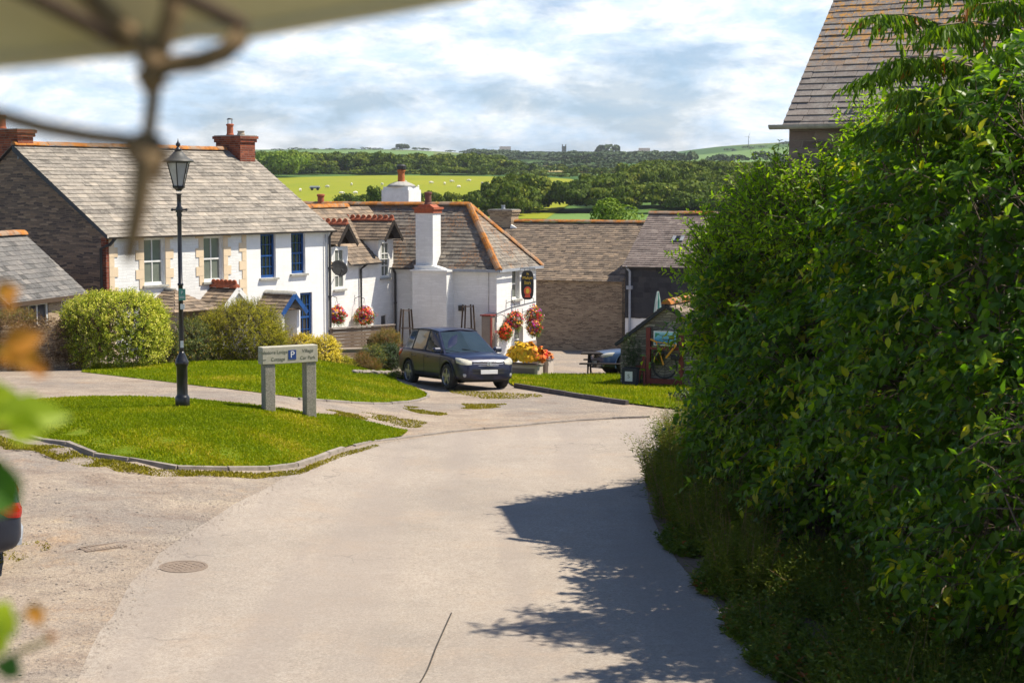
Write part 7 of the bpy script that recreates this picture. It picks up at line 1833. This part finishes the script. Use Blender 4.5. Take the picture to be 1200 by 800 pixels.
# church tower, mast, wind turbine, farm houses on the horizon
q = at(661, 183, 2100); g = tz(q.x, q.y); h_ = at(661, 171.5, 2100).z-g
t = thing('church_tower', 'small grey church tower on the horizon among the trees', 'church tower', (q.x, q.y, g)); mb = MB(); mb.box(-2.6, 2.6, -2.6, 2.6, -2, h_); mb.build('tower', M['stone_grey'], t)
mb = MB()
for a in (-2.6, 1.4):
    for b in (-2.6, 1.4): mb.box(a, a+1.2, b, b+1.2, h_+.01, h_+2.2)
mb.build('battlements', M['stone_grey'], t).name = 'pinnacle'
for px, tp, lab in ((424.5, 172, 'tiny lattice mast on the skyline above the left wood'), (877, 160, 'thin grey wind turbine on the right skyline')):
    q = at(px, 182, 2300); g = tz(q.x, q.y); h_ = at(px, tp, 2300).z-g; t = thing('mast' if px < 500 else 'wind_turbine', lab, 'mast' if px < 500 else 'wind turbine', (q.x, q.y, g)); mb = MB()
    mb.tube([(0, 0, 0), (0, 0, h_)], [.7, .35], 6); mb.build('tower', M['grey_pipe'], t)
    mb = MB()
    if px < 500:
        for f_ in (.6, .8): mb.box(-3, 3, -.2, .2, h_*f_, h_*f_+.6)
        mb.build('crossarm', M['grey_pipe'], t)
    else:
        for k in range(3): a = k*2.094+.4; mb.tube([(0, -1, h_), (6*math.sin(a), -1, h_+6*math.cos(a))], [.4, .12], 5)
        mb.build('blades', M['white_paint'], t)
for px, lab in ((592, 'pale farmhouse on the horizon left of the church tower'), (755, 'pale farmhouse on the horizon right of the skyline tree')):
    q = at(px, 181, 2250); g = tz(q.x, q.y)+3; t = thing('farmhouse', lab, 'house', (q.x, q.y, g), 0); mb = MB(); mb.box(-7, 7, -4, 4, -4, 6); mb.build('wall', M['white_render'], t); mb = MB(); mb.prism([(-4.6, 6.01), (4.6, 6.01), (0, 10)], -7.4, 7.4, 'x'); mb.build('roof', M['slate_left'], t)
# sheep
def sheep(px, py, rz, lab='white sheep grazing out in the yellow-green field', parent=None):
    q = G(px, py); t = thing('sheep', lab, 'sheep', (q.x, q.y, q.z+.25), rz, 'sheep in the field'); S_ = 1.1
    mb = MB(); mb.M = Matrix.Scale(S_, 4); bm = bmesh.new(); bmesh.ops.create_icosphere(bm, subdivisions=2, radius=1); r = random.Random(int(px))
    vs = []; 
    for v in bm.verts:
        c = v.co; w_ = 1+.08*math.sin(c.x*9)*math.sin(c.y*8+c.z*7); vs.append((c.x*.55*w_, c.y*.3*w_*(1-.12*c.x), .62+c.z*.28*w_+.03*c.x))
    mb.add(vs, [tuple(v.index for v in f.verts) for f in bm.faces]); bm.free()
    for x in (-.34, .34):
        for y in (-.15, .15): mb.tube([(x, y, .5), (x+.02, y, .25), (x, y, 0)], [.06, .04, .035], 6)
    mb.tube([(.45, 0, .72), (.66, 0, .62), (.78, 0, .38), (.86, 0, .26)], [.16, .12, .09, .05], 8); mb.tube([(-.52, 0, .7), (-.6, 0, .5)], [.05, .03], 5)
    for y in (-1, 1): mb.tube([(.7, y*.06, .5), (.68, y*.17, .5)], [.03, .015], 4)
    b = mb.build('body', M['wool'], t, smooth=True); return t
s0 = sheep(505, 217, .3)
for i, (px, py) in enumerate(((529, 215.5), (412, 219), (417, 229.5), (437, 229), (521, 218), (550, 214.5), (565, 218), (571, 218.5), (384, 222), (352, 226), (400, 230), (448, 219), (538, 222), (474, 216), (490, 222), (580, 216))):
    c = copy_tree(s0); q = G(px, py); c.location = (q.x, q.y, q.z+.25); c.rotation_euler = (0, 0, i*1.9)
q = G(369, 224); t = thing('trough', 'pale grey feed trailer standing alone in the sheep field', 'trailer', (q.x, q.y, q.z+.2), .1); mb = MB(); mb.cbox(-1.5, 1.5, -.8, .8, .5, 1.1, .1); mb.build('body', M['grey_pipe'], t); mb = MB(); mb.box(-1.3, 1.3, -.7, .7, 1.101, 1.3); mb.build('cover', M['white_paint'], t)
for x in (-.8, .8): mb = MB(); mb.M = Matrix.Translation((x, 0, .4)) @ Matrix.Rotation(PI/2, 4, 'X'); mb.lathe([(.4, -1.1), (.4, 1.1)], 14); mb.build('wheel', M['tyre'], t)

# ================================================================== FOREGROUND: PARASOL EDGE, ROPE, PLANT
# canopy of the garden parasol the photographer stands beside (edge about 1.2 m away)
can = thing('parasol', 'out-of-focus khaki canvas parasol edge across the top left corner', 'parasol', (-.9, .55, 5.45))
co = Vector(can.location)
edge = [(-130, 84), (0, 71), (60, 66), (110, 60), (150, 58), (185, 46), (230, 36), (290, 37), (340, 28), (400, 18), (450, 10), (540, -6), (650, -40)]
mb = MB(); lo_ = [Vector(at(px, py, 1.15+.0003*px)) for px, py in edge]
hub = Vector((-.9, .35, 5.75)); rows = [lo_]
for f_ in (.12, .3, .6, .95): rows.append([p_.lerp(hub, f_)+Vector((0, 0, .10*math.sin(f_*PI))) for p_ in lo_])
n = len(lo_)
for th, fl in ((0, 0), (.004, 1)):
    vs = [tuple(p_-co+Vector((0, 0, th))) for r_ in rows for p_ in r_]
    f = [(i*n+k, i*n+k+1, (i+1)*n+k+1, (i+1)*n+k) for i in range(len(rows)-1) for k in range(n-1)]
    mb.add(vs, f if fl else [q_[::-1] for q_ in f])
mb.tube([tuple(p_-co) for p_ in lo_], .006, 8)
mb.build('canopy', M['canvas'], can, smooth=True)
for px in (150, 285):
    mb = MB(); p_ = Vector(at(px, 52 if px < 200 else 30, 1.16))-co; h2 = hub-co+Vector((0, 0, -.1)); mb.tube([p_, p_.lerp(h2, .5), h2], [.006, .008, .01], 8); mb.build('rib', M['wood_brown'], can)
rp = MB()
def rline(pts, r, Y=1.15): rp.tube([at(px, py, Y) for px, py in pts], [x*1.2 for x in r] if isinstance(r, list) else r*1.2, 8)
J = (172, 176)
rline([(180, 84), (181, 100), (177, 135), J], .0042); rline([(-60, 122), (0, 136), (50, 150), (105, 160), (150, 165), J], .0045); rline([J, (168, 200), (163, 240), (156, 275), (150, 306)], [.009, .006, .0055, .005, .004], 1.08)
rline([(92, -20), (118, 10), (145, 35), (175, 62), (180, 84)], .006); rline([(205, -15), (200, 20), (190, 50), (180, 84)], .006); rline([(180, 84), (200, 76), (235, 72), (262, 62), (285, 42)], .006)
rline([(170, 60), (185, 78), (188, 92), (178, 96), (172, 80)], .008); rline([(158, 168), (170, 182), (182, 186), (180, 172), (168, 170), (160, 180)], .009); rline([(180, 178), (192, 186), (186, 200), (172, 196)], .007)
cb_ = at(180, 84, 1.15); rp.M = IDM
o = rp.build('rope', M['rope'], smooth=True); tag(o, 'blurred brown knotted rope hanging from the parasol edge at the top left', 'rope')
# climbing plant at lower left
def fleaf(mb, px, py, Y, L, W, ang, tilt_, rv):
    c = at(px, py, Y); N_ = 10; mb.rv = rv; d = Vector((math.cos(ang), .2*math.sin(tilt_), math.sin(ang))).normalized(); x = d.cross(Vector((.2, -1, math.sin(tilt_)*.8))).normalized(); z = x.cross(d)
    top = []; bot = []
    for i in range(N_+1):
        t_ = i/N_; w_ = W*math.sin(PI*t_**.75)*.5*(1+.12*math.sin(i*2.7)); p_ = c+d*(L*t_)-z*(L*.25*t_*t_)
        top.append(p_+x*w_+z*w_*.3); bot.append(p_-x*w_+z*w_*.3)
    mid = [c+d*(L*i/N_)-z*(L*.25*(i/N_)**2) for i in range(N_+1)]
    vs = top+mid+bot; n1 = N_+1; mb.add(vs, [(i, i+1, n1+i+1, n1+i) for i in range(N_)]+[(n1+i, n1+i+1, 2*n1+i+1, 2*n1+i) for i in range(N_)])
pl1 = thing('climbing_plant', 'out-of-focus green and orange plant leaves at the left edge near the lens', 'plant', (-.6, 1.3, 4.3))
PO = Matrix.Translation(-Vector(pl1.location))
mb = MB(); mb.M = PO
for a in ((-38, 496, 1.35, .045, .03, .35, .3, .9), (8, 497, 1.3, .03, .026, -.2, .2, .6), (-22, 468, 1.4, .03, .026, .2, .5, .7), (-10, 490, 1.33, .06, .035, .1, .8, .4), (-40, 520, 1.3, .03, .03, .8, .2, .8)): fleaf(mb, *a)
for a in ((-18, 770, 1.3, .035, .025, 1.1, .2, .95), (-12, 745, 1.3, .03, .035, 1.1, .4, .9)): fleaf(mb, *a)
mb.build('leaf', M['leaf_fore'], pl1).name = 'leaves'
mb = MB(); mb.M = PO
for a in ((-22, 560, 1.2, .028, .03, -.1, .2, .5), (-8, 572, 1.18, .022, .035, -.7, .4, .7), (6, 795, 1.25, .02, .02, 1.2, .3, .2)): fleaf(mb, *a)
mb.build('dark_leaves', M['leaf_fore_dark'], pl1)
for a in ((-6, 342, 1.35, .02, .016, .1, .3, .8), (4, 350, 1.35, .012, .012, -.5, .3, .5), (5, 405, 1.3, .03, .022, .3, .3, .6), (22, 412, 1.3, .02, .018, -.7, .3, .9), (38, 428, 1.3, .014, .014, -.5, .3, .3), (2, 402, 1.32, .025, .018, -.9, .3, .7), (30, 715, 1.3, .016, .014, -.2, .3, .9), (42, 722, 1.3, .01, .008, -1.1, .3, .9), (56, 748, 1.3, .007, .008, .6, .3, .1)):
    mb = MB(); mb.M = PO; fleaf(mb, *a); mb.build('petal', M['petal_orange'], pl1)
mb = MB(); mb.M = PO
for pts in (((-60, 380), (-20, 352), (0, 345)), ((-60, 450), (-20, 415), (15, 408), (40, 425), (48, 436)), ((-60, 520), (-30, 500), (10, 500)), ((-60, 760), (-20, 742), (10, 728), (36, 718)), ((-40, 790), (0, 775), (30, 760), (60, 748)), ((-60, 380), (-75, 520), (-70, 700), (-60, 900)), ((-70, 570), (-40, 560), (-15, 560))): mb.tube([at(px, py, 1.31) for px, py in pts], .0022, 6)
mb.build('stems', M['leaf_rust'], pl1)

# ================================================================== AIR
mb = MB(); mb.box(-2900, 2900, -40, 5900, -60, 160)
hz_o = mb.build('haze', M['plate'], uv=False); tag(hz_o, kind='stuff')
hm = bpy.data.materials.new('haze'); hm.use_nodes = True; hn = hm.node_tree; hn.nodes.clear()
pv = hn.nodes.new('ShaderNodeVolumePrincipled'); pv.inputs['Color'].default_value = (.88, .92, 1, 1); pv.inputs['Density'].default_value = .00008; pv.inputs['Anisotropy'].default_value = .3
ho = hn.nodes.new('ShaderNodeOutputMaterial'); hn.links.new(pv.outputs[0], ho.inputs['Volume']); hz_o.data.materials.clear(); hz_o.data.materials.append(hm)
